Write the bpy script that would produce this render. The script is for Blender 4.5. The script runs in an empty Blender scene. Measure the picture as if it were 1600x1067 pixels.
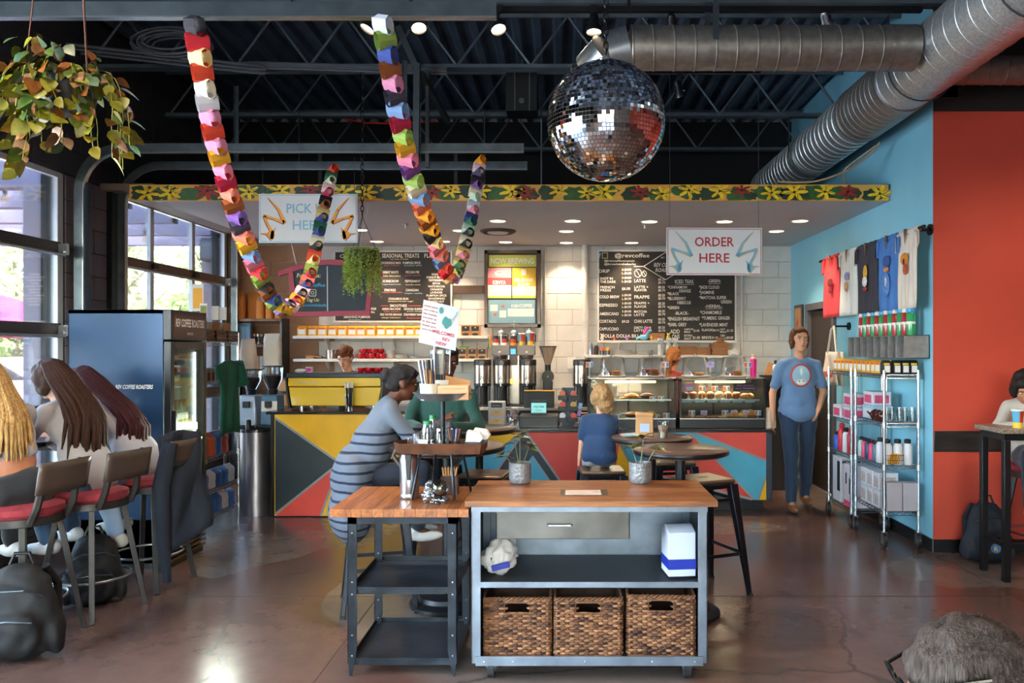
import bpy, math, random, bmesh
from mathutils import Vector, Matrix, noise
random.seed(7)
PI = math.pi
sc = bpy.context.scene
COL = sc.collection
# ---------------------------------------------------------------- camera
F, CX, CY, H = 1244.0, 881.0, 545.0, 1.6      # focal length and vanishing point in a 1600x1067 frame, eye height
cam = bpy.data.objects.new('camera', bpy.data.cameras.new('camera')); COL.objects.link(cam); sc.camera = cam
cam.location = (0, 0, H); cam.rotation_euler = (PI/2, 0, 0)
cam.data.sensor_width = 36; cam.data.lens = 36*F/1600
cam.data.shift_x = (800-CX)/1600; cam.data.shift_y = (CY-533.5)/1600
cam.data.clip_start = .05; cam.data.clip_end = 400
# ---------------------------------------------------------------- world, sun, area lights, exposure
w = bpy.data.worlds.new('sky'); sc.world = w; w.use_nodes = True
nt = w.node_tree; nt.nodes.clear()
sky = nt.nodes.new('ShaderNodeTexSky'); sky.sky_type = 'NISHITA'; sky.sun_disc = False
sky.sun_elevation = math.radians(48); sky.sun_rotation = math.radians(140); sky.air_density = 1.3; sky.dust_density = 2.0
bg = nt.nodes.new('ShaderNodeBackground'); bg.inputs[1].default_value = 2.0
ow = nt.nodes.new('ShaderNodeOutputWorld')
nt.links.new(sky.outputs[0], bg.inputs[0]); nt.links.new(bg.outputs[0], ow.inputs[0])
sun = bpy.data.objects.new('sun', bpy.data.lights.new('sun', 'SUN')); COL.objects.link(sun)
sun.data.energy = 16.0; sun.data.angle = math.radians(1.5); sun.data.color = (1, .95, .88)
sun.rotation_euler = Vector((-.62, .42, -.85)).to_track_quat('-Z', 'Y').to_euler()
def area(name, loc, d, sx, sy, e, col):
    l = bpy.data.lights.new(name, 'AREA'); l.shape = 'RECTANGLE'; l.size = sx; l.size_y = sy; l.energy = e; l.color = col
    o = bpy.data.objects.new(name, l); COL.objects.link(o); o.location = loc
    o.rotation_euler = Vector(d).to_track_quat('-Z', 'Y').to_euler(); return o
# fill lamps added unseen behind and beside the camera, standing in for window daylight
area('rear_window_light', (-.6, -4.3, 1.9), (.0, 1, -.05), 4.2, 2.3, 42, (.80, .90, 1))
area('side_door_light', (-4.35, 1.9, 1.9), (1, .12, -.12), 3.2, 2.4, 250, (.80, .90, 1))
for i, (y0, y1) in enumerate(((3.9, 6.6), (7.3, 9.8))):                       # portals only guide the sky's light through the glass
    p = area('window_portal', (-4.2, (y0+y1)/2, 2.05), (1, 0, 0), 2.0, y1-y0, 1, (1, 1, 1)); p.data.cycles.is_portal = True
    p.rotation_euler = (PI/2, 0, -PI/2)
    p.data.size, p.data.size_y = y1-y0, 2.0
sc.view_settings.view_transform = 'Standard'; sc.view_settings.look = 'None'
sc.view_settings.exposure = 1.12; sc.view_settings.gamma = 1; sc.view_settings.use_curve_mapping = False
sc.cycles.max_bounces = 7; sc.cycles.diffuse_bounces = 4; sc.cycles.glossy_bounces = 4; sc.cycles.transparent_max_bounces = 16
sc.cycles.caustics_reflective = False; sc.cycles.caustics_refractive = False; sc.cycles.sample_clamp_indirect = 6
# ---------------------------------------------------------------- helpers
def P(px, py, Y): return Vector(((px-CX)/F*Y, Y, H-(py-CY)/F*Y))
def X(px, Y): return (px-CX)/F*Y
def Z(py, Y): return H-(py-CY)/F*Y
def R(*d): return Matrix.Rotation(math.radians(d[2]), 3, 'Z') @ Matrix.Rotation(math.radians(d[1]), 3, 'Y') @ Matrix.Rotation(math.radians(d[0]), 3, 'X')
I3 = Matrix.Identity(3)
def lin(c):
    if isinstance(c, str): c = [int(c[i:i+2], 16)/255 for i in (0, 2, 4)]
    return tuple((x/12.92 if x <= .04045 else ((x+.055)/1.055)**2.4) for x in c[:3]) + (1,)
MATS = {}
def mat(name, col, r=.5, m=0, var=.10, sc_=9, bump=0, bs=80, em=0, coat=0, spec=None, tr=0, alpha=1, stretch=None, col2=None, sheen=0):
    if name in MATS: return MATS[name]
    M = bpy.data.materials.new(name); M.use_nodes = True; n = M.node_tree.nodes; L = M.node_tree.links
    b = n['Principled BSDF']; c = lin(col)
    tc = n.new('ShaderNodeTexCoord'); mp = n.new('ShaderNodeMapping'); L.new(tc.outputs['Object'], mp.inputs[0])
    if stretch: mp.inputs['Scale'].default_value = stretch
    ns = n.new('ShaderNodeTexNoise'); ns.inputs['Scale'].default_value = sc_; ns.inputs['Detail'].default_value = 4; L.new(mp.outputs[0], ns.inputs['Vector'])
    cr = n.new('ShaderNodeValToRGB'); L.new(ns.outputs[0], cr.inputs[0])
    c2 = lin(col2) if col2 else tuple(min(1, x*(1+var)) for x in c[:3])+(1,)
    cr.color_ramp.elements[0].position = .3; cr.color_ramp.elements[1].position = .7
    cr.color_ramp.elements[0].color = tuple(x*(1-var) for x in c[:3])+(1,); cr.color_ramp.elements[1].color = c2
    L.new(cr.outputs[0], b.inputs['Base Color'])
    b.inputs['Roughness'].default_value = r; b.inputs['Metallic'].default_value = m
    if spec is not None: b.inputs['Specular IOR Level'].default_value = spec
    if coat: b.inputs['Coat Weight'].default_value = coat; b.inputs['Coat Roughness'].default_value = .1
    if sheen: b.inputs['Sheen Weight'].default_value = sheen
    if tr: b.inputs['Transmission Weight'].default_value = tr
    if alpha < 1: b.inputs['Alpha'].default_value = alpha
    if em: L.new(cr.outputs[0], b.inputs['Emission Color']); b.inputs['Emission Strength'].default_value = em
    if bump:
        n2 = n.new('ShaderNodeTexNoise'); n2.inputs['Scale'].default_value = bs; L.new(mp.outputs[0], n2.inputs['Vector'])
        bp = n.new('ShaderNodeBump'); bp.inputs['Strength'].default_value = bump; bp.inputs['Distance'].default_value = .01
        L.new(n2.outputs[0], bp.inputs['Height']); L.new(bp.outputs[0], b.inputs['Normal'])
    MATS[name] = M; return M
def glass(name, tint='ffffff', refl=.04, rough=.02, dens=.0):
    if name in MATS: return MATS[name]
    M = bpy.data.materials.new(name); M.use_nodes = True; n = M.node_tree.nodes; L = M.node_tree.links; n.clear()
    t = n.new('ShaderNodeBsdfTransparent'); t.inputs[0].default_value = lin(tint)
    g = n.new('ShaderNodeBsdfGlossy'); g.inputs['Roughness'].default_value = rough
    lw = n.new('ShaderNodeLayerWeight'); lw.inputs[0].default_value = .25
    mr = n.new('ShaderNodeMapRange'); mr.inputs['To Min'].default_value = refl; mr.inputs['To Max'].default_value = .75; L.new(lw.outputs['Fresnel'], mr.inputs[0])
    ns = n.new('ShaderNodeTexNoise'); ns.inputs['Scale'].default_value = 30; m2 = n.new('ShaderNodeMath'); m2.operation = 'MULTIPLY_ADD'; m2.inputs[1].default_value = .02; L.new(ns.outputs[0], m2.inputs[0]); m2.inputs[2].default_value = rough; L.new(m2.outputs[0], g.inputs['Roughness'])
    mx = n.new('ShaderNodeMixShader'); L.new(mr.outputs[0], mx.inputs[0]); L.new(t.outputs[0], mx.inputs[1]); L.new(g.outputs[0], mx.inputs[2])
    out = n.new('ShaderNodeOutputMaterial'); last = mx
    if dens:
        d = n.new('ShaderNodeBsdfDiffuse'); d.inputs[0].default_value = lin(tint); m3 = n.new('ShaderNodeMixShader'); m3.inputs[0].default_value = dens
        L.new(mx.outputs[0], m3.inputs[1]); L.new(d.outputs[0], m3.inputs[2]); last = m3
    L.new(last.outputs[0], out.inputs[0]); MATS[name] = M; return M
def tag(o, label=None, cat=None, group=None, kind=None):
    if label: o['label'] = label
    if cat: o['category'] = cat
    if group: o['group'] = group
    if kind: o['kind'] = kind
    return o
def thing(name, label=None, cat=None, loc=(0, 0, 0), rz=0, group=None, kind=None):
    o = bpy.data.objects.new(name, None); COL.objects.link(o); o.location = loc; o.rotation_euler = (0, 0, math.radians(rz)); o.empty_display_size = .1
    return tag(o, label, cat, group, kind)
_TX = {}
TMP = bpy.data.scenes.new('tmp')
def bake(o):
    """the evaluated mesh of o, worked out in an otherwise empty scene to stay quick"""
    TMP.collection.objects.link(o); vl = TMP.view_layers[0]; vl.update()
    return bpy.data.meshes.new_from_object(o.evaluated_get(vl.depsgraph))
def textgeo(s, bold):
    k = (s, bold)
    if k not in _TX:
        cu = bpy.data.curves.new('t', 'FONT'); cu.body = s; cu.resolution_u = 2; cu.offset = bold; cu.align_x = 'LEFT'
        o = bpy.data.objects.new('t', cu); me = bake(o)
        _TX[k] = ([tuple(v.co) for v in me.vertices], [tuple(p.vertices) for p in me.polygons])
        bpy.data.objects.remove(o); bpy.data.curves.remove(cu); bpy.data.meshes.remove(me)
    return _TX[k]
class B:
    def __init__(s): s.v = []; s.f = []; s.m = []; s.k = 0; s.T = None
    def add(s, vs, fs):
        b = len(s.v)
        if s.T is None: s.v += [tuple(v) for v in vs]
        else: s.v += [tuple(s.T @ Vector(v)) for v in vs]
        s.f += [tuple(b+i for i in f) for f in fs]; s.m += [s.k]*len(fs); return s
    def box(s, c, d, r=None):
        c = Vector(c); vs = []
        for i in range(8):
            v = Vector(((i & 1)-.5, ((i >> 1) & 1)-.5, ((i >> 2) & 1)-.5)); v = Vector((v.x*d[0], v.y*d[1], v.z*d[2]))
            vs.append(c+(r @ v if r else v))
        return s.add(vs, [(0, 2, 3, 1), (4, 5, 7, 6), (0, 1, 5, 4), (2, 6, 7, 3), (0, 4, 6, 2), (1, 3, 7, 5)])
    def bx(s, x0, x1, y0, y1, z0, z1): return s.box(((x0+x1)/2, (y0+y1)/2, (z0+z1)/2), (x1-x0, y1-y0, z1-z0))
    def bar(s, a, b, w, h):
        a = Vector(a); b = Vector(b); d = b-a; q = d.to_track_quat('Z', 'Y').to_matrix()
        return s.box((a+b)/2, (w, h, d.length), q)
    def tube(s, pts, r, n=8, closed=False, cap=True):
        pts = [Vector(p) for p in pts]; N = len(pts); vs = []; fs = []
        up = None
        for i, p in enumerate(pts):
            a = pts[(i-1) % N] if (i > 0 or closed) else p; b = pts[(i+1) % N] if (i < N-1 or closed) else p
            t = (b-a).normalized()
            if up is None: up = t.orthogonal().normalized()
            up = (up-t*up.dot(t)); up = up.normalized() if up.length > 1e-6 else t.orthogonal().normalized()
            sd = t.cross(up); rr = r[i] if isinstance(r, (list, tuple)) else r
            for k in range(n):
                an = 2*PI*k/n; vs.append(p+up*(math.cos(an)*rr)+sd*(math.sin(an)*rr))
        for i in range(N if closed else N-1):
            for k in range(n):
                j = (i+1) % N; fs.append((i*n+k, j*n+k, j*n+(k+1) % n, i*n+(k+1) % n))
        if cap and not closed: fs += [tuple(range(n)), tuple((N-1)*n+k for k in reversed(range(n)))]
        return s.add(vs, fs)
    def cyl(s, a, b, r, r2=None, n=16): return s.tube([a, b], [r, r if r2 is None else r2], n)
    def lathe(s, prof, c=(0, 0, 0), n=24, rot=None, sx=1, sy=1):
        c = Vector(c); vs = []; fs = []; N = len(prof)
        for r_, z in prof:
            for k in range(n):
                an = 2*PI*k/n; v = Vector((math.cos(an)*r_*sx, math.sin(an)*r_*sy, z)); vs.append(c+(rot @ v if rot else v))
        for i in range(N-1):
            for k in range(n): fs.append((i*n+k, i*n+(k+1) % n, (i+1)*n+(k+1) % n, (i+1)*n+k))
        if prof[0][0] > 1e-5: fs.append(tuple(reversed(range(n))))
        if prof[-1][0] > 1e-5: fs.append(tuple((N-1)*n+k for k in range(n)))
        return s.add(vs, fs)
    def ell(s, c, r, n=16, m=10, rot=None):
        r = (r, r, r) if not isinstance(r, (tuple, list)) else r
        c = Vector(c); vs = [c+(rot @ Vector((0, 0, -r[2])) if rot else Vector((0, 0, -r[2])))]; fs = []
        for j in range(1, m):
            ph = -PI/2+PI*j/m
            for k in range(n):
                an = 2*PI*k/n; v = Vector((math.cos(ph)*math.cos(an)*r[0], math.cos(ph)*math.sin(an)*r[1], math.sin(ph)*r[2])); vs.append(c+(rot @ v if rot else v))
        vs.append(c+(rot @ Vector((0, 0, r[2])) if rot else Vector((0, 0, r[2])))); t = len(vs)-1
        for k in range(n):
            fs.append((0, 1+(k+1) % n, 1+k)); fs.append((t, 1+(m-2)*n+k, 1+(m-2)*n+(k+1) % n))
            for j in range(m-2): fs.append((1+j*n+k, 1+j*n+(k+1) % n, 1+(j+1)*n+(k+1) % n, 1+(j+1)*n+k))
        return s.add(vs, fs)
    def prism(s, pts, o, u, v, d):
        """polygon pts in plane (o,u,v) extruded by vector d"""
        o = Vector(o); u = Vector(u); v = Vector(v); d = Vector(d); n = len(pts)
        a = [o+u*p[0]+v*p[1] for p in pts]; vs = a+[p+d for p in a]
        fs = [tuple(range(n)), tuple(reversed(range(n, 2*n)))]+[(i, n+i, n+(i+1) % n, (i+1) % n) for i in range(n)]
        return s.add(vs, fs)
    def poly(s, pts): return s.add(pts, [tuple(range(len(pts)))])
    def grid(s, fn, nu, nv):
        vs = [fn(i/nu, j/nv) for j in range(nv+1) for i in range(nu+1)]
        return s.add(vs, [(j*(nu+1)+i, j*(nu+1)+i+1, (j+1)*(nu+1)+i+1, (j+1)*(nu+1)+i) for j in range(nv) for i in range(nu)])
    def text(s, t, o, size, u=(1, 0, 0), v=(0, 0, 1), bold=.0, xs=1, align='C', width=None, slant=0):
        """size = cap height; o = baseline point"""
        vs, fs = textgeo(t, bold)
        if not vs: return s
        x0 = min(a[0] for a in vs); x1 = max(a[0] for a in vs); k = size/.73; u = Vector(u); v = Vector(v); o = Vector(o)
        kx = (width/(x1-x0)) if width else k*xs
        off = {'C': (x0+x1)/2, 'L': x0, 'R': x1}[align]
        return s.add([o+u*((a[0]-off)*kx+slant*a[1]*k)+v*(a[1]*k) for a in vs], fs)
    def build(s, name, mats, parent=None, bev=0, ang=38, loc=None, flat=False, seg=2):
        me = bpy.data.meshes.new(name); me.from_pydata(s.v, [], s.f)
        mats = mats if isinstance(mats, (list, tuple)) else [mats]
        for m_ in mats: me.materials.append(m_)
        if len(mats) > 1: me.polygons.foreach_set('material_index', s.m)
        if not flat:
            me.polygons.foreach_set('use_smooth', [True]*len(me.polygons)); me.set_sharp_from_angle(angle=math.radians(ang))
        me.update(); o = bpy.data.objects.new(name, me); COL.objects.link(o)
        if parent: o.parent = parent
        if loc: o.location = loc
        if bev:
            b = o.modifiers.new('b', 'BEVEL'); b.width = bev; b.segments = seg; b.limit_method = 'ANGLE'; b.angle_limit = math.radians(40)
        return o
CH = {}
def kids(o): return [c for c in COL.objects if c.parent == o]
def proto(root):
    """remember a thing's parts so that copying it is quick"""
    L = []
    allo = list(COL.objects)
    for c in allo:
        if c.parent == root: L.append((c, [g for g in allo if g.parent == c]))
    CH[root.name] = L; return root
def dup(root, loc, rz=None, label=None, group=None, scale=None):
    r = root.copy(); COL.objects.link(r); r.location = loc
    if rz is not None: r.rotation_euler = (0, 0, math.radians(rz))
    if scale: r.scale = scale if not isinstance(scale, (int, float)) else (scale,)*3
    if label: r['label'] = label
    if group: r['group'] = group
    for c, gs in CH.get(root.name, []):
        k = c.copy(); COL.objects.link(k); k.parent = r
        for g in gs: h = g.copy(); COL.objects.link(h); h.parent = k
    return r
def single(b, name, m, label, cat, loc=(0, 0, 0), rz=0, group=None, bev=0, kind=None, **k):
    o = b.build(name, m, None, bev, **k); o.location = loc; o.rotation_euler = (0, 0, math.radians(rz)); return tag(o, label, cat, group, kind)
ORD = 'first second third fourth fifth sixth seventh eighth ninth tenth eleventh twelfth thirteenth fourteenth fifteenth sixteenth seventeenth eighteenth nineteenth twentieth'.split()
# common materials
black = mat('black_steel', '17191c', .38, .3, .25, 6)
blackpl = mat('black_plastic', '121315', .45, 0, .2, 20)
steel = mat('brushed_steel', 'b9bcc0', .28, 1, .08, 40, stretch=(1, 1, 8))
chrome = mat('chrome_wire', 'c9ccd0', .2, 1, .05, 20)
white = mat('white_paint', 'dcdad6', .5, 0, .04, 10)
greymetal = mat('grey_track_metal', '5d666b', .35, .8, .2, 8)
wood = mat('stained_wood', '5a3018', .4, 0, .35, 6, stretch=(1, 8, 8), coat=.2)
kraft = mat('kraft_paper', 'b98a5c', .8, 0, .12, 10, bump=.2, bs=30)
paperw = mat('white_paper', 'e6e4df', .7, 0, .04, 10)
redm = mat('red_paint', 'b4241f', .45, 0, .1, 8)
# ================================================================ STRUCTURE
XL, XR, YB, YR, ZS, ZC = -4.15, 2.91, 10.2, 6.28, 2.92, 4.5
def floor_mat():
    M = bpy.data.materials.new('stained_concrete'); M.use_nodes = True; n = M.node_tree.nodes; L = M.node_tree.links; b = n['Principled BSDF']
    tc = n.new('ShaderNodeTexCoord')
    a = n.new('ShaderNodeTexNoise'); a.inputs['Scale'].default_value = .38; a.inputs['Detail'].default_value = 1.5; a.inputs['Distortion'].default_value = .6; L.new(tc.outputs['Object'], a.inputs[0])
    r = n.new('ShaderNodeValToRGB'); L.new(a.outputs[0], r.inputs[0]); e = r.color_ramp.elements
    e[0].position = .44; e[0].color = lin('665049'); e[1].position = .62; e[1].color = lin('7a6c64')
    x = e.new(.515); x.color = lin('66493f'); y = e.new(.53); y.color = lin('74665e')
    s = n.new('ShaderNodeTexNoise'); s.inputs['Scale'].default_value = 5; s.inputs['Detail'].default_value = 9; s.inputs['Roughness'].default_value = .7; L.new(tc.outputs['Object'], s.inputs[0])
    r2 = n.new('ShaderNodeValToRGB'); L.new(s.outputs[0], r2.inputs[0]); r2.color_ramp.elements[0].position = .25; r2.color_ramp.elements[0].color = (.68, .68, .68, 1); r2.color_ramp.elements[1].position = .75; r2.color_ramp.elements[1].color = (1.1, 1.08, 1.06, 1)
    mx = n.new('ShaderNodeMix'); mx.data_type = 'RGBA'; mx.blend_type = 'MULTIPLY'; mx.inputs[0].default_value = .9
    L.new(r.outputs[0], mx.inputs[6]); L.new(r2.outputs[0], mx.inputs[7])
    v = n.new('ShaderNodeTexVoronoi'); v.feature = 'DISTANCE_TO_EDGE'; v.inputs['Scale'].default_value = .42; L.new(tc.outputs['Object'], v.inputs[0])
    nd = n.new('ShaderNodeTexNoise'); nd.inputs['Scale'].default_value = 1.7; nd.inputs['Detail'].default_value = 6; L.new(tc.outputs['Object'], nd.inputs[0])
    va = n.new('ShaderNodeVectorMath'); va.operation = 'MULTIPLY_ADD'; va.inputs[1].default_value = (.5, .5, .5); L.new(nd.outputs[1], va.inputs[0]); L.new(tc.outputs['Object'], va.inputs[2]); L.new(va.outputs[0], v.inputs[0])
    r3 = n.new('ShaderNodeValToRGB'); L.new(v.outputs[0], r3.inputs[0]); r3.color_ramp.elements[0].color = (.35, .33, .32, 1); r3.color_ramp.elements[1].position = .006; r3.color_ramp.elements[1].color = (1, 1, 1, 1)
    m2 = n.new('ShaderNodeMix'); m2.data_type = 'RGBA'; m2.blend_type = 'MULTIPLY'; m2.inputs[0].default_value = .8; L.new(mx.outputs[2], m2.inputs[6]); L.new(r3.outputs[0], m2.inputs[7])
    L.new(m2.outputs[2], b.inputs['Base Color'])
    mr = n.new('ShaderNodeMapRange'); mr.inputs['To Min'].default_value = .16; mr.inputs['To Max'].default_value = .32; L.new(s.outputs[0], mr.inputs[0]); L.new(mr.outputs[0], b.inputs['Roughness'])
    b.inputs['Specular IOR Level'].default_value = .6
    bp = n.new('ShaderNodeBump'); bp.inputs['Strength'].default_value = .04; bp.inputs['Distance'].default_value = .01; L.new(s.outputs[0], bp.inputs['Height']); L.new(bp.outputs[0], b.inputs['Normal'])
    return M
def struct(b, name, m, parent=None, **k):
    o = b.build(name, m, parent, **k)
    if not parent: o['kind'] = 'structure'
    return o
b = B(); b.bx(XL-.2, 8, -4.6, YB+.2, -.15, 0); floor = struct(b, 'floor', floor_mat())
joint = mat('saw_cut', '3a2a22', .7)
for (x0, y0, x1, y1) in ((XL, 5.15, 8, 5.15), (XR, 3.0, XR, 6.2), (-1.2, 3.0, -1.2, 7.4)):
    b = B(); b.box(((x0+x1)/2, (y0+y1)/2, .0005), (max(.006, abs(x1-x0)), max(.006, abs(y1-y0)), .001)); b.build('saw_cut_joint', joint, floor)
# ceiling deck: corrugated metal running away from the camera
deckm = mat('navy_roof_deck', '58687c', .55, .2, .3, 3)
b = B(); x = XL-.3; pts = []
while x < 8.2:
    pts += [(x, ZC), (x+.06, ZC), (x+.085, ZC+.05), (x+.165, ZC+.05)]; x += .19
pts.append((8.3, ZC)); n_ = len(pts)
b.add([(p[0], y, p[1]) for y in (-4.6, YB+.2) for p in pts], [(i, i+1, n_+i+1, n_+i) for i in range(n_-1)])
b.bx(XL-.3, 8.3, -4.6, YB+.2, ZC+.06, ZC+.12); struct(b, 'ceiling', deckm, flat=True)
# open-web joists
joistm = mat('painted_joist_steel', '59656e', .45, .3, .25, 5)
def vbar(): pass
for jy in (1.8, 3.05, 4.33, 5.6, 6.87, 8.29, 9.7):
    j = thing('trim_joist', kind='structure', loc=(0, jy, 0)); zb = 4.01
    for s_ in (-1, 1):
        b = B(); b.bx(XL, 8, s_*.03-.022, s_*.03+.022, zb, zb+.006); b.bx(XL, 8, s_*.008-.003, s_*.008+.003, zb, zb+.045); b.build('bottom_chord', joistm, j)
    b = B(); b.bx(XL, 8, -.05, .05, ZC-.008, ZC-.002); b.bx(XL, 8, -.012, .012, ZC-.045, ZC-.002); b.build('top_chord', joistm, j)
    m1 = B().cyl((0, 0, zb+.03), (.318, 0, ZC-.03), .012, n=6).build('web_bar', joistm, j); m2 = B().cyl((0, 0, ZC-.03), (.318, 0, zb+.03), .012, n=6).build('web_bar', joistm, j)
    m1.location.x = XL+.05; m2.location.x = XL+.05+.318; k = 2
    while XL+.05+k*.318 < (4.2 if jy > 4 else 2):
        o = (m1 if k % 2 == 0 else m2).copy(); COL.objects.link(o); o.location.x = XL+.05+k*.318; k += 1
# ---- CMU walls: each block its own part
def blockmesh(name, w_, h_, m):
    b = B(); c = .003; d = .009
    b.add([(0, 0, 0), (w_, 0, 0), (w_, 0, h_), (0, 0, h_), (0, -d+c, 0), (w_, -d+c, 0), (w_, -d+c, h_), (0, -d+c, h_), (c, -d, c), (w_-c, -d, c), (w_-c, -d, h_-c), (c, -d, h_-c)],
          [(0, 1, 5, 4), (1, 2, 6, 5), (2, 3, 7, 6), (3, 0, 4, 7), (4, 5, 9, 8), (5, 6, 10, 9), (6, 7, 11, 10), (7, 4, 8, 11), (8, 9, 10, 11)])
    o = b.build(name, m, flat=True); me = o.data; bpy.data.objects.remove(o); return me
def cmu(name, h, bump=.25): return mat(name, h, .75, 0, .06, 6, bump=bump, bs=45)
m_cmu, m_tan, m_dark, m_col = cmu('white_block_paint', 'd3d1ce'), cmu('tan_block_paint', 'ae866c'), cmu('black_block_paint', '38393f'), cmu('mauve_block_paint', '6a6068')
BW, BH, G = .4, .1975, .006
_bm = {}
def lay(parent, xs, zs, place, mfn, rot=None):
    """running-bond blocks between xs and zs; place(u,z)->location"""
    u0, u1 = xs; z0, z1 = zs; r = 0; z = z0
    while z < z1-.03:
        h_ = min(BH, z1-z-.002); u = u0-(.203 if r % 2 else 0)
        while u < u1-.02:
            a = max(u, u0); e = min(u+BW, u1)
            if e-a > .03:
                m = mfn((a+e)/2, z); key = (round(e-a, 3), round(h_, 3), m.name)
                if key not in _bm: _bm[key] = blockmesh('block', e-a, h_, m)
                o = bpy.data.objects.new('block', _bm[key]); COL.objects.link(o); o.parent = parent; o.location = place(a, z)
                if rot: o.rotation_euler = (0, 0, rot)
            u += BW+G
        z += BH+G; r += 1
b = B(); b.bx(XL-.2, 3.2, YB+.0, YB+.25, 0, 4.7); wb = struct(b, 'wall_back', mat('mortar_paint', 'b9b4b0', .85, 0, .1, 12))
B().bx(XL, XR, YB-.02, YB-.004, 3.04, 4.5).build('upper_wall_paint', mat('black_upper_paint', '17181b', .8), wb)
lay(wb, (XL, XR), (.886, ZS), lambda u, z: (u, YB, z), lambda u, z: m_tan if u < -3.05 else m_cmu)  # tan blocks at the window end: warm lamp light put into the block colour
# left wall
b = B(); b.bx(XL-.2, XL, 6.62, 7.3, 0, 3.06); b.bx(XL-.2, XL, 9.84, YB, 0, 3.06); b.bx(XL-.2, XL, -4.6, YB, 3.06, 4.7); b.bx(XL-.2, XL, -4.6, .4, 0, 3.06)
b.bx(XL-.2, XL, 3.5, 3.94, 0, 3.06); wl = struct(b, 'wall_left', mat('dark_mortar', '1c1d21', .85, 0, .1, 12))
lay(wl, (6.62, 7.3), (0, 3.05), lambda u, z: (XL, u, z), lambda u, z: m_col, PI/2)
lay(wl, (5.4, YB), (3.07, 4.49), lambda u, z: (XL, u, z), lambda u, z: m_dark, PI/2)
lay(wl, (9.85, YB), (0, 3.05), lambda u, z: (XL, u, z), lambda u, z: m_tan, PI/2)
# near the back corner the header beam drops over the second window
hb = mat('grey_brown_beam', '75665c', .6, 0, .2, 6)
b = B(); b.bx(XL-.02, -3.67, 7.12, YB-.02, 3.02, 3.08); b.bx(-3.70, -3.665, 7.12, YB-.02, 2.93, 3.05); struct(b, 'trim_header', hb, bev=.004)
# blue wall with a doorway, red wall to its right
blue = mat('sky_blue_wall_paint', '8accE4', .5, 0, .05, 2, bump=.05, bs=120)
red = mat('brick_red_wall_paint', 'c44734', .6, 0, .06, 2, bump=.06, bs=120)
b = B(); b.bx(XR, XR+.2, YR, 8.56, 0, 4.7); b.bx(XR, XR+.2, 9.46, YB, 0, 4.7); b.bx(XR, XR+.2, 8.56, 9.46, 2.05, 4.7); struct(b, 'wall_right', blue)
b = B(); b.bx(XR+.001, 8.1, YR-.008, YR-.001, 0, 3.47); b.bx(XR+.2, 8.1, YR+.2, YR+.3, 3.4, 3.47); wr = struct(b, 'wall_far_right', red)
b = B(); b.bx(XR+.003, 8.1, YR-.02, YR-.008, .79, .955); b.build('wood_band', mat('blackened_wood', '2b2523', .35, 0, .5, 5, stretch=(1, 6, 6), coat=.3), wr, bev=.003)
b = B(); b.bx(XR+.003, 8.1, YR-.02, YR+.2, 3.47, 3.58); b.bx(XR+.003, 8.1, YR, YR+.25, 3.58, 4.7); b.build('dark_header', mat('black_header_paint', '211d1c', .6), wr)
basem = mat('black_baseboard', '151517', .4)
b = B(); b.bx(XR+.001, 8.1, YR-.02, YR-.006, 0, .1); struct(b, 'baseboard_right', basem)
b = B(); b.bx(XR-.014, XR, YR, 8.5, 0, .1); struct(b, 'baseboard_blue', basem)
# doorway in the blue wall
d = thing('door_1', kind='structure'); dm = mat('grey_door_frame', '5c5a5d', .5)
b = B(); b.bx(XR-.03, XR+.22, 8.5, 8.58, 0, 2.05); b.bx(XR-.03, XR+.22, 9.44, 9.52, 0, 2.05); b.bx(XR-.03, XR+.22, 8.5, 9.52, 2.05, 2.13); b.build('door_frame', dm, d, bev=.004)
b = B(); b.bx(XR+.02, XR+.065, 8.585, 9.43, .01, 2.04); b.build('door_leaf', mat('dark_brown_door', '352a25', .5, 0, .15, 4), d)
d['label'] = 'dark brown door in a grey frame in the blue wall'
# soffit over the counter and its painted fascia
sofm = mat('soffit_paint', 'c3bfc0', .6, 0, .04, 1.5, bump=.03, bs=40)
YS = 7.1
b = B(); b.bx(-3.66, XR, YS, YB, ZS, 3.02); struct(b, 'ceiling_soffit', sofm)
fas = mat('ochre_painted_board', 'd79a35', .45, 0, .12, 3, coat=.3, col2='e6b050')
b = B(); b.bx(-3.86, 2.885, YS-.025, YS, ZS-.005, 3.06); fo = struct(b, 'trim_fascia', fas, bev=.002)
random.seed(11)
gr, ye, rd, bk, dg = [mat(n_, c_, .45, 0, .25, 14) for n_, c_ in (('fascia_leaf_green', '2f5a2c'), ('fascia_flower_yellow', 'f0c418'), ('fascia_flower_red', '9c1f1a'), ('fascia_ink', '14100c'), ('fascia_dark_green', '1d3b25'))]
x = -3.74; k = 0; gb, fb = B(), B(); gb_m = [gr, ye, rd, bk, dg]
def blob(b, cx, cz, rx, rz, y, lobes=0, n=18, ph=0, amp=.35):
    pts = []
    for i in range(n):
        a = 2*PI*i/n; r_ = 1+(amp*math.cos(lobes*a+ph) if lobes else random.uniform(-.25, .25))
        pts.append((cx+math.cos(a)*rx*r_, y, max(ZS, min(3.055, cz+math.sin(a)*rz*r_))))
    b.add([(cx, y, max(ZS+.002, min(3.05, cz)))]+pts, [(0, i+1, (i+1) % n+1) for i in range(n)])
zc = (ZS+3.06)/2
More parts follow.
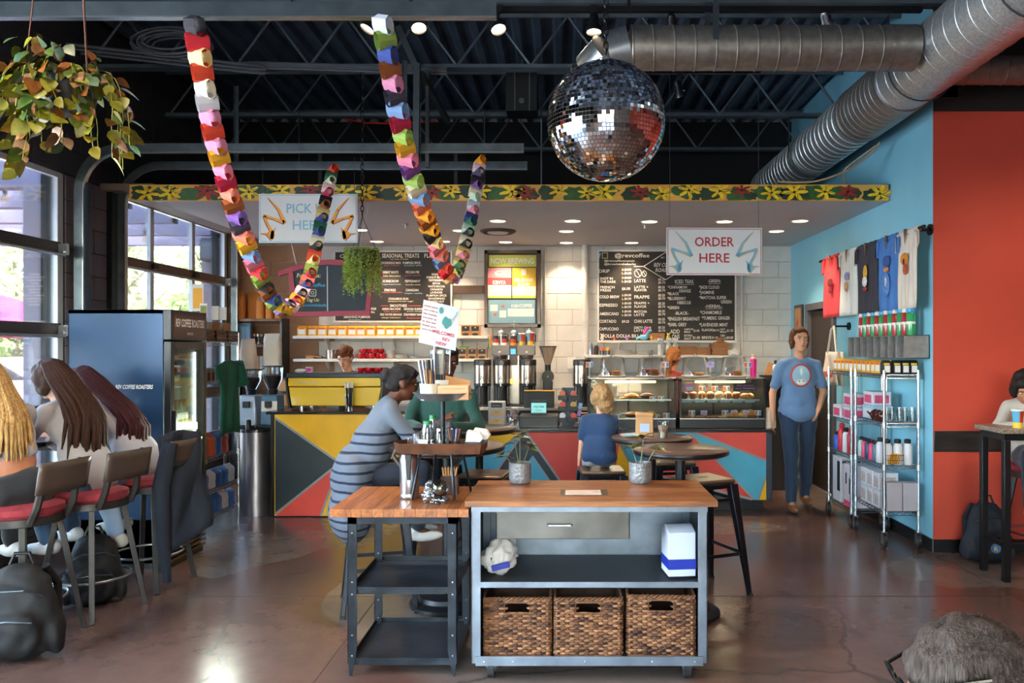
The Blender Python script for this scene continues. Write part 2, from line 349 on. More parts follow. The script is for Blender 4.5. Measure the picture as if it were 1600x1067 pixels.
while x < 2.8:
    fb.k = 0 if k % 3 else 4; blob(fb, x, zc+random.uniform(-.03, .03), random.uniform(.08, .15), .065, YS-.0262)
    if k % 2 == 0: fb.k = 4; blob(fb, x+.1, zc+random.uniform(-.04, .04), .06, .045, YS-.0266)
    fb.k = 2 if k % 4 == 2 else 1; r_ = random.uniform(.05, .08); cx_ = x+random.uniform(.0, .14); ph = random.uniform(0, 6); cz_ = zc+random.uniform(-.015, .02)
    blob(fb, cx_, cz_, r_*1.1, r_*.8, YS-.0272, 6, 36, ph, .55)
    fb.k = 3; blob(fb, cx_, cz_, .012, .01, YS-.028)
    for q in range(5):
        a = random.uniform(0, 6.28); e = Vector((cx_+math.cos(a)*.1, YS-.028, max(ZS+.01, min(3.045, cz_+math.sin(a)*.06)))); c0 = Vector((cx_, YS-.028, cz_)); mid = (c0+e)/2+Vector((random.uniform(-.02, .02), 0, random.uniform(-.02, .02)))
        for p0, p1 in ((c0, mid), (mid, e)):
            dd = (p1-p0).normalized(); nn = Vector((-dd.z, 0, dd.x))*.0022; fb.add([p0-nn, p1-nn, p1+nn, p0+nn], [(0, 1, 2, 3)])
    x += random.uniform(.2, .27); k += 1
fb.build('painted_flowers', gb_m, fo, flat=True)
# ---- overhead glass doors used as windows
alum = mat('white_door_stile', 'c8ccd2', .4, .2, .06, 8)
railm = mat('brown_door_rail', '6e5546', .5, .1, .2, 8); raild = mat('dark_door_rail', '34343a', .45, .3, .2, 8)
pane_m = glass('window_glass', 'f4f8fa', .05)
def oh_door(name, ys, top, rm, label):
    d = thing(name, kind='structure', loc=(XL-.03, 0, 0)); d['label'] = label
    zs = [.02, .43, 1.10, 1.76, 2.43, top]; y0, y1 = ys[0], ys[-1]
    for i, z in enumerate(zs[:-1]):
        b = B(); b.bx(-.02, .025, y0, y1, z-.05 if i else 0, z+.05); b.build('rail', rm, d, bev=.003)
        if i > 1:
            q = B().tube([(.055, y0, z-.055), (.055, y1, z-.055)], .014).build('strut', steel, d)
            for yy in ys[1:-1]: B().box((.05, yy, z), (.03, .09, .05)).build('hinge', black, d)
            for yy in (y0+.02, y1-.02): B().box((.06, yy, z-.01), (.07, .03, .09)).cyl((.06, yy-.04, z-.03), (.06, yy+.04, z-.03), .022, n=10).build('roller_bracket', steel, d)
    b = B(); b.bx(-.02, .025, y0, y1, top-.04, top); b.build('top_rail', alum, d)
    for yy in ys:
        b = B(); b.bx(-.02, .02, yy-.035, yy+.035, .0, top); b.build('stile', alum, d, bev=.003)
    for i in range(5):
        for j in range(len(ys)-1):
            b = B(); b.bx(-.006, .002, ys[j]+.03, ys[j+1]-.03, zs[i]+.045, zs[i+1]-.045)
            if i == 0: b.build('lower_panel', mat('charcoal_panel', '33363a', .5), d)
            else: b.build('pane', pane_m, d)
oh_door('window_1', (3.98, 4.85, 5.72, 6.58), 3.05, raild, 'large glass overhead door beside the seated students')
oh_door('window_2', (7.36, 8.05, 8.95, 9.8), 3.05, railm, 'large glass overhead door beside the coffee retail shelves')
slat = mat('dark_slat_cladding', '2a2523', .5, 0, .3, 5, stretch=(8, 1, 8))
for i in range(6):
    b = B(); b.bx(XL, XL+.03, 3.98, 6.6, .012+i*.068, .07+i*.068); o = b.build('slat', slat, wl, bev=.003)
tube = mat('blue_grey_jamb', '3a4857', .4, .5, .15, 6)
# overhead-door tracks
def track(y, top, lab, zst=.05):
    t = thing('overhead_door_track', lab, 'door track', (0, y, 0), group='overhead door tracks'); x0 = -4.06; zh = 3.28; r = .36
    path = [(x0, zst)]+[(x0+r-r*math.cos(a), zh-r+r*math.sin(a)) for a in [PI/2*i/8 for i in range(9)]]+[(-.335, zh)]
    for nm, off, wd, th, m in (('web', 0, .072, .004, greymetal), ('flange', .036, .006, .045, greymetal), ('flange', -.036, .006, .045, steel)):
        b = B(); vs = []
        for i, p in enumerate(path):
            a = Vector(path[max(0, i-1)]); c = Vector(path[min(len(path)-1, i+1)]); tt = (c-a).normalized(); nn = Vector((-tt.y, tt.x))
            for s1 in (-1, 1):
                for s2 in (-1, 1): q = Vector(p)+nn*(off+s1*wd/2); vs.append((q.x, s2*th/2+(.02 if nm == 'flange' else 0), q.y))
        N = len(path); b.add(vs, [f for i in range(N-1) for f in [tuple(i*4+k for k in (0, 1))+tuple(i*4+4+k for k in (1, 0)), tuple(i*4+k for k in (2, 3))[::-1]+tuple(i*4+4+k for k in (2, 3)), (i*4, i*4+4, i*4+6, i*4+2), (i*4+1, i*4+3, i*4+7, i*4+5)]]+[(0, 2, 3, 1), (4*N-4, 4*N-3, 4*N-1, 4*N-2)])
        b.build(nm, m, t)
    for hx in (-1.33, -3.0):
        b = B(); b.bx(hx-.02, hx+.02, -.004, 0, zh+.036, 4.01); b.bx(hx-.02, hx-.016, -.02, .02, zh+.036, 4.01); b.build('hanger', greymetal, t)
    return t
track(3.94, 0, 'near door track crossing the top edge of the picture, paper garlands hooked to it', 2.8)
track(6.66, 0, 'door track curving up from the block pier between the two glass doors')
track(7.3, 0, 'door track curving up at the near jamb of the door behind the cooler')
track(9.8, 0, 'blue-grey door track rising in the back corner beside the coffee sacks')
# paired end-bearing plate, spring shaft hint and vertical jamb tubes
for (yy, lab) in ((6.72, 'blue-grey round pipe on the block pier beside the nearer glass door'),):
    single(B().tube([(XL+.1, 0, 0), (XL+.1, 0, 3.0)], .055, 14), 'wall_pipe', tube, lab, 'pipe', (0, yy, 0))
single(B().bx(XL+.001, XL+.06, -.05, .05, 0, 3.05), 'jamb_angle', black, 'black steel jamb angle at the near edge of the further glass door', 'jamb', (0, 7.26, 0), bev=.004)
# rear and far-side shell (behind the camera, seen only in reflections)
cream = mat('cream_wall_paint', 'a8a29a', .7)
b = B(); b.bx(XL-.2, -3.2, -4.8, -4.6, 0, 4.7); b.bx(2, 8.1, -4.8, -4.6, 0, 4.7); b.bx(-3.2, 2, -4.8, -4.6, 3, 4.7); b.bx(-3.2, 2, -4.8, -4.6, 0, .5); struct(b, 'wall_rear', cream)
b = B(); b.bx(-3.2, 2, -4.7, -4.69, .5, 3); struct(b, 'window_3', pane_m)
b = B(); b.bx(8, 8.2, -4.6, YR+.2, 0, 4.7); struct(b, 'wall_side', red)
b = B(); b.bx(XL-.12, XL-.1, .4, 3.5, 0, 3.06); struct(b, 'window_4', pane_m)
# painted column pipe and conduit on the back wall
single(B().tube([(0, 0, .86), (0, 0, ZS)], .042, 14), 'white_wall_pipe', mat('white_pipe', 'cfccc9', .5), 'white painted pipe beside the drinks menu board', 'pipe', (X(914, 10.15), 10.13, 0))
single(B().tube([(0, 0, .86), (0, 0, ZS)], .014, 8), 'thin_conduit', MATS['white_pipe'], 'thin white conduit beside the brewing poster frame', 'pipe', (X(852, 10.17), 10.17, 0))
single(B().tube([(0, 0, 1.3), (0, 0, ZS)], .018, 8), 'thin_conduit', MATS['white_pipe'], 'white conduit just past the drinks menu board towards the blue wall', 'pipe', (X(1159, 10.17), 10.165, 0))
# ================================================================ OUTSIDE
patio = mat('patio_concrete', '8d8a86', .8, 0, .15, 1)
b = B(); b.bx(-60, XL-.2, -25, 60, -.2, -.02); struct(b, 'ground', patio)
perg = mat('mauve_stained_timber', '7c7488', .6, 0, .15, 3)
def patio_beam(i, y): 
    b = B(); b.bx(-11.5, XL-.25, -.07, .07, 3.02, 3.32); return b
pg = thing('pergola', 'dark mauve timber pergola over the patio outside the glass doors', 'pergola')
for i in range(9): patio_beam(i, 0).build('beam', perg, pg, loc=(0, 3.2+i*.97, 0))
b = B(); b.bx(-4.62, -4.38, 0, .24, 0, 3.02)
for yy in (6.8, 10.15): b.build('post', mat('mauve_post_paint', '8f8794', .55, 0, .05, 3), pg, loc=(0, yy, 0), bev=.004)
for yy in (3.2, 11): B().bx(-11.5, -11.3, -.1, .1, 0, 3.02).build('outer_post', perg, pg, loc=(0, yy, 0))
B().bx(-11.55, -11.3, 2, 12, 3.32, 3.5).build('edge_beam', perg, pg); B().bx(-8, -7.85, 2, 12, 3.32, 3.5).build('edge_beam', perg, pg)
bulbg = glass('bulb_glass', 'fff4dd', .1)
for px, py, Y, lab in ((8, 306, 7.4, 'clear festoon bulb hanging outside the nearer glass door'), (193, 359, 8.6, 'clear festoon bulb outside the further door, closer to its near edge'), (227, 370, 9.3, 'clear festoon bulb in front of the second pane column of the further door')):
    c = P(px, py, Y); t = thing('festoon_bulb', lab, 'light bulb', c, group='string lights over the patio')
    B().lathe([(0, -.07), (.03, -.055), (.034, -.02), (.018, .02), (.015, .03)], n=12).build('bulb', bulbg, t); B().lathe([(.018, .02), (.02, .08), (.008, .085)], n=10).build('socket', blackpl, t)
    B().tube([(0, 0, .08), (0, 0, 3.02-c.z)], .004, 5).build('cord', blackpl, t)
spk = thing('outdoor_speaker', 'dark grey boxy loudspeaker on the patio post outside the further door', 'speaker', P(336, 392, 10.05))
B().box((0, 0, 0), (.3, .2, .26)).build('cabinet', mat('speaker_grey', '4a4d55', .5), spk, bev=.01); B().box((0, -.103, 0), (.25, .01, .2)).build('grille', mat('speaker_mesh', '70757d', .7, bump=.4, bs=300), spk)
# patio umbrella
u = thing('patio_umbrella', 'hot pink patio umbrella outside the nearer glass door', 'umbrella', (-9.55, 13.4, 0))
pinkc = mat('pink_canopy', 'e0336e', .7, 0, .06, 4); b = B(); n_ = 8
for k in range(8):
    a0, a1 = 2*PI*k/8, 2*PI*(k+1)/8; b = B()
    b.add([(0, 0, 2.55), (1.7*math.cos(a0), 1.7*math.sin(a0), 1.95), (1.7*math.cos(a1), 1.7*math.sin(a1), 1.95), (1.7*math.cos(a0), 1.7*math.sin(a0), 1.8), (1.7*math.cos(a1), 1.7*math.sin(a1), 1.8)], [(0, 1, 2), (1, 3, 4, 2)]); b.build('canopy_panel', pinkc, u)
B().cyl((0, 0, 0), (0, 0, 2.6), .025).build('pole', alum, u); B().lathe([(0, 0), (.3, 0), (.3, .06), (.05, .1)]).build('base', black, u)
# trees
def tree(x, y, h, r, col, seed, lab, n=3600):
    random.seed(seed); t = thing('broadleaf_tree', lab, 'tree', (x, y, -.02), group='trees beyond the patio')
    b = B(); b.tube([(0, 0, 0), (.1, .05, h*.3), (-.05, .1, h*.7)], [.16, .12, .05], 8)
    for k in range(7):
        a = random.uniform(0, 6.28); b.tube([(0, .05, h*(.3+.05*k)), (math.cos(a)*r*.7, math.sin(a)*r*.7, h*(.45+.07*k))], [.06, .015], 5)
    b.build('trunk', mat('bark', '57483a', .9), t)
    b = B(); cl = [(Vector((random.uniform(-1, 1)*r*.75, random.uniform(-1, 1)*r*.75, h*random.uniform(.18, .95))), random.uniform(.35, .6)*r) for _ in range(12)]
    for q in range(n):
        c, cr_ = random.choice(cl); v = Vector((random.gauss(0, 1), random.gauss(0, 1), random.gauss(0, 1))).normalized()*cr_*random.uniform(.75, 1.1); p = c+v
        d1 = Vector((random.gauss(0, 1), random.gauss(0, 1), random.gauss(0, 1))).normalized(); d2 = d1.orthogonal().normalized(); s_ = random.uniform(.05, .11); b.k = random.randrange(2)
        b.add([p-d1*s_, p-d2*s_*.5, p+d1*s_, p+d2*s_*.5], [(0, 1, 2, 3)])
    b.build('foliage', [mat('leaf_'+col, col, .6, 0, .3, 1), mat('leaf2_'+col, col, .6, 0, .5, 1)], t, flat=True)
tlab = ['pale green tree seen through the nearer door by the umbrella', 'yellow-green tree seen above the drinks cooler', 'tall green tree behind the further door centre panes', 'tree at the far end of the patio behind the speaker post', 'distant tree behind the blonde student', 'low leafy tree beyond the pink umbrella', 'pale tree between the pergola post and the block pier', 'dense tree at the back of the car park']
for i, (x, y, h, r, c) in enumerate(((-15.2, 19, 6.5, 1.9, 'b4c080'), (-11.6, 20.5, 7, 1.8, 'c6cf92'), (-8.3, 19.5, 6.5, 1.7, 'a4b478'), (-9.4, 24.6, 7.5, 2, 'b8c486'), (-19, 21, 5.5, 2.0, '7e9450'), (-17.6, 25.5, 7, 2, 'bcc68a'), (-13.4, 24.8, 8, 2, 'aebc80'), (-22, 24.5, 8, 2, '889c58'))): tree(x, y, h, r, c, 50+i, tlab[i])
hb_ = B(); random.seed(5)
for q in range(2600):
    p = Vector((random.uniform(-24, -8), random.uniform(27, 29), random.uniform(0, 3.4))); d1 = Vector((random.gauss(0, 1), random.gauss(0, 1), random.gauss(0, 1))).normalized(); d2 = d1.orthogonal().normalized(); hb_.add([p-d1*.3, p-d2*.16, p+d1*.3, p+d2*.16], [(0, 1, 2, 3)])
single(hb_, 'hedge_foliage', mat('hedge_green', '6f8748', .7, 0, .4, 1), 'long leafy hedge closing the view beyond the patio', 'hedge', kind='stuff', flat=True)
# parked car
car = thing('parked_car', 'pale pink-white parked car beyond the patio behind the blonde student', 'car', (-12.6, 17.0, 0), 20)
cm = mat('car_paint', 'd9b9bb', .25, .1, .04, 2, coat=.6)
prof = [(-2.1, .35), (-2.15, .75), (-1.5, .9), (-.9, 1.38), (.7, 1.42), (1.4, .95), (2.1, .85), (2.2, .4)]
B().prism(prof, (0, -.85, 0), (1, 0, 0), (0, 0, 1), (0, 1.7, 0)).build('body', cm, car, bev=.06)
B().prism([(-1.3, .93), (-.85, 1.32), (.65, 1.36), (1.2, .95)], (0, -.86, 0), (1, 0, 0), (0, 0, 1), (0, 1.72, 0)).build('window_glass', mat('dark_car_glass', '20262c', .1), car)
for wx in (-1.35, 1.35):
    for wy in (-.78, .78): B().cyl((wx, wy-.1, .33), (wx, wy+.1, .33), .33, n=20).build('wheel', blackpl, car)
# ================================================================ OVERHEAD THINGS
# ---- ducts
def galv(name, c, vs=55): 
    M = mat(name, c, .42, .75, .22, vs, bump=.05, bs=100); return M
gal = galv('spangled_galvanised_steel', 'cacece'); gal2 = galv('warm_grey_duct_steel', '989188', 20); seamm = mat('duct_seam', 'a4a6a6', .35, .9)
def duct(b, p0, L, r, pitch, axis, ridge=.006, n=28):
    """helical lock-seam duct section of length L"""
    p0 = Vector(p0); N = int(L/pitch*4)
    vs = []; fs = []
    ax = Vector((1, 0, 0)) if axis == 'x' else Vector((0, 1, 0)); e1 = Vector((0, 1, 0)) if axis == 'x' else Vector((1, 0, 0)); e2 = Vector((0, 0, 1))
    rows = []; d = 0
    while d < L: rows += [(d, r), (d+.004, r+ridge), (d+.010, r+ridge), (d+.014, r)]; d += pitch
    rows.append((L, r))
    for d, rr in rows:
        for k in range(n):
            a = 2*PI*k/n; off = min(L, max(0, d+(pitch*(k/n-.5)*.35 if 0 < d < L else 0)))
            vs.append(p0+ax*off+e1*math.cos(a)*rr+e2*math.sin(a)*rr)
    for i in range(len(rows)-1):
        for k in range(n): fs.append((i*n+k, i*n+(k+1) % n, (i+1)*n+(k+1) % n, (i+1)*n+k))
    return b.add(vs, fs)
md = thing('spiral_duct', 'large galvanised spiral duct running away from the camera along the blue wall', 'duct', (2.59, 0, 3.64))
duct(B(), (0, 1.2, 0), 4.85, .233, .15, 'y', .003, 36).build('duct_section', gal, md, ang=20)
duct(B(), (0, 6.05, 0), .85, .240, .09, 'y', .003, 36).build('duct_section', galv('bright_duct_steel', 'a8a29c'), md, ang=20)
duct(B(), (0, 6.9, 0), 3.2, .228, .12, 'y', .006, 36).build('duct_section', gal, md, ang=20)
for y, r in ((6.04, .247), (6.9, .247), (8.2, .236)):
    B().tube([(0, y-.012, 0), (0, y+.012, 0)], r, 36).build('collar', seamm, md, ang=20)
for y in (2.4, 4.33, 5.75, 8.29): 
    B().bx(-.25, -.245, y-.02, y+.02, 0, .37).bx(.245, .25, y-.02, y+.02, 0, .37).tube([(.25*math.cos(a), y, .25*math.sin(a)) for a in [PI+PI*i/14 for i in range(15)]], .006, 4).build('hanger_strap', greymetal, md)
bx0 = X(985, 5.35); 
bd = thing('branch_duct', 'horizontal spiral branch duct crossing behind the mirror ball into the large duct', 'duct', (0, 5.35, 3.62))
duct(B(), (bx0, 0, 0), 2.34-.16-bx0, .146, .137, 'x', .005, 32).build('duct_section', gal2, bd, ang=20)
duct(B(), (2.34-.16, 0, 0), .17, .150, .3, 'x', 0, 32).build('collar', gal2, bd, ang=20)
g1 = mat('elbow_steel', '8d9192', .35, .7, .12, 30)
pp = [Vector((bx0, 0, 0)), Vector((bx0-.14, .02, -.03)), Vector((bx0-.25, .12, -.12)), Vector((bx0-.29, .22, -.26))]
for i in range(3): B().tube([pp[i], pp[i+1]], .148, 28, cap=False).build('elbow_gore', g1, bd, ang=20)
for i in (1, 2): B().tube([pp[i]-(pp[i+1]-pp[i]).normalized()*.006, pp[i]+(pp[i+1]-pp[i]).normalized()*.006], .153, 28).build('gore_seam', seamm, bd, ang=20)
B().bx(X(1112, 5.35)-.02, X(1112, 5.35)+.02, -.155, -.15, -.0, .38).bx(X(1112, 5.35)-.02, X(1112, 5.35)+.02, .15, .155, 0, .38).build('hanger_strap', greymetal, bd)
rd_ = thing('side_duct', 'darker duct emerging behind the large duct above the red wall', 'duct', (0, 5.95, 3.68))
duct(B(), (2.84, 0, 0), 3.4, .105, .14, 'x', .004, 24).build('duct_section', gal2, rd_, ang=20)
B().tube([(4.2, 0, .1), (4.2, 0, .8)], .008, 6).build('hanger_rod', greymetal, rd_)
# loose cables above the blue wall and cable bundle on the left
tanc = mat('tan_cable', 'a08a6c', .6); gcab = mat('grey_cable', '5a5f66', .5)
def cable(pts, r, m, lab, loc=(0, 0, 0)):
    pts = [Vector(p) for p in pts]; out = []
    for i in range(len(pts)-1):
        a, b_, c, d_ = pts[max(0, i-1)], pts[i], pts[i+1], pts[min(len(pts)-1, i+2)]
        for k in range(5):
            t = k/5; out.append(.5*((2*b_)+(c-a)*t+(2*a-5*b_+4*c-d_)*t*t+(3*b_-a-3*c+d_)*t**3))
    out.append(pts[-1]); return single(B().tube(out, r, 5), 'loose_cable', m, lab, 'cable')
cable([P(1375, 222, 6.9), P(1355, 245, 7.0), P(1320, 268, 7.05), P(1270, 284, 7.1), P(1215, 284, 7.2)], .010, tanc, 'tan cable sagging from the large duct towards the floral fascia')
cable([P(1368, 228, 6.8), P(1330, 256, 6.95), P(1318, 270, 7.0), P(1322, 287, 7.12)], .008, tanc, 'short tan cable dropping behind the floral fascia end by the blue wall')
for i in range(3): cable([(-4.0, 6.4+i*.1, 4.05), (-2.6, 6.75, 4.0-.03*i), P(390+i*6, 98+i*4, 6.8), (-1.0, 6.8, 3.99-.02*i)], .012, gcab, ('dark', 'grey', 'thin')[i]+' roof cable running beside the first bottom chord over the door tracks')
rnd = random.Random(4); b = B()
for k in range(9):
    c = P(262, 62, 6.5); a0 = rnd.uniform(0, 6); rr = rnd.uniform(.16, .3); b.tube([c+Vector((math.cos(a)*rr*1.25+rnd.uniform(-.01, .01), .02*k, math.sin(a)*rr*.45)) for a in [a0+2*PI*i/18 for i in range(18)]], .009, 5, closed=True)
b.build('cable_coil', gcab)['label'] = 'coil of grey cable hung up by the roof beside the first garland'; bpy.data.objects['cable_coil']['category'] = 'cable'
single(B().tube([P(540, 186, 8.25), P(570, 192, 8.2), P(608, 193, 8.2), P(680, 190, 8.27)], .008, 5), 'red_cable', redm, 'thin red cable looping under the roof beams behind the hanging chain', 'cable')
bxo = thing('access_box', 'black perforated metal box fixed between the roof joists', 'box', P(816, 150, 7.2))
B().box((0, 0, 0), (.28, .25, .34)).build('housing', black, bxo, bev=.004)
B().box((-.06, -.128, 0), (.012, .006, .34)).box((.07, -.128, 0), (.012, .006, .34)).build('strap', greymetal, bxo); B().tube([(0, 0, .17), (0, 0, .33)], .01, 6).build('bracket', greymetal, bxo)
B().lathe([(.02, 0), (.026, .004), (.0, .006)], (0, -.126, -.08), 12, R(90, 0, 0)).build('latch', greymetal, bxo)
# ---- big brace on the door tracks and bare uprights
b = B(); b.bar(P(622, 42, 6.6), P(650, 105, 6.6), .05, .05); b.bar(P(652, 100, 6.6), P(650, 262, 6.6), .06, .05); b.bar(P(668, 110, 6.75), P(668, 262, 6.75), .03, .05); b.bar(P(658, 115, 6.6), P(700, 190, 7.3), .04, .05)
single(b, 'track_brace', greymetal, 'grey angle-iron brace holding the door tracks, behind the second garland', 'brace')
b = B(); b.bar(P(1118, 0, 5.3), P(1112, 55, 5.3), .04, .01); single(b, 'duct_strap', greymetal, 'flat metal strap dropping from the roof to the branch duct', 'strap')
for px, Y, z0, lab in ((467, 8.2, 3.08, 'thin steel rod holding the floral soffit near its window end'), (846, 7.35, 3.04, 'thin steel rod holding the floral soffit beside the mirror ball'), (757, 8.2, 3.04, 'thin steel rod holding the floral soffit above the brewing poster')):
    single(B().tube([(0, 0, z0), (0, 0, 4.03)], .008, 6), 'hanger_rod', greymetal, lab, 'rod', (X(px, Y), Y, 0))
# ---- track lights
railo = single(B().bx(X(560, 5.5), X(1440, 5.5), -.02, .02, 3.925, 3.96).bx(X(980, 5.5), X(985, 5.5), -.01, .01, 3.96, 4.02).bx(X(640, 5.5), X(645, 5.5), -.01, .01, 3.96, 4.02), 'track_rail', black, 'black lighting track under the nearest roof joist', 'light track', (0, 5.5, 0))
railo2 = single(B().bx(X(960, 6.8), X(1190, 6.8), -.02, .02, 3.97, 4.012), 'track_rail', black, 'black lighting track behind the branch duct', 'light track', (0, 6.83, 0))
lampw = mat('lit_lamp_face', 'ffe0b0', .4, em=8, var=.02); lampo = mat('unlit_lamp_face', 'd8d2c8', .4)
def spot(o, d, e, ang=75, col=(1, .82, .62), rad=.04, loc=(0, 0, 0)):
    l = bpy.data.lights.new('lamp_light', 'SPOT'); l.energy = e; l.spot_size = math.radians(ang); l.spot_blend = .6; l.color = col; l.shadow_soft_size = rad
    q = bpy.data.objects.new('lamp_light', l); COL.objects.link(q); q.parent = o; q.location = loc; q.rotation_euler = Vector(d).to_track_quat('-Z', 'Y').to_euler(); return q
def track_light(px, py, Y, d, lit, lab, zt, body=None):
    c = P(px, py, Y); t = thing('track_light', lab, 'spotlight', c, group='ceiling track spotlights'); d = Vector(d).normalized(); q = d.to_track_quat('Z', 'Y').to_matrix()
    B().tube([(0, 0, .02), (0, 0, zt-c.z)], .012, 8).box((0, 0, zt-c.z-.02), (.05, .03, .05)).build('stem', black, t)
    B().lathe([(.022, -.12), (.03, -.1), (.032, -.05), (.055, -.01), (.056, .02), (.05, .022), (.048, .0)], (0, 0, 0), 20, q).build('lamp_housing', body or black, t, ang=50)
    B().lathe([(.0, .012), (.03, .014), (.048, .008)], (0, 0, 0), 20, q).build('lamp_face', lampw if lit else lampo, t)
    B().tube([q @ Vector((.06, 0, -.02)), Vector((.05, 0, .05)), Vector((0, 0, .07)), Vector((-.05, 0, .05)), q @ Vector((-.06, 0, -.02))], .005, 5).build('yoke', black, t)
    if lit: spot(t, d, lit, 80, loc=tuple(d*.03))
    return t
track_light(576, 42, 5.42, (-.5, -.25, -1), 80, 'lit track spotlight just before the second paper garland', 3.93)
track_light(654, 41, 5.42, (.2, -.45, -1), 80, 'lit track spotlight just past the top of the second paper garland', 3.93)
track_light(778, 43, 5.42, (.3, -.4, -1), 80, 'lit track spotlight at the end of the near door track', 3.93)
track_light(928, 46, 5.42, (.0, -.1, -1), 90, 'lit track spotlight above the mirror ball', 3.93)
track_light(1050, 50, 5.6, (.1, .5, -.6), 0, 'unlit track spotlight peeping over the branch duct by its elbow', 3.93, black)
track_light(1292, 44, 5.58, (.35, .5, -.6), 0, 'unlit white-faced track spotlight over the branch duct towards the large duct', 3.93, steel)
track_light(1063, 148, 6.83, (.35, .3, -1), 0, 'unlit track spotlight hanging below the branch duct beside the mirror ball', 3.975)
# unseen spotlights added over the camera's side to light the shop
for n__, (x, y) in enumerate(((-2.2, 2.6), (.4, 2.6), (2.6, 2.2), (-1.2, .6), (1.6, .4), (3.8, 4.2))):
    t = thing('track_light', 'added unseen spotlight, '+ORD[n__]+' in the row over the seating side of the shop', 'spotlight', (x, y, 3.8), group='added spotlights over the seating side')
    B().lathe([(.03, -.1), (.055, -.01), (.056, .02), (.05, .022)], (0, 0, 0), 16, R(180, 0, 0)).build('lamp_housing', black, t); B().lathe([(0, .012), (.048, .008)], (0, 0, 0), 16, R(180, 0, 0)).build('lamp_face', lampw, t)
    B().tube([(0, 0, .1), (0, 0, .22)], .012, 6).build('stem', black, t); spot(t, (random.uniform(-.2, .2), .35, -1), 70, 110, (1, .80, .60), loc=(0, 0, -.03))
# ---- recessed lights, vent and sprinklers in the soffit
ringm = mat('downlight_trim', 'd9d4cc', .5)
DL = [(563, 359, 'behind the pick up sign'), (589, 377, 'above the trailing succulent'), (778, 345, 'in front of the round vent'), (719, 360, 'between the garland arm and the vent'), (693, 377, 'at the wall behind the second garland'), (790, 378, 'above the brewing poster'), (895, 345, 'nearest the mirror ball'), (885, 361, 'second back below the mirror ball'), (885, 379, 'next to the white wall pipe'), (1015, 346, 'in front of the sprinkler by the order sign'), (1132, 346, 'just over the order sign'), (1250, 345, 'closest to the blue wall end of the fascia'), (1213, 361, 'beside the far corner of the order sign'), (987, 379, 'above the drinks menu board')]
for i, (px, py, lab) in enumerate(DL):
    Y = (ZS-H)*F/(CY-py); t = thing('recessed_downlight', 'round recessed soffit downlight '+lab, 'downlight', (X(px, Y), Y, ZS), group='soffit downlights')
    B().lathe([(.075, -.001), (.085, -.008), (.095, -.003), (.095, -.0005)], n=24).build('trim_ring', ringm, t); B().lathe([(0, -.004), (.076, -.003)], n=20).build('lamp_face', lampw, t)
    spot(t, (0, .15, -1), 44, 95, (1, .74, .50), .07, (0, 0, -.02))
Y = 8.9; t = thing('round_vent', 'round dark-edged air vent in the white soffit', 'vent', (X(778, Y), Y, ZS))
B().lathe([(0, -.005), (.10, -.012), (.17, -.03), (.2, -.012), (.2, 0)], n=28).build('diffuser_rim', mat('dusty_vent', '4a423c', .7), t); B().lathe([(0, -.035), (.11, -.03), (.12, -.02)], n=24).build('diffuser_cone', ringm, t)
for px, py, lab in ((1007, 353, 'brass sprinkler head in the soffit behind the order sign cable'), (634, 353, 'brass sprinkler head in the soffit beside the second garland')):
    Y = (ZS-H)*F/(CY-py)*.985; B_ = B().lathe([(.03, 0), (.028, -.006), (.01, -.01), (.008, -.04), (.022, -.042), (.022, -.046)], n=12); single(B_, 'sprinkler_head', steel, lab, 'sprinkler', (X(px, Y), Y, ZS-.001))
# ---- mirror ball
bc = P(947, 190, 4.4); br = .327
mb = thing('mirror_ball', 'large mirrored disco ball hanging on a chain over the cart', 'disco ball', bc)
B().ell((0, 0, 0), br*.985, 48, 28).build('core', mat('ball_grout', '6a6764', .5, .4), mb)
mir = mat('mirror_tile', 'e4e6ea', .03, 1, .05, 30)
b = B(); random.seed(3); t_ = .0206
nr = int(PI*br/t_)
for i in range(nr):
    ph = -PI/2+PI*(i+.5)/nr; rc = br*math.cos(ph); n_ = max(4, int(2*PI*rc/t_)); off = random.random()
    for k in range(n_):
        a = 2*PI*(k+off)/n_; nrm = Vector((math.cos(ph)*math.cos(a), math.cos(ph)*math.sin(a), math.sin(ph)))
        u_ = Vector((-math.sin(a), math.cos(a), 0)); v_ = nrm.cross(u_)
        n2 = (nrm+Vector((random.gauss(0, .022), random.gauss(0, .022), random.gauss(0, .022)))).normalized(); u2 = (u_-n2*u_.dot(n2)).normalized(); v2 = n2.cross(u2); c = nrm*(br+.001); h_ = t_*.44
        q = [c-u2*h_-v2*h_, c+u2*h_-v2*h_, c+u2*h_+v2*h_, c-u2*h_+v2*h_]; b.add(q, [(0, 1, 2, 3)] if (q[1]-q[0]).cross(q[3]-q[0]).dot(nrm) > 0 else [(3, 2, 1, 0)])
tiles = b.build('mirror_tile', mir, mb, flat=True); tiles['kind'] = 'stuff'
B().lathe([(.05, br-.01), (.05, br+.012), (.015, br+.02), (.012, br+.04)], n=20).build('cap', steel, mb)
def chain(b, a, z1, pitch=.032, r=.0028):
    """oval links from point a up to height z1"""
    a = Vector(a); z = a.z; i = 0
    while z < z1:
        pts = []
        for k in range(10):
            an = 2*PI*k/10; x_ = math.cos(an)*pitch*.3; y_ = math.sin(an)*pitch*.68
            pts.append((a.x+(x_ if i % 2 else 0), a.y+(0 if i % 2 else x_), z+pitch/2+y_))
        b.tube(pts, r, 4, closed=True); z += pitch; i += 1
    return b
chain(B(), (0, 0, br+.03), 4.0-bc.z, .04, .004).build('chain', mat('dark_chain', '3a3a3c', .35, .9), mb)
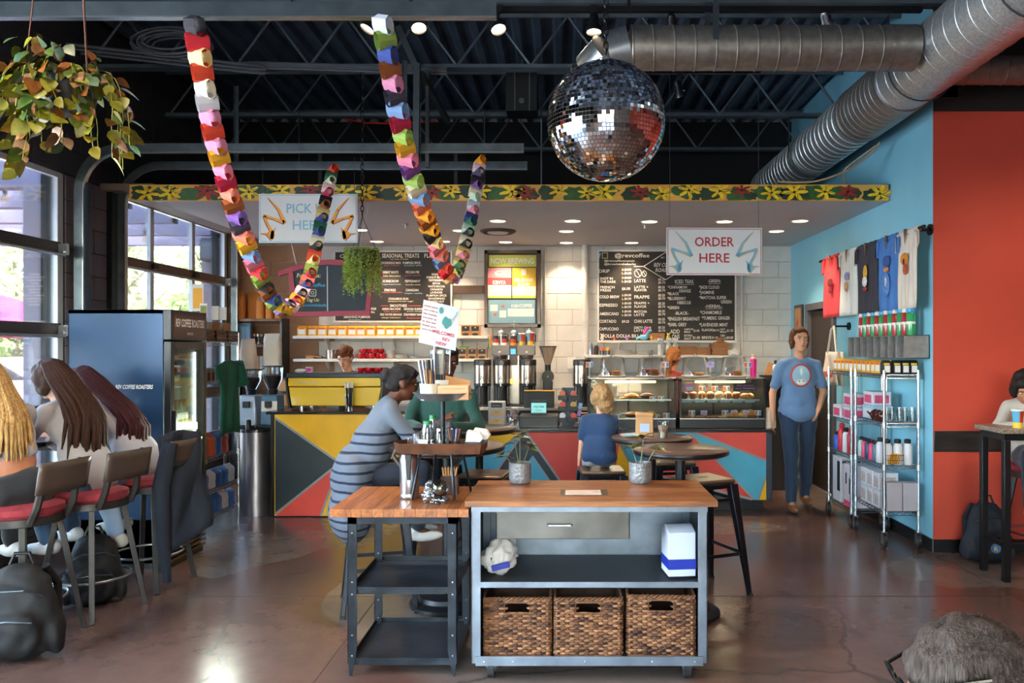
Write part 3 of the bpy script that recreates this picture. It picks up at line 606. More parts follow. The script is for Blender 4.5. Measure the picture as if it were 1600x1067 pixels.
# ---- paper garlands
cols = ['c8ccd8', 'd8293a', 'd77b93', 'e59a1c', 'e9e2c8', 'd7472c', '7b4a9c', '2c6a4a', '3c3a4c', 'c77c9a', 'e2b32c', 'e0765c', 'a08ad0', '2b3f8a', 'bfe0cc', 'b81f4a', '4a4660', 'e7cf8a', '9a5a2c', '8fae4c', '241c20', 'f0d0d8', '6f8fb8']
pm = [mat('paper_'+c, c, .75, 0, .05, 20) for c in cols]
def cat(ts, zs, t):
    for i in range(len(ts)-1):
        if t <= ts[i+1] or i == len(ts)-2:
            m = [0]*len(ts)
            for j in range(len(ts)):
                a, c = max(0, j-1), min(len(ts)-1, j+1); m[j] = (zs[c]-zs[a])/(ts[c]-ts[a])
            h_ = ts[i+1]-ts[i]; s_ = (t-ts[i])/h_
            return (2*s_**3-3*s_**2+1)*zs[i]+(s_**3-2*s_**2+s_)*h_*m[i]+(-2*s_**3+3*s_**2)*zs[i+1]+(s_**3-s_**2)*h_*m[i+1]
def garland(x0, x1, ts, zs, lab, seed):
    rn = random.Random(seed); t = thing('paper_chain_garland', lab, 'garland', (x0, 3.94, zs[0])); pts = []
    for i in range(1201): s_ = i/1200; pts.append(Vector((x0+(x1-x0)*s_, 3.94+2.72*s_, cat(ts, zs, s_))))
    d = 0; nxt = .02; k = 0; last = None
    for i in range(1, len(pts)):
        d += (pts[i]-pts[i-1]).length
        if d < nxt: continue
        nxt += .073; tg = (pts[min(1200, i+6)]-pts[i-6 if i > 6 else 0]).normalized(); p = pts[i]-Vector((x0, 3.94, zs[0]))
        side = Vector((1, 0, 0)); side = (side-tg*side.dot(tg)).normalized(); nm = tg.cross(side)
        th_ = (-.62 if k % 2 else .55)-.15*min(1, (i/1200)*2)
        ax = side*math.cos(th_)+nm*math.sin(th_); ot = nm*math.cos(th_)-side*math.sin(th_)
        w_ = rn.uniform(.047, .051); lo = rn.uniform(.045, .049); sh = rn.uniform(.026, .032); b = B(); vs = []; tw = rn.uniform(-.1, .1)
        prof = [(-1, 0), (-.72, .85), (0, 1.05), (.72, .85), (1, 0), (.72, -.85), (0, -1.05), (-.72, -.85)]
        for a, c in prof:
            q = p+tg*a*lo+ot*c*sh
            for s_ in (-1, 1): vs.append(q+ax*s_*w_+ot*tw*s_*w_)
        b.add(vs, [(j*2, j*2+1, ((j+1) % 8)*2+1, ((j+1) % 8)*2) for j in range(8)])
        ci = rn.randrange(len(cols))
        while ci == last: ci = rn.randrange(len(cols))
        last = ci; o = b.build('paper_link', pm[ci], t, flat=True); so = o.modifiers.new('s', 'SOLIDIFY'); so.thickness = .0012; k += 1
    B().tube([(0, 0, .02), (0, 0, .09)], .002, 4).tube([tuple(pts[-1]-pts[0]), tuple(pts[-1]-pts[0]+Vector((0, 0, .1)))], .002, 4).build('string', black, t)
    return t
garland(-1.83, -1.933, (0, .0926, .292, .493, .724, .888, 1), (3.22, 2.71, 2.15, 1.875, 2.10, 2.70, 3.10), 'paper chain garland swooping over the chalkboard with the red frame', 5)
garland(-.8995, -.701, (0, .0607, .188, .412, .609, .844, 1), (3.23, 3.00, 2.62, 2.27, 2.10, 2.60, 3.17), 'paper chain garland swooping in front of the food menu board', 9)
# ---- hanging signs
orange = mat('arrow_orange', 'f0a23c', .5); dred = mat('arrow_dark_red', '8e2f2a', .5); skyl = mat('sign_pale_blue', '7fb4cc', .5); signw = mat('sign_white', 'd5d8dc', .45, 0, .03, 3); yel = mat('arrow_yellow', 'ecc36a', .5); sred = mat('sign_red', 'b01d2c', .5)
def strokes(b, pts, k, y):
    """tapered stroke in the sign plane: pts (x,z,halfwidth)"""
    for (x0, z0, w0), (x1, z1, w1) in zip(pts, pts[1:]):
        d = Vector((x1-x0, z1-z0)).normalized(); n = Vector((-d.y, d.x)); e = d*.0
        b.k = k; b.add([(x0-n.x*w0, y, z0-n.y*w0), (x1-n.x*w1+d.x*w1*.5, y, z1-n.y*w1+d.y*w1*.5), (x1+n.x*w1+d.x*w1*.5, y, z1+n.y*w1+d.y*w1*.5), (x0+n.x*w0, y, z0+n.y*w0)], [(0, 1, 2, 3)])
def hang_sign(px0, px1, py0, py1, Y, l1, l2, tc, ac, sc2, lab, ztop, rz=0, edge=None):
    c = P((px0+px1)/2, (py0+py1)/2, Y); W_ = X(px1, Y)-X(px0, Y); Hh = (py1-py0)/F*Y; t = thing('hanging_sign', lab, 'sign', c, rz)
    B().box((0, 0, 0), (W_, .012, Hh)).build('board', signw, t, bev=.002)
    b = B(); e = .012
    for s_ in (-1, 1): b.box((s_*(W_/2-e), -.0065, 0), (.005, .001, Hh-2*e)); b.box((0, -.0065, s_*(Hh/2-e)), (W_-2*e, .001, .005))
    b.build('border_line', edge or tc, t)
    k = W_/828
    def q(zx, zy, s_=1): return (s_*(zx-436)*k, (487-zy)*k)
    for s_ in (-1, 1):
        b = B()
        for off, ci, y in ((5, 1, -.0068), (0, 0, -.0074)):
            S = lambda L: [(q(a+off*-1, c_+off, -s_)[0], q(a, c_+off, 1)[1], w_*k*1.35) for a, c_, w_ in L]
            strokes(b, S([(95, 308, 1), (190, 415, 8), (238, 522, 11), (150, 490, 7), (68, 466, 9), (92, 530, 8), (135, 605, 9)]), ci, y)
            strokes(b, S([(38, 612, 1), (90, 618, 7), (130, 660, 9), (140, 600, 9), (165, 562, 1)]), ci, y)
            strokes(b, S([(100, 610, 10), (140, 620, 14), (132, 650, 12)]), ci, y)
        b.build('arrow', [ac, sc2], t, flat=True)
    ch = .2*Hh
    B().text(l1, (0, -.0072, .11*Hh), ch, bold=.012, width=.44*W_ if len(l1) > 5 else .41*W_).build('lettering', tc, t, flat=True); B().text(l2, (0, -.0072, -.23*Hh), ch, bold=.012, width=.315*W_).build('lettering', tc, t, flat=True)
    b = B()
    for s_ in (-1, 1): b.tube([(s_*(W_/2-.03), 0, Hh/2-.03), (s_*(W_/2-.03), 0, ztop-c.z)], .0022, 5); b.lathe([(.007, -.009), (.007, -.0065)], (s_*(W_/2-.03), 0, Hh/2-.03), 8)
    b.build('cable', greymetal, t)
    return t
hang_sign(405, 559, 303, 379.5, 6.85, 'PICK UP', 'HERE', skyl, orange, dred, 'white hanging sign reading PICK UP HERE in pale blue with orange arrows', 3.25, 0)
hang_sign(1041, 1191, 356, 430, 6.95, 'ORDER', 'HERE', sred, skyl, yel, 'white hanging sign reading ORDER HERE in red with pale blue arrows', 4.0, 1.5)
# ---- chalkboard with a red frame
frm = mat('crimson_frame_paint', 'a52c46', .5, 0, .12, 6); slate = mat('slate_blackboard', '1c2c38', .6, 0, .25, 4)
Y = 7.45; cb = thing('chalkboard', 'dark chalkboard in a crimson roof-shaped frame behind the first garland', 'chalkboard', (0, Y, 0)); p = lambda x_, y_: (X(x_, Y), Z(y_, Y))
def plate(pts, y0, y1): return B().prism([p(*q) for q in pts], (0, y0, 0), (1, 0, 0), (0, 0, 1), (0, y1-y0, 0))
plate([(456, 424), (462, 488), (573, 486), (581, 424), (560, 415), (518, 413), (480, 417)], -.005, .008).build('slate', slate, cb)
arch = [(436+i*16.2, 424-18.5*math.sin(PI*min(1, max(0, i/10)))) for i in range(11)]
plate(arch+[(x_, y_+8.5) for x_, y_ in reversed(arch)], -.02, .012).build('top_frame', frm, cb, bev=.002)
plate([(451, 426), (459, 425), (466, 488), (458, 490)], -.018, .012).build('side_frame', frm, cb, bev=.002); plate([(577, 426), (585, 426), (578, 490), (571, 488)], -.018, .012).build('side_frame', frm, cb, bev=.002)
plate([(459, 487), (579, 485), (580, 493), (461, 495)], -.022, .012).build('bottom_frame', frm, cb, bev=.002)
plate([(511, 416), (512.5, 416), (513, 486), (511.5, 486)], -.01, -.005).build('divider', signw, cb)
chy, chb, chw = mat('chalk_yellow', 'e8d9a0', .8), mat('chalk_blue', '58b4e0', .8), mat('chalk_white', 'e8e6e0', .8)
tx = lambda b, s_, x_, y_, h_, w_=None, **k: b.text(s_, (X(x_, Y), -.0065, Z(y_, Y)), h_/F*Y, width=(w_/F*Y if w_ else None), align='L', **k)
b = B(); tx(b, 'Follow us:', 464, 433.5, 6.5, 37, bold=.02, slant=.15); tx(b, 'Tag Us:', 479, 471, 5.5, 20, bold=.02, slant=.15); b.build('chalk_writing', chy, cb, flat=True)
b = B(); tx(b, '@revcoffee', 466, 448, 6, 42, bold=.01, slant=.2); tx(b, '#brewinintheburbs', 470, 479, 5, 40, bold=.01, slant=.1); b.build('chalk_writing', chb, cb, flat=True)
ig = B().tube([(X(489+5*c_, Y), -.007, Z(457.5+5*s_, Y)) for c_, s_ in ((-.9, -1), (.9, -1), (1, -.9), (1, .9), (.9, 1), (-.9, 1), (-1, .9), (-1, -.9))], .004, 4, closed=True).tube([(X(494, Y)-.0+.013*math.cos(a)-.03, -.007, Z(457.5, Y)+.013*math.sin(a)) for a in [2*PI*i/12 for i in range(12)]], .003, 4, closed=True)
ig.build('social_icon', chw, cb)
B().tube([(X(463, Y), -.0, Z(413, Y)), (X(447, Y), -.1, ZS)], .004, 5).tube([(X(558, Y), 0, Z(413, Y)), (X(580, Y), -.1, ZS)], .004, 5).build('cord', white, cb)
# ---- hanging plants
def leafmesh(n_, L, W_, mats_):
    b = B(); out = [(0, 0), (.12, .34), (.35, .5), (.62, .40), (.85, .2), (1, 0)]
    vs = []
    for t_, w_ in out: vs += [(-w_*W_, t_*L, .12*w_*L-.22*t_*t_*L), (0, t_*L, -.22*t_*t_*L), (w_*W_, t_*L, .12*w_*L-.22*t_*t_*L)]
    b.add(vs, [f for i in range(5) for f in ((i*3, i*3+1, i*3+4, i*3+3), (i*3+1, i*3+2, i*3+5, i*3+4))]); o = b.build(n_, mats_, ang=80); me = o.data; bpy.data.objects.remove(o); return me
lm = [leafmesh('leaf', .085, .07, mat('leaf_'+n_, c, .4, 0, .4, 14, spec=.4, col2=c2)) for n_, c, c2 in (('lime', '5c6a18', 'a09a2c'), ('green', '2c4418', '58702a'), ('yellow_edge', '74701c', 'b89c2c'), ('teal', '2e4638', '5c7a50'), ('rust', '602c10', '9a6428'), ('brown', '6c4022', '9c7244'))]
hp = thing('hanging_pothos', 'big hanging basket of trailing heart-leaf vine with yellowing leaves', 'plant', P(106, 148, 3.4))
B().lathe([(.07, -.08), (.10, -.06), (.12, .05), (.125, .06), (.115, .06), (.1, .03), (0, .03)], n=20).build('pot', mat('dark_plastic_pot', '1d1f24', .4), hp)
random.seed(21); vb = B(); leaves = []
for s_ in range(26):
    a = random.uniform(0, 2*PI); r0 = .12; p_ = Vector((math.cos(a)*r0, math.sin(a)*r0, .08)); v = Vector((math.cos(a)*.05, math.sin(a)*.05, random.uniform(.02, .05))); pts = [p_.copy()]
    L_ = random.randint(6, 11)
    if -1.2 < math.cos(a) < -.2: L_ += 1
    for q in range(L_):
        v += Vector((random.uniform(-.012, .012)+math.cos(a)*.001, random.uniform(-.012, .012), -.026)); v = v.normalized()*.04; p_ = p_+v
        rr = math.hypot(p_.x, p_.y)
        if rr > .24: p_.x *= .24/rr; p_.y *= .24/rr
        pts.append(p_.copy()); leaves.append((p_.copy(), a+random.uniform(-1.3, 1.3)))
    vb.tube(pts, .0022, 4)
for q in range(100):
    a = random.uniform(0, 2*PI); r_ = random.uniform(.05, .2); leaves.append((Vector((math.cos(a)*r_, -abs(math.sin(a))*r_ if q % 3 else math.sin(a)*r_, random.uniform(-.08, .26)-r_*.3)), a))
vb.build('vine', mat('vine_stem', '8a8a30', .6), hp)
random.shuffle(leaves); leaves.sort(key=lambda l: l[0].y)
for i, (p_, a) in enumerate(leaves[:300]):
    k = random.choices(range(6), (26, 24, 14, 8, 14, 14))[0]; o = bpy.data.objects.new('leaf', lm[k]); COL.objects.link(o); o.parent = hp; o.location = p_
    o.rotation_euler = (random.uniform(-1.5, -.2), random.uniform(-.8, .8), a-PI/2); o.scale = (random.uniform(.62, 1.0),)*3
B().tube([(0, .15, .06), (.0, 0, 1.7)], .003, 4).tube([(-.13, -.08, .06), (0, 0, 1.7)], .003, 4).tube([(.13, -.08, .06), (0, 0, 1.7)], .003, 4).build('hanging_wire', mat('rust_wire', '5a3020', .6), hp)
sp = thing('hanging_succulent', 'bright green trailing succulent hanging on a chain above the espresso bar', 'plant', P(566, 398, 6.87))
b = B(); random.seed(33)
for s_ in range(170):
    a = random.uniform(0, 2*PI); rr = .15*math.sqrt(random.random()); L_ = random.uniform(.12, .42) if rr > .08 else .12; x_, y_ = math.cos(a)*rr, math.sin(a)*rr; n_ = int(L_/.013); z = .06
    for q in range(n_):
        z -= .013; x_ += random.uniform(-.006, .006)+math.cos(a)*.0006; y_ += random.uniform(-.006, .006)
        for g in range(3):
            d1 = Vector((random.gauss(0, 1), random.gauss(0, 1), random.gauss(0, .6))).normalized(); d2 = d1.orthogonal().normalized(); s2 = random.uniform(.006, .011); pp_ = Vector((x_, y_, z))+d1*.01; b.k = random.randrange(3)
            b.add([pp_-d1*s2, pp_-d2*s2*.6, pp_+d1*s2, pp_+d2*s2*.6], [(0, 1, 2, 3)])
fo_ = b.build('foliage', [mat('succulent_lime', 'a5c04a', .5, 0, .2, 5), mat('succulent_green', '7a9c3c', .5, 0, .2, 5), mat('succulent_pale', 'c8d07a', .5, 0, .2, 5)], sp, flat=True); fo_['kind'] = 'stuff'
B().lathe([(.09, -.12), (.13, .0), (.14, .03), (.12, .03), (0, .02)], n=18).build('pot', MATS['dark_plastic_pot'], sp)
b = B()
for k in range(3): a = 2*PI*k/3+.5; b.tube([(.13*math.cos(a), .13*math.sin(a), .03), (0, 0, .33)], .003, 4)
b.build('hanging_wire', black, sp); chain(B(), (0, 0, .33), 4.02-sp.location.z, .045, .004).build('chain', MATS['dark_chain'], sp)
# ================================================================ BACK WALL AND COUNTERS
def bt(name, lab, cat_, px0, px1, py0, py1, Y, dep, m, group=None, rz=0, bev=.003, part='body'):
    """thing whose front face fills the pixel rectangle at depth Y; origin = bottom centre of the front face"""
    x0, x1, z0, z1 = X(px0, Y), X(px1, Y), Z(py1, Y), Z(py0, Y); t = thing(name, lab, cat_, ((x0+x1)/2, Y, z0), rz, group)
    t['w'], t['h'] = x1-x0, z1-z0
    if m: B().bx(-(x1-x0)/2, (x1-x0)/2, 0, dep, 0, z1-z0).build(part, m, t, bev=bev)
    return t
chk = mat('chalk_paint_white', 'e6e1d8', .8, 0, .1, 60); chk2 = mat('chalk_paint_cream', 'e6d39a', .8); chk3 = mat('chalk_paint_pink', 'd0646a', .8); chk4 = mat('chalk_paint_blue', '9ac4d4', .8)
mboard = mat('menu_blackboard', '2b2826', .55, 0, .25, 3); trimw = mat('board_white_trim', 'd9d6d2', .5)
def board(name, lab, px0, px1, py0, py1, Y):
    t = thing(name, lab, 'menu board', (0, Y, 0)); x0, x1, z0, z1 = X(px0, Y), X(px1, Y), Z(py1, Y), Z(py0, Y)
    B().bx(x0, x1, -.0, .02, z0, z1).build('board', mboard, t)
    e = .022; B().bx(x0-e, x1+e, -.008, .022, z1, z1+e).bx(x0-e, x1+e, -.008, .022, z0-e, z0).bx(x0-e, x0, -.008, .022, z0, z1).bx(x1, x1+e, -.008, .022, z0, z1).build('frame', trimw, t, bev=.002)
    return t
def wr(b, Y, s_, px, py, h_, w_=None, al='L', bold=.015, **k): b.text(s_, (X(px, Y), -.0015, Z(py, Y)), h_/F*Y, width=(w_/F*Y if w_ else None), align=al, bold=bold, **k)
Y = 10.14
t = board('menu_board', 'food and flavour menu blackboard behind the trailing succulent', 524, 704, 394, 501, Y)
b = B()
for s_, x_, y_, h_, w_ in (('CLASSICS', 531, 403, 6, 40), ('SEASONAL TREATS', 597, 402.5, 6.5, 58), ('FLAVORS', 663, 402.5, 6.5, 34), ('GINGERBREAD MAN', 594, 412.5, 3.8, 32), ('PUMPKIN SPICE', 629.5, 412.5, 3.8, 27.5), ('GREAT WHITE', 598, 427, 3.8, 24.5), ('PECAN PIE', 634, 427, 3.8, 21), ('SCARECROW', 598, 441, 3.8, 25), ('PEPPERMINT', 633, 441, 3.8, 24), ("S'MORES", 600.5, 455, 3.8, 18), ('CANADIAN', 634, 455, 3.8, 20), ('CINNAMON BUN', 607, 468.5, 3.6, 31), ('SMOOTHIES', 609, 479.5, 4.2, 27), ('GREEN MACHINE', 597, 484.3, 3.4, 29), ('GEORGIA SUNRISE', 631, 484.3, 3.4, 30), ('FIRE WATER MANGO', 594, 493, 3.4, 34), ('STRAWBERRY BANANA', 631, 493, 3.4, 34), ('SMASHING PUMPKIN', 537, 497, 3.6, 41), ('WINDER', 578, 484, 3.6, 10), ('FALL', 578, 489, 3.4, 8)): wr(b, Y, s_, x_, y_, h_, w_)
for i, s_ in enumerate(('BANANA', 'PEANUT BUTTER', 'PEPPERMINT', 'MOCHA', 'WHITE MOCHA', 'CINNAMON', 'LAVENDER', 'PUMPKIN SPICE', 'GINGERBREAD', 'TOFFEE NUT', 'HAZELNUT')): wr(b, Y, s_, 682, 430+i*4.75, 3.3, min(31, 2.4*len(s_)), 'C')
for i in range(6): wr(b, Y, ('MOCHA', 'COFFEE', 'CUBANO', 'HONEY', 'VIENNA', 'FLAT')[i], 540, 415+i*12, 3.6, 20)
b.build('lettering', chk, t, flat=True)
for m_, L in ((chk3, ((600, 415.5, 24, 'ginger molasses'), (633, 431, 24, 'pecan caramel'), (597, 457.5, 32, 'chocolate toasted mallow'), (600, 487.5, 24, 'kale apple'), (636, 497.5, 28, 'banana'))), (chk2, ((610, 405.7, 28, 'hot, iced, or frozen'), (596, 432, 30, 'white chocolate'), (634, 445.5, 23, 'mocha mint'), (606, 471.5, 40, 'cinnamon brown sugar'), (596, 497, 30, 'mango habanero'))), (chk4, ((632, 415.5, 27, 'pumpkin spice'), (598, 445, 28, 'maple butterscotch'), (632, 459, 28, 'maple vanilla'), (636, 487, 24, 'peach mango'), (545, 500, 20, 'pumpkin')))):
    b = B()
    for x_, y_, w_, s_ in L: wr(b, Y, s_, x_, y_, 1.9, w_)
    b.build('lettering', m_, t, flat=True)
b = B(); b.bx(X(595, Y), X(607, Y), -.002, 0, Z(478, Y), Z(477.2, Y)).bx(X(638, Y), X(658, Y), -.002, 0, Z(478, Y), Z(477.2, Y)); b.build('rule_line', chk3, t)
t = board('menu_board', 'drinks menu blackboard over the pastry cases', 936, 1148, 393, 533, Y)
b = B(); g = lambda zx, zy: (920+zx/6.667, 380+zy/6.667)
def w2(s_, zx0, zx1, zyb, zh, b_=None, **k): x_, y_ = g(zx0, zyb); wr(b_ or b, Y, s_, x_, y_, zh/6.667, (zx1-zx0)/6.667, **k)
for s_, a, c, yb, h_ in (('@revcoffee', 270, 632, 148, 44), ('@revcoffeetravels', 160, 478, 192, 20), ('@brewinintheburbs', 160, 490, 226, 20), ('DRIP', 105, 218, 306, 34), ('SHOT IN', 118, 250, 380, 26), ('THE DARK', 118, 284, 414, 26), ('FRENCH', 120, 268, 470, 26), ('PRESS', 120, 232, 502, 26), ('COLD BREW', 112, 318, 572, 30), ('ESPRESSO', 112, 300, 660, 32), ('AMERICANO', 112, 312, 750, 32), ('CORTADO', 110, 285, 828, 32), ('CAPPUCCINO', 110, 312, 908, 32), ('DOLLA DOLLA BILL Y\'ALL', 130, 650, 982, 36), ('$6.00', 345, 432, 486, 28), ('$4.25', 345, 420, 826, 26), ('LATTE', 474, 594, 406, 34), ('LATTE +', 474, 620, 468, 26), ('FLAVOR', 474, 604, 500, 26), ('FRAPPE', 474, 632, 576, 34), ('FRAPPE +', 474, 632, 636, 26), ('FLAVOR', 474, 600, 672, 26), ('MATCHA', 472, 606, 724, 26), ('LATTE', 472, 578, 758, 26), ('CHAI LATTE', 472, 662, 828, 34), ('DIRTY CHAI', 472, 648, 894, 28), ('LATTE', 472, 578, 922, 24), ('ICED TEAS', 898, 1090, 416, 38), ('-GREEN-', 1240, 1376, 408, 34), ('*CINNAMON', 822, 1022, 472, 30), ('ORANGE', 938, 1062, 512, 34), ('*BLACK', 820, 940, 540, 30), ('*BLUEBERRY', 820, 1012, 590, 32), ('HIBISCUS', 922, 1062, 634, 34), ('*GREEN', 820, 940, 686, 32), ('-BLACK-', 896, 1040, 744, 34), ('*ENGLISH BREAKFAST', 822, 1156, 804, 36), ('*EARL GREY', 822, 1020, 864, 36), ('*JADE CLOUD', 1150, 1360, 474, 34), ('*JASMINE', 1150, 1306, 528, 34), ('*MATCHA SUPER', 1150, 1434, 582, 34), ('GREEN', 1374, 1486, 626, 34), ('-HERBAL-', 1212, 1390, 672, 34), ('*CHAMOMILE', 1160, 1384, 738, 36), ('*TUMERIC GINGER', 1178, 1470, 796, 36), ('*LAVENDER MINT', 1152, 1448, 866, 36), ('ADD', 848, 946, 940, 44), ('ONS', 866, 946, 992, 44), ('ALMOND', 994, 1090, 904, 18), ('MILK', 994, 1062, 932, 20), ('$1.00', 1092, 1150, 922, 24), ('FLAVORS', 1178, 1300, 916, 26), ('$0.75', 1302, 1358, 916, 20), ('OAT', 1368, 1420, 906, 20), ('MILK', 1368, 1436, 932, 20), ('$1.25', 1440, 1504, 920, 24), ('EXTRA', 994, 1080, 972, 22), ('SHOT', 994, 1068, 1004, 22), ('$1.00', 1084, 1158, 996, 28), ('BREVE', 1178, 1276, 996, 30), ('$1.00', 1282, 1346, 992, 22), ('CBD', 1370, 1420, 972, 22), ('SHOT', 1370, 1430, 1004, 22), ('$4.00', 1434, 1504, 996, 28)): w2(s_, a, c, yb, h_)
for yy in (290, 375, 0, 555, 640, 725): 
    if yy: w2('$4.00', 372, 442, yy-4, 24), w2('$4.50', 372, 442, yy+34, 24)
for yy in (390, 470, 555, 640, 720, 805, 890): w2('$5.25', 724, 792, yy-2, 24), w2('$5.75', 724, 796, yy+30, 22)
w2('@', 0, 0, 0, 0) if 0 else None
w2('EST', 752, 790, 158, 16); w2("ROASTERS", 692, 900, 298, 40, slant=.2); w2("REV COFFEE", 676, 900, 246, 44, slant=.2)
for a, c, yy in ((898, 1098, 428), (1244, 1376, 420), (1214, 1394, 682)): x0, y0 = g(a, yy); x1, _ = g(c, yy); b.bx(X(x0, Y), X(x1, Y), -.0015, 0, Z(y0+.5, Y), Z(y0, Y))
for zx, zy, rx, rz_ in ((512, 312, 36, 42), (578, 318, 22, 30)):
    x_, y_ = g(zx, zy); k_ = Y/F/6.667; b.tube([(X(x_, Y)+rx*k_*math.cos(a), -.001, Z(y_, Y)+rz_*k_*math.sin(a)) for a in [2*PI*i/16 for i in range(16)]], .004, 4, closed=True); b.tube([(X(x_, Y)-rx*k_*.5, -.001, Z(y_, Y)+rz_*k_*.7), (X(x_, Y), -.001, Z(y_, Y)+rz_*k_*.1), (X(x_, Y)+rx*k_*.5, -.001, Z(y_, Y)-rz_*k_*.7)], .004, 4)
L = [g(470, 242), g(570, 242), g(800, 380), g(1030, 242), g(800, 95), g(570, 242)]
b.tube([(X(x_, Y), -.002, Z(y_, Y)) for x_, y_ in L], .006, 4)
b.build('lettering', chk, t, flat=True)
b = B()
for yy in (278, 362, 545, 628, 712): w2('S-', 345, 370, yy+8, 22, b), w2('L-', 345, 370, yy+46, 22, b)
b.build('lettering', chk2, t, flat=True)
b = B(); w2('f', 98, 128, 152, 50, b, ); b.build('social_icon', mat('chalk_sky', '7cc0ea', .8), t, flat=True)
x_, y_ = g(168, 128); B().tube([(X(x_, Y)+a*.034, -.001, Z(y_, Y)+c*.034) for a, c in ((-1, -1), (1, -1), (1, 1), (-1, 1))], .005, 4, closed=True).build('social_icon', chk2, t)
# brewing poster
fw = mat('dark_walnut_frame', '3d251b', .4, 0, .25, 5, coat=.3)
t = thing('brewing_poster', 'dark framed poster of bright panels reading NOW BREWING', 'poster', (0, Y, 0)); q = lambda x0, x1, y0, y1, d: (X(x0, Y), X(x1, Y), -d, .02, Z(y1, Y), Z(y0, Y))
B().bx(*q(759, 843, 396, 509, 0)).build('backing', blackpl, t)
for r_ in ((757, 845, 391, 397), (757, 845, 506, 512), (757, 762.5, 391, 512), (839, 845, 391, 512)): B().bx(*q(*r_, .03)).build('frame', fw, t, bev=.005)
for r_, nm, c in (((764, 838, 398.5, 417), 'header_panel', 'b9c85a'), ((762.5, 799, 418.5, 434), 'panel', 'd98f9a'), ((762.5, 799, 434, 445.5), 'panel', 'd9484e'), ((762.5, 799, 445.5, 466), 'panel', 'e8dcd0'), ((800.5, 837.5, 418.5, 447.5), 'panel', 'e0b63c'), ((800.5, 837.5, 447.5, 466), 'panel', 'e8dcd0'), ((763, 836.5, 468.5, 505), 'panel', '7fa9bd')): B().bx(*q(*r_, .008)).build(nm, mat('poster_'+c, c, .5, 0, .04, 4), t)
B().bx(*q(762.5, 799, 463, 466, .009)).bx(*q(800.5, 837.5, 462, 466, .009)).build('stripe', mat('poster_b9c85a', 'b9c85a'), t)
b = B()
def wp(s_, x0, x1, yb, h_): b.text(s_, (X(x0, Y), -.0095, Z(yb, Y)), h_/F*Y, width=(x1-x0)/F*Y, align='L', bold=.03)
wp('NOW BREWING', 767, 834.5, 412, 9); wp('KENYA', 770, 790.5, 444, 5.8); wp('BELMONT', 804, 833, 440, 5); wp('BLEND', 809, 828, 446.5, 5); wp('ICED', 799, 811, 480, 4.2); wp('COFFEE', 811.5, 831.5, 480, 5)
b.bx(*q(793.5, 834.5, 482, 494.5, .0093)); b.bx(*q(766, 777.5, 476, 486, .0093)); b.bx(*q(780.5, 791, 485, 496, .0093)); b.bx(*q(815, 822, 421, 430, .0093))
b.ell((X(780.5, Y), -.009, Z(427, Y)), (.06, .002, .03), 14, 6); b.build('print', paperw, t, flat=True)
B().ell((X(780.5, Y), -.0105, Z(426, Y)), (.045, .002, .008), 12, 5).ell((X(786, Y), -.0095, Z(478.5, Y)), (.02, .001, .018), 6, 4).ell((X(773.5, Y), -.0095, Z(491.5, Y)), (.02, .001, .018), 6, 4).build('print', mat('poster_orange', 'd9683c', .6), t)
# small framed picture and switch plates
t = bt('framed_picture', 'narrow dark framed warm print on the blue wall next to the doorway', 'picture', 1236.5, 1256, 470, 560, 10.0, .0, None)
for i in (0,):
    t.location = (XR-.02, 9.62, 1.48); B().bx(-.01, .015, -.16, .16, 0, .66).build('frame', fw, t, bev=.004); B().bx(-.013, -.01, -.125, .125, .04, .62).build('print', mat('warm_print', 'c98a55', .5, 0, .3, 6), t); B().ell((-.0135, 0, .33), (.002, .05, .16), 10, 8).build('print_figure', mat('rust_print', 'a8442c', .6), t)
t.location.y = 9.8
for px, py, lab in ((893, 567, 'blank white wall plate behind the black grinder'), ): bt('wall_plate', lab, 'switch plate', px-6.5, px+6.5, py-9, py+9, 10.16, .015, paperw)
t = bt('power_outlet', 'double power outlet on the back wall behind the payment tower', 'outlet', 875, 889, 678/8+595, 595+99, 10.16, .015, paperw); t.location.z = Z(688, 10.16)+.4
b = B(); b.bx(X(705, Y), X(757, Y), -.0, .02, Z(459, Y), Z(446, Y)); single(b, 'speaker_bar', mat('brown_bar', '4a372c', .5), 'dark brown bar on the wall between the food menu and the brewing poster', 'bar', (0, Y, 0), bev=.003)
# ---- back counter
ctop = mat('dark_counter_top', '1b1a1b', .25, 0, .2, 12, coat=.4); cab = mat('dark_cabinet', '2a221e', .5, 0, .2, 4, stretch=(8, 1, 1))
t = thing('back_counter', 'dark back counter under the wall shelves carrying the coffee brewers', 'counter', (0, 9.55, 0))
B().bx(-3.95, 2.55, 0, .62, .86, .9).build('worktop', mat('steel_worktop', '8f8a86', .3, .8, .1, 10), t, bev=.003); B().bx(-3.95, 2.55, .06, .6, .0, .86).build('carcass', cab, t)
for i in range(9): B().bx(-2.88+i*.6, -2.32+i*.6, .04, .058, .12, .84).build('cabinet_door', cab, t, bev=.003)
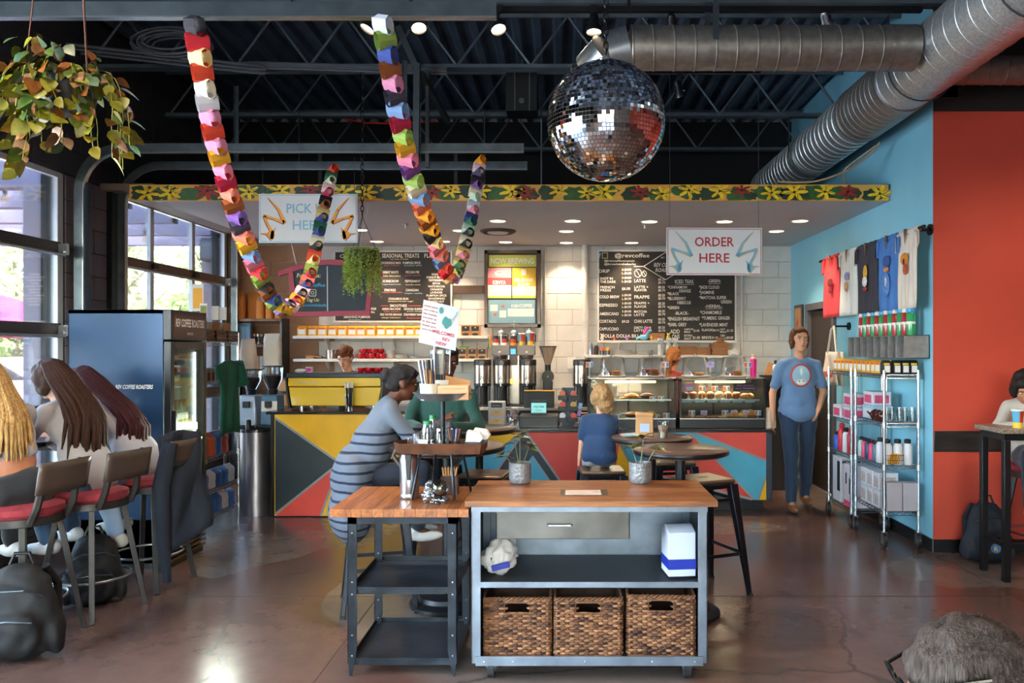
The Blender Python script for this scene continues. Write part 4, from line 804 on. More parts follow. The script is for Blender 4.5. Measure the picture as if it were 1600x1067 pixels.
# ---- wall shelves
shm = mat('shelf_white', 'dcd8d2', .45)
def shelf(lab, px0, px1, py, Yf=9.88, th=.035):
    t = thing('wall_shelf', lab, 'shelf', (0, Yf, Z(py+2, Yf))); B().bx(X(px0, Yf), X(px1, Yf), 0, YB-.02-Yf, 0, th).build('board', shm, t, bev=.003)
    for f_ in (.15, .5, .85): xx = X(px0+(px1-px0)*f_, Yf); B().prism([(0, 0), (.2, 0), (0, -.14)], (xx, YB-.02-Yf, 0), (0, -1, 0), (0, 0, 1), (.012, 0, 0)).build('bracket', shm, t)
    return Z(py+2, Yf)+th
zu = shelf('upper white wall shelf lined with yellow coffee boxes', 457, 762, 527); zl = shelf('lower white wall shelf with red cups and stacked plates', 458, 763, 563); zr = shelf('white wall shelf of serving boards above the cake domes', 914, 1102, 557, 9.9); 
ybox = mat('coffee_box_yellow', 'eda92a', .5, 0, .08, 8); obox = mat('coffee_box_orange', 'e2643c', .5); blk = mat('bag_black', '26242a', .5)
def coffee_box(x, y, z, lab, w_=.115, h_=.125, d_=.11, rz=0, group=None, m1=None, m2=None):
    t = thing('coffee_box', lab, 'coffee box', (x, y, z), rz, group)
    B().bx(-w_/2, w_/2, 0, d_, 0, h_*.82).add([(-w_/2, 0, h_*.82), (w_/2, 0, h_*.82), (w_/2, d_, h_*.82), (-w_/2, d_, h_*.82), (-w_/2, d_*.4, h_), (w_/2, d_*.4, h_), (w_/2, d_*.6, h_), (-w_/2, d_*.6, h_)], [(0, 1, 5, 4), (2, 3, 7, 6), (4, 5, 6, 7), (0, 4, 7, 3), (1, 2, 6, 5)]).build('carton', m1 or ybox, t, bev=.002)
    B().bx(-w_*.36, w_*.36, -.0015, 0, h_*.15, h_*.62).build('label_patch', paperw, t); B().bx(-w_*.46, w_*.3, -.0015, 0, h_*.66, h_*.8).build('label_band', m2 or obox, t)
    return proto(t)
cb0 = None; Yf = 9.9
for i in range(13):
    px = 471.5+i*15.1+(1.5 if i > 2 else 0)+(i % 3)*.5; lab = f'{ORD[i]} yellow coffee box from the window end of the upper wall shelf'
    if not cb0: cb0 = coffee_box(X(px, Yf), Yf, zu, lab, group='yellow coffee boxes on the upper wall shelf')
    else: dup(cb0, (X(px, Yf), Yf+random.uniform(0, .02), zu), random.uniform(-4, 4), lab)
def kbox(x, y, z, lab, w_=.115, h_=.135, group='black-labelled kraft coffee boxes'):
    t = thing('kraft_coffee_box', lab, 'coffee box', (x, y, z), 0, group); B().bx(-w_/2, w_/2, 0, .1, 0, h_).build('carton', kraft, t, bev=.002)
    B().bx(-w_*.4, w_*.4, -.0015, 0, h_*.45, h_*.88).build('label_patch', blk, t); B().ell((0, 0, h_*.14), (w_*.38, .002, h_*.12), 12, 6).build('label_arch', blk, t); B().ell((0, -.002, h_*.75), (w_*.08, .001, w_*.06), 8, 5).build('crest', paperw, t); return proto(t)
kb = kbox(X(705, Yf), Yf, zu, 'black-labelled kraft coffee box nearest the yellow boxes on the upper shelf')
for i, (px, z_, lab) in enumerate(((727.5, zu, 'middle kraft coffee box on the upper wall shelf'), (742.5, zu, 'kraft coffee box at the poster end of the upper wall shelf'), (709, zl, 'kraft coffee box nearest the plates on the lower wall shelf'), (722, zl, 'second kraft coffee box from the plates on the lower wall shelf'), (737.5, zl, 'third kraft coffee box from the plates on the lower wall shelf'), (753, zl, 'kraft coffee box at the poster end of the lower wall shelf'))): dup(kb, (X(px, Yf), Yf, z_), random.uniform(-3, 3), lab)
B_ = B().box((0, 0, .01), (.11, .06, .02)); single(B_, 'green_packet', mat('green_packet', '3f9a4c', .5), 'green packet lying on the kraft boxes of the lower wall shelf', 'packet', (X(724, Yf), Yf+.05, zl+.136))
# cups and plates on the lower shelf
cupr = mat('glossy_red_glaze', 'c0101a', .15, 0, .08, 6, coat=.5); cream2 = mat('cream_crockery', 'cfc6c2', .3, 0, .06, 10, coat=.3)
def cup(x, y, z, lab, m=cupr, r=.042, h=.062, name='cup', group='red espresso cups on the lower shelf', rz=200):
    t = thing(name, lab, 'cup', (x, y, z), rz, group); B().lathe([(r*.55, 0), (r*.75, h*.12), (r, h*.55), (r, h), (r*.93, h), (r*.9, h*.5), (0, h*.1)], n=16).build('bowl', m, t, ang=50)
    B().tube([(r*.95, 0, h*.8), (r*1.5, 0, h*.75), (r*1.55, 0, h*.4), (r*.95, 0, h*.25)], r*.11, 6).build('handle', m, t); return proto(t)
c0 = None; k = 0
for row in range(2):
    for i in range(5-row):
        lab = f'{ORD[i]} glossy red cup from the barista in the {"upper" if row else "lower"} row on the wall shelf'; p_ = (X(562+i*8.6+row*4, Yf), Yf+.06+(i % 2)*.05, zl+row*.063)
        if c0 is None: c0 = cup(*p_, lab)
        else: dup(c0, p_, random.uniform(100, 260), lab)
def plates(x, y, z, n_, r, lab, m=cream2, cat_='plate', group=None):
    p0 = None
    for i in range(n_):
        l_ = f'{ORD[i]} plate up in '+lab
        if p0 is None: p0 = single(B().lathe([(r*.6, 0), (r*.65, .004), (r, .014), (r, .018), (r*.62, .009), (0, .008)], n=20), 'plate', m, l_, cat_, (x, y, z), group=group)
        else: q_ = p0.copy(); COL.objects.link(q_); q_.location = (x+random.uniform(-.003, .003), y, z+i*.0115); q_['label'] = l_
plates(X(607, Yf), Yf+.1, zl, 9, .062, 'the tall cream stack on the lower wall shelf', group='tall plate stack')
plates(X(625, Yf), Yf+.1, zl, 4, .085, 'the low wide cream stack on the lower wall shelf', group='low plate stack')
plates(X(647, Yf), Yf+.1, zl, 2, .075, 'the pale blue pair on the lower wall shelf', mat('pale_blue_crockery', '9fb4c4', .3), group='pale blue plates')
B_ = B().lathe([(.07, 0), (.072, .11), (.066, .11), (.062, .01), (0, .01)], n=20); single(B_, 'milk_pan', mat('dented_steel', '8d8582', .3, .9), 'steel pan with a white label on the lower wall shelf', 'pan', (X(515, Yf), Yf+.1, zl))
B_ = B().lathe([(.05, 0), (.055, .09), (.03, .13), (.03, .16), (.0, .17)], n=14); single(B_, 'sugar_shaker', cream2, 'cream sugar shaker beside the red-haired barista on the lower shelf', 'shaker', (X(533, Yf), Yf+.08, zl))
t = thing('wooden_brush', 'wooden brush lying on the lower wall shelf near the coffee sacks', 'brush', (X(488, Yf), Yf+.08, zl+.002)); B().box((0, 0, .03), (.2, .07, .022), R(0, 8, 0)).build('handle', mat('raw_wood', '9a6a44', .6, 0, .2, 8), t, bev=.004); B().box((-.05, 0, .012), (.1, .06, .03)).build('bristles', kraft, t)
# ledge of toys under the drinks menu
zt = shelf('narrow ledge of small toys below the drinks menu', 934, 1149, 533.5, 10.02, .03); Yt = 10.03
def sculpt(parts, vox=.006, sm=4, mats=None, name='body', parent=None, picks=None, noise_amp=0, nsc=20, loc=None, keep=None, dec=None):
    """fuse ellipsoids/tapers into one skin by voxel remeshing, then colour faces by nearest part"""
    b = B()
    for q_ in parts:
        if q_[0] == 'e': b.ell(q_[1], q_[2], 16, 12, q_[3] if len(q_) > 3 and q_[3] else None)
        else:
            a, c = Vector(q_[1]), Vector(q_[2]); ra, rc = q_[3], q_[4]; b.tube([a, a.lerp(c, .5), c], [ra, (ra+rc)/2, rc], 12); b.ell(a, ra, 12, 8); b.ell(c, rc, 12, 8)
    me = bpy.data.meshes.new('s'); me.from_pydata(b.v, [], b.f); o = bpy.data.objects.new('s', me)
    m_ = o.modifiers.new('r', 'REMESH'); m_.mode = 'VOXEL'; m_.voxel_size = vox; m_.use_smooth_shade = True
    if sm: s_ = o.modifiers.new('s', 'SMOOTH'); s_.iterations = sm; s_.factor = .5
    me2 = bake(o); bpy.data.objects.remove(o); bpy.data.meshes.remove(me)
    if noise_amp:
        for v in me2.vertices: v.co += v.normal*noise_amp*noise.noise(v.co*nsc)
    if keep:
        bmm = bmesh.new(); bmm.from_mesh(me2); bmesh.ops.delete(bmm, geom=[v for v in bmm.verts if not keep(v.co)], context='VERTS'); bmm.to_mesh(me2); bmm.free()
    for mm in (mats if isinstance(mats, (list, tuple)) else [mats]): me2.materials.append(mm)
    if picks:
        for p_ in me2.polygons: p_.material_index = picks(p_.center)
    me2.polygons.foreach_set('use_smooth', [True]*len(me2.polygons)); me2.name = name
    o = bpy.data.objects.new(name, me2); COL.objects.link(o)
    if parent: o.parent = parent
    if loc: o.location = loc
    return o
toyblue = mat('toy_blue', '7fc4dc', .4); toypk = mat('toy_pink', 'd9489a', .5)
t = thing('toy_unicorn', 'pale blue toy unicorn with a pink mane on the menu ledge', 'toy', (X(1006, Yt), Yt+.04, zt))
sculpt([('e', (0, 0, .04), (.06, .035, .035)), ('t', (.03, 0, .05), (.055, 0, .11), .028, .022), ('e', (.075, 0, .12), (.035, .02, .022)), ('t', (-.05, 0, .04), (-.09, 0, .015), .018, .01)], .005, 3, toyblue, 'body', t); sculpt([('t', (.045, .0, .145), (.0, .0, .06), .022, .02), ('e', (.05, 0, .15), (.03, .022, .02))], .006, 2, toypk, 'mane', t); B().lathe([(.008, 0), (0, .04)], (.085, 0, .14), 8).build('horn', ybox, t)
for px, c, nm, lab, sx in ((941, 'e0c8b8', 'toy_figure', 'small pale toy figure at the wall-pipe end of the menu ledge', .03), (960, 'd8443c', 'toy_figure', 'tiny red toy lying on the menu ledge', .02), (980, 'a878c8', 'toy_figure', 'small purple toy on the menu ledge', .025), (1019, 'e2a048', 'toy_figure', 'orange toy cat beside the ledge sign', .03), (1045, 'd8c040', 'toy_figure', 'yellow and orange spiky toy past the ledge sign', .033)):
    t = thing(nm, lab, 'toy', (X(px, Yt), Yt+.04, zt), 0, 'toys on the menu ledge'); m_ = mat('toy_'+c, c, .5)
    sculpt([('e', (0, 0, sx), (sx*.8, sx*.7, sx)), ('e', (0, 0, sx*2.1), (sx*.55,)*3)]+([('t', (-.012, 0, sx*2.4), (-.02, 0, sx*3.1), .007, .003), ('t', (.012, 0, sx*2.4), (.02, 0, sx*3.1), .007, .003)] if sx > .028 else []), .005, 2, m_, 'body', t); B().ell((0, -sx*.5, sx*2.2), (.004, .003, .004), 6, 4).build('nose', blk, t)
t = thing('ledge_sign', 'little tan sign standing among the ledge toys', 'sign', (X(1029, Yt), Yt+.03, zt)); B().bx(-.08, .08, 0, .012, 0, .09).build('board', kraft, t, bev=.002); b = B(); b.text('OPEN', (0, -.001, .035), .025, bold=.02); b.bx(-.07, .07, -.001, 0, .075, .08); b.build('lettering', redm, t, flat=True)
# right wall shelf: shakers, plates, utensil jars and wooden boards
Yr = 9.92
for px, h_, m_, lab in ((923, .13, steel, 'steel cocktail shaker at the end of the serving-board shelf'), (932, .12, blk, 'dark syrup bottle on the serving-board shelf')):
    t = thing('shaker_bottle', lab, 'bottle', (X(px, Yr), Yr+.06, zr)); B().lathe([(.03, 0), (.032, h_*.7), (.024, h_*.85), (.02, h_)], n=14).build('body', m_, t); B().lathe([(.022, h_), (.02, h_+.02), (0, h_+.025)], n=12).build('cap', steel, t)
for px, m_, lab in ((941, obox, 'small orange tub on the serving-board shelf'), (950, ybox, 'small tub with a yellow scoop on the serving-board shelf')):
    t = thing('condiment_tub', lab, 'tub', (X(px, Yr), Yr+.06, zr)); B().lathe([(.028, 0), (.032, .05), (.03, .055), (0, .055)], n=14).build('tub', greymetal, t); B().lathe([(.03, .055), (.028, .09), (0, .095)], n=12).build('lid', m_, t)
plates(X(975, Yr), Yr+.12, zr, 5, .12, 'the first white plate stack on the serving-board shelf', shm, group='white plate stack above first dome'); plates(X(1009, Yr), Yr+.12, zr, 5, .11, 'the second white plate stack on the serving-board shelf', shm, group='white plate stack above second dome')
for px, lab in ((1033, 'utensil jar with whisk nearer the plates'), (1046, 'utensil jar behind the ponytailed worker'), (1056, 'utensil jar beside the wooden boards')):
    t = thing('utensil_jar', 'white '+lab, 'jar', (X(px, Yr), Yr+.06, zr)); B().lathe([(.035, 0), (.036, .13), (.03, .13), (.03, .01), (0, .01)], n=16).build('jar', shm, t)
    for k in range(3): B().tube([(0, 0, .02), (.02*(k-1), 0, .17)], .004, 5).ell((.024*(k-1), 0, .19), (.014, .005, .025), 8, 6).build('utensil', steel if px == 1033 else shm, t)
random.seed(8); wbm = mat('serving_board_wood', '9a6a40', .55, 0, .3, 7, stretch=(1, 8, 8))
for st, (px, n_, w_) in enumerate(((1076, 7, .21), (1100, 6, .17), (1126, 9, .2))):
    p0 = None
    for i in range(n_):
        l_ = f'{ORD[i]} wooden board up in the {("stack beside the utensil jars", "middle stack", "tall stack at the shelf end")[st]} on the wall shelf'
        if p0 is None: p0 = single(B().bx(-w_/2, w_/2, -.09, .09, 0, .014).bx(w_/2, w_/2+.04, -.02, .02, 0, .014), 'serving_board', wbm, l_, 'wooden board', (X(px, Yr), Yr+.13, zr), group='serving board stacks', bev=.003)
        else: q_ = p0.copy(); COL.objects.link(q_); q_.location = (X(px, Yr)+random.uniform(-.01, .01), Yr+.13, zr+i*.0165); q_['label'] = l_; q_.rotation_euler = (0, 0, random.uniform(-.08, .08)+(PI if random.random() < .5 else 0))
B_ = B().lathe([(.085, 0), (.09, .01), (.055, .012), (.05, .06), (.0, .075)], n=20); single(B_, 'straw_hat', mat('brown_felt', '8a5a38', .8), 'brown round bread basket on top of the tall board stack', 'basket', (X(1128, Yr), Yr+.12, zr+.151))
B_ = B().lathe([(.07, 0), (.078, .05), (.08, .055), (.05, .06), (.01, .075), (.012, .09), (0, .095)], n=20); single(B_, 'butter_dish', shm, 'white lidded dish beyond the board stacks above the pink bottle', 'dish', (X(1147, 9.85), 9.85, .9), rz=0); bpy.data.objects['butter_dish'].location.z = zr
B().bx(X(1102, 9.9), X(1160, 9.9), 0, .28, 0, .03).build('shelf_board', shm).location = (0, 9.9, zr-.035); o = bpy.data.objects['shelf_board']; tag(o, 'short white shelf extension beyond the tall board stack', 'shelf')
# ---- brewer and thermal servers on the back counter
zc_ = .9; ss = mat('warm_polished_steel', 'b5aca6', .22, 1, .12, 14, stretch=(1, 1, .2)); glassj = glass('jar_glass', 'eef2f2', .1); ruby = mat('jar_red_label', 'c0402c', .5)
def server(px, Y, z, lab, s_=1):
    t = thing('thermal_server', lab, 'coffee server', (X(px, Y), Y, z), 0, 'black and steel thermal coffee servers'); r = .105*s_
    B().lathe([(r*.95, 0), (r*.95, .02), (r*.7, .03), (r*.7, .03)], n=24).build('base_plate', blackpl, t); B().lathe([(r*.62, .03), (r*.62, .24*s_), (r, .25*s_), (r, .28*s_)], n=24).build('stand', blackpl, t)
    for k in (-1, 1): B().bx(k*r*.8-.012, k*r*.8+.012, -.03, .03, .02, .27*s_).build('leg', blackpl, t)
    B().lathe([(r, .28*s_), (r, .50*s_)], n=28).build('tank', ss, t); B().lathe([(r*1.02, .50*s_), (r*1.02, .555*s_), (r*.95, .57*s_), (0, .575*s_)], n=28).build('lid', blackpl, t, ang=50)
    B().bx(-.03, .03, -r*1.03, -r*.9, .505*s_, .55*s_).build('name_plate', mat('grey_plate', '55555a', .4), t, bev=.002)
    B().cyl((0, -r, .3*s_), (0, -r-.04, .3*s_), .014).cyl((0, -r-.035, .31*s_), (0, -r-.035, .25*s_), .011).build('tap', steel, t); B().tube([(-.018, -r-.03, .33*s_), (0, -r-.045, .37*s_), (.018, -r-.03, .33*s_)], .004, 5).build('tap_handle', blackpl, t); return proto(t)
sv = server(754, 9.75, zc_, 'thermal coffee server closest to the food menu side, apart from the brewer')
for px, Y, z, lab in ((784, 9.75, zc_, 'thermal coffee server under the brewer basket nearer the windows'), (824.5, 9.75, zc_, 'thermal coffee server under the brewer basket by the black grinder'), (909, 9.6, zc_-.02, 'thermal coffee server beside the pastry case')): dup(sv, (X(px, Y), Y, z), 0, lab)
bpy.data.objects['thermal_server.003'].location = (X(909, 9.68), 9.68, .9)
t = thing('coffee_brewer', 'twin steel coffee brewer with a tall centre column on the back counter', 'coffee machine', (X(803, 9.95), 9.95, zc_)); k_ = 9.75/F
B().bx(-.07, .07, -.06, .14, 0, .70).build('column', ss, t, bev=.004); B().bx(-.265, .265, -.14, .14, .62, .745).build('head', mat('brewer_head_steel', '6c6460', .38, .5), t, bev=.006); B().bx(-.05, .05, -.16, -.14, .50, .745).build('control_column', mat('dark_bronze_panel', '4a4340', .4, .5), t, bev=.004)
B().bx(-.03, .03, -.162, -.158, .635, .70).build('screen', mat('blue_screen', '2a7ad0', .3, em=1.2), t); B().ell((-.02, -.145, .3), (.016, .004, .035), 8, 6).build('indicator', mat('flame_light', 'ffb040', .4, em=2), t)
for s_ in (-1, 1):
    B().lathe([(.045, .0), (.05, .01), (.085, .1), (.085, .125)], (s_*.165, -.08, .495), 20).build('brew_basket', mat('smoked_basket', '5d5552', .3, .6), t, ang=50); B().bx(s_*.165-.012, s_*.165+.012, -.22, -.16, .56, .585).build('basket_handle', blackpl, t); B().ell((s_*.165, -.145, .66), (.018, .004, .01), 8, 5).build('switch', paperw, t)
B().bx(-.3, .3, -.2, .15, 0, .02).build('drip_base', blackpl, t)
tz = zc_+.745
def press(px, lab, up):
    t = thing('french_press', lab, 'french press', (X(px, 9.95), 9.95, tz), 0, 'glass coffee presses on top of the brewer'); B().lathe([(.042, 0), (.042, .15), (.040, .15), (.040, .005)], n=18).build('beaker', glassj, t)
    B().lathe([(.044, .0), (.044, .02)], n=18).lathe([(.044, .145), (.046, .15), (.044, .17), (.02, .19), (0, .192)], n=18).build('lid', steel, t, ang=50); B().tube([(.042, 0, .14), (.085, 0, .13), (.085, 0, .05), (.042, 0, .04)], .007, 6).build('handle', blackpl, t)
    B().tube([(0, 0, .19), (0, 0, .19+up)], .003, 5).ell((0, 0, .2+up), .011, 8, 6).build('plunger', steel, t); B().lathe([(.036, .0), (.038, .012)], (0, 0, .06-up*.2+.05), 14).build('filter', steel, t); return proto(t)
pr = press(783, 'glass press with plunger down above the near brewer basket', .0)
press(803, 'glass press with its plunger raised on the brewer centre', .09); dup(pr, (X(826, 9.95), 9.95, tz), 0, 'glass press with plunger down above the brewer basket by the grinder')
Yj = 9.86
for px, lab in ((775, 'small jar with a red label beside the rainbow flag'), (788, 'small jar with a red label second on the brewer top'), (802, 'small jar with a red and yellow label at the brewer centre')):
    t = thing('labelled_jar', lab, 'jar', (X(px, Yj), Yj, tz), 0, 'labelled jars on the brewer'); B().lathe([(.036, 0), (.037, .03)], n=16).build('lower_label', paperw if px < 800 else ybox, t); B().lathe([(.0365, .03), (.037, .075)], n=16).build('red_label', ruby, t); B().lathe([(.036, .075), (.03, .095), (.033, .097), (.033, .115), (0, .117)], n=16).build('lid', blk, t, ang=50)
def pcup(x, y, z, h_, r, lab, group=None, mats_=None, name='paper_cup'):
    t = thing(name, lab, 'paper cup', (x, y, z), 0, group); a, c, d_ = mats_ or (mat('cup_blue', '58a8c8', .5), mat('cup_red', 'c8402c', .5), mat('cup_yellow', 'eac23c', .5)); b = B(); n_ = 18; rows = [(r*.72, 0), (r*.8, h_*.3), (r*.95, h_*.85), (r, h_*.9)]
    b.lathe(rows, n=n_); b.m = [ (2 if j == 0 else (0 if i % 9 < 4 else 1)) for j in range(3) for i in range(n_)]+[2, 0]; b.build('sleeve', [a, c, d_], t, ang=50); B().lathe([(r*1.04, h_*.9), (r*1.06, h_*.93), (r*.98, h_), (r*.9, h_), (0, h_*.97)], n=18).build('lid', white, t, ang=50); return t
pcup(X(815, Yj), Yj, tz, .15, .042, 'shorter striped paper cup standing on the brewer', 'paper cups on the brewer'); pcup(X(829, Yj), Yj-.02, tz, .165, .046, 'taller striped paper cup at the grinder end of the brewer', 'paper cups on the brewer')
t = thing('rainbow_flag', 'small rainbow flag stuck beside the brewer top', 'flag', (X(771, 9.85), 9.85, zc_+.6)); B().tube([(0, 0, -.02), (-.035, 0, .35)], .003, 5).build('stick', paperw, t)
b = B(); rb = ['c8242c', 'e07a2c', 'ecd038', '3a9a4c', '2c62b0', '6a3a8c']; 
for i in range(6): b.k = i; b.add([(-.01-.014*i, 0, .14-.008*i), (-.024-.014*i, .01, .13-.01*i), (-.04-.006*i, .01, .325-.04*i), (-.032-.006*i, 0, .34-.04*i)], [(0, 1, 2, 3)])
b.build('flag_cloth', [mat('flag_'+c, c, .7) for c in rb], t)
t = thing('coffee_grinder', 'tall black grinder with a clear cone hopper on the back counter', 'grinder', (X(856, 9.8), 9.8, zc_))
B().bx(-.07, .07, -.02, .2, 0, .03).build('base', blackpl, t, bev=.005); B().prism([(-.055, .03), (.055, .03), (.06, .3), (-.06, .3)], (0, 0, 0), (1, 0, 0), (0, 0, 1), (0, .12, 0)).build('body', black, t, bev=.01)
B().cyl((0, -.04, .36), (0, .14, .36), .075, n=28).build('burr_housing', black, t); B().cyl((0, -.045, .36), (0, -.04, .36), .05, n=20).cyl((0, -.05, .36), (0, -.04, .36), .015, n=12).build('dial', blackpl, t); B().ell((0, -.052, .36), .009, 8, 6).build('dial_knob', ybox, t)
B().lathe([(.035, .42), (.035, .5), (.04, .505)], (0, .04, 0), 16).build('neck', blackpl, t); B().lathe([(.035, .505), (.105, .72), (.107, .72)], (0, .04, 0), 24).build('hopper', glass('smoky_hopper', 'ddd0c4', .12, .03, .12), t); B().lathe([(.11, .72), (.11, .735), (0, .738)], (0, .04, 0), 24).build('hopper_lid', blackpl, t)
# ---- right counter with the painted front
ctr = mat('counter_black', '16171b', .35, 0, .2, 8, coat=.3)
cB, cR, cY, cD, cL = mat('mural_blue', '4aa8c4', .45, 0, .08, 4, bump=.04, bs=60), mat('mural_red', 'd8483e', .45, 0, .08, 4, bump=.04, bs=60), mat('mural_yellow', 'ecb408', .45, 0, .1, 4, bump=.04, bs=60), mat('mural_charcoal', '223038', .45, 0, .15, 4, bump=.04, bs=60), mat('mural_grey_line', '8d8f92', .45, 0, .08, 8)
def mural(parent, Y, polys, lines, base, y):
    b = B(); ms = [cB, cR, cY, cD, cL]
    for i, (k, pts) in enumerate(polys):
        b.k = k; b.prism([(X(a, Y), Z(c, Y)) for a, c in pts], (0, y-.0004*(i+1), 0), (1, 0, 0), (0, 0, 1), (0, .0004*(i+1), 0))
    b.k = 4; yl = y-.0004*(len(polys)+1.5)
    for (x0, y0, x1, y1, w_) in lines:
        p0, p1 = Vector((X(x0, Y), yl, Z(y0, Y))), Vector((X(x1, Y), yl, Z(y1, Y))); d_ = (p1-p0).normalized(); n_ = Vector((-d_.z, 0, d_.x))*(w_/F*Y/2); b.add([p0-n_, p1-n_, p1+n_, p0+n_, ] , [(0, 1, 2, 3)])
    return b.build('painted_mural', ms, parent, flat=True)
YC = 7.82
rc = thing('service_counter', 'long service counter with a blue, red and yellow triangle mural', 'counter', (0, YC, 0))
x0, x1 = X(700, YC), X(1205, YC)
B().bx(x0, x1, 0, .78, .115, Z(675, YC)).build('carcass', ctr, rc); B().bx(x0+.02, x1-.06, .1, .7, 0, .115).build('toe_kick', black, rc)
B().bx(x0-.02, x1+.0, -.03, .8, Z(675, YC), Z(670.5, YC)).build('worktop', ctop, rc, bev=.004); B().bx(X(1197, YC), x1+.005, -.02, .78, .115, Z(675, YC)).build('end_trim', mat('slate_trim', '2d3845', .4), rc, bev=.003)
q = lambda L: L
mural(rc, YC, [(0, [(700, 675), (1198, 675), (1198, 781), (700, 781)]),
 (2, [(735, 675), (819, 675), (776, 703), (735, 690)]), (1, [(824, 675), (975, 675), (966, 700), (1015, 781), (897, 781)]), (2, [(968, 690), (1014, 781), (955, 781)]),
 (3, [(821, 675), (896, 781), (745, 781)]), (0, [(832, 712), (880, 781), (780, 781)]), (3, [(820, 735), (850, 781), (780, 781)]),
 (1, [(1079, 677), (1178, 780), (1027, 742), (1027, 724)]), (3, [(1010, 738), (1178, 781), (1010, 781)]), (1, [(1084, 675), (1198, 675), (1198, 720)]), (2, [(1198, 742), (1198, 781), (1185, 781)])],
 [(822, 675, 896, 781, 3.5), (818, 675, 745, 781, 3.5), (735, 690, 776, 703, 2.5), (776, 703, 819, 675, 2.5), (967, 690, 1014, 781, 3.5), (1079, 677, 1178, 780, 3), (1079, 677, 1027, 724, 3), (1012, 739, 1175, 780, 3.5), (1084, 675.5, 1198, 720, 3.5), (1198, 741, 1185, 781, 2.5), (832, 712, 880, 781, 2)], 0, 0)
# ---- left bar with the espresso machine
YL = 7.57
lc = thing('espresso_bar', 'taller black-topped bar with a yellow, charcoal and red mural below the espresso machine', 'counter', (0, YL, 0)); x0, x1 = X(424, YL), X(655, YL); zt_ = Z(647, YL)
B().bx(x0, x1, 0, .7, 0.005, zt_).build('carcass', ctr, lc); B().bx(x0-.04, x1+.03, -.04, .72, zt_, Z(642.5, YL)).build('worktop', ctop, lc, bev=.004); B().bx(x0-.005, X(428, YL), -.012, .7, 0, zt_).build('end_trim', black, lc, bev=.003)
mural(lc, YL, [(2, [(429, 647), (653, 647), (653, 806), (429, 806)]), (3, [(430, 654), (531, 723), (430, 802)]), (1, [(531, 723), (501, 806), (430, 806)]), (3, [(560, 760), (600, 806), (530, 806)])],
 [(430, 653, 532, 724, 3.5), (532, 722, 430, 803, 3.5), (532, 722, 501, 806, 3.5)], 0, 0)
zb_ = Z(642.5, YL)
t = thing('espresso_machine', 'wide yellow espresso machine with a dark top on the bar', 'espresso machine', (X(523, 7.72), 7.72, zb_)); W_ = X(597, 7.72)-X(452, 7.72)
yme = mat('machine_yellow', 'ecc22c', .3, 0, .05, 2, coat=.6); hh = Z(583, 7.72)-zb_
B().prism([(-W_/2+.03, .04), (W_/2-.03, .04), (W_/2, hh*.62), (-W_/2, hh*.62)], (0, 0, 0), (1, 0, 0), (0, 0, 1), (0, .5, 0)).build('lower_panel', yme, t, bev=.008); B().prism([(-W_/2, hh*.64), (W_/2, hh*.64), (W_/2, hh*.88), (-W_/2, hh*.88)], (0, -.008, 0), (1, 0, 0), (0, 0, 1), (0, .5, 0)).build('upper_panel', yme, t, bev=.006)
B().bx(-W_/2-.01, W_/2+.01, -.02, .5, hh*.88, hh).build('cup_tray', mat('tray_slate', '333e46', .35, .4), t, bev=.006)
for s_ in (-1, 1): B().prism([(s_*(W_/2-.02), .02), (s_*(W_/2+.015), hh*.9), (s_*(W_/2+.03), hh*.9), (s_*(W_/2), .02)], (0, -.01, 0), (1, 0, 0), (0, 0, 1), (0, .52, 0)).build('side_panel', blackpl, t)
for fx in (-.35, .35): B().cyl((fx, .1, 0), (fx, .1, .045), .02).cyl((fx, .42, 0), (fx, .42, .045), .02).build('foot', steel, t)
B().text('LA MARZOCCO', (-.28, -.0095, hh*.72), .018, bold=.01, width=.22).build('badge_lettering', steel, t, flat=True)
c0 = None
for i in range(6):
    lab = f'{ORD[i]} red cup from the yellow panel middle on the espresso machine tray'; p_ = (X(566+i*6.4, 7.9), 7.85+(i % 2)*.08, zb_+hh)
    if c0 is None: c0 = cup(*p_, lab, r=.034, h=.05, group='red cups on the espresso machine')
    else: dup(c0, p_, random.uniform(0, 300), lab)
t = bt('drinks_coupon_holder', 'small magenta and white card box on the espresso machine tray', 'card box', 477, 487, 574, 583, 7.9, .05, white); t.location.z = zb_+hh; B().bx(-.024, .024, -.002, 0, .01, .045).build('magenta_face', mat('magenta', 'c81ab0', .4), t)
single(B().ell((0, 0, .02), (.06, .05, .022), 12, 8), 'bar_cloth', mat('white_cloth', 'd8dce0', .8, bump=.4, bs=20), 'crumpled white cloth on the espresso machine tray', 'cloth', (X(470, 7.85), 7.85, zb_+hh-.001))
t = thing('straw_glass', 'flared glass of wrapped black straws on the bar', 'straw holder', (X(545, 7.6), 7.6, zb_)); B().lathe([(.035, 0), (.03, .05), (.04, .16), (.042, .16), (.032, .05), (.0, .01)], n=16).build('glass', glassj, t)
b = B()
for k in range(16): a = random.uniform(0, 6.28); b.tube([(.012*math.cos(a), .012*math.sin(a), .02), (.038*math.cos(a), .038*math.sin(a), .22)], .004, 5)
b.build('straws', blk, t)['kind'] = 'stuff'; b = B()
for k in range(14): a = random.uniform(0, 6.28); b.tube([(.034*math.cos(a), .034*math.sin(a), .22), (.042*math.cos(a), .042*math.sin(a), .27)], .0045, 5)
b.build('wrapper_tips', paperw, t)['kind'] = 'stuff'
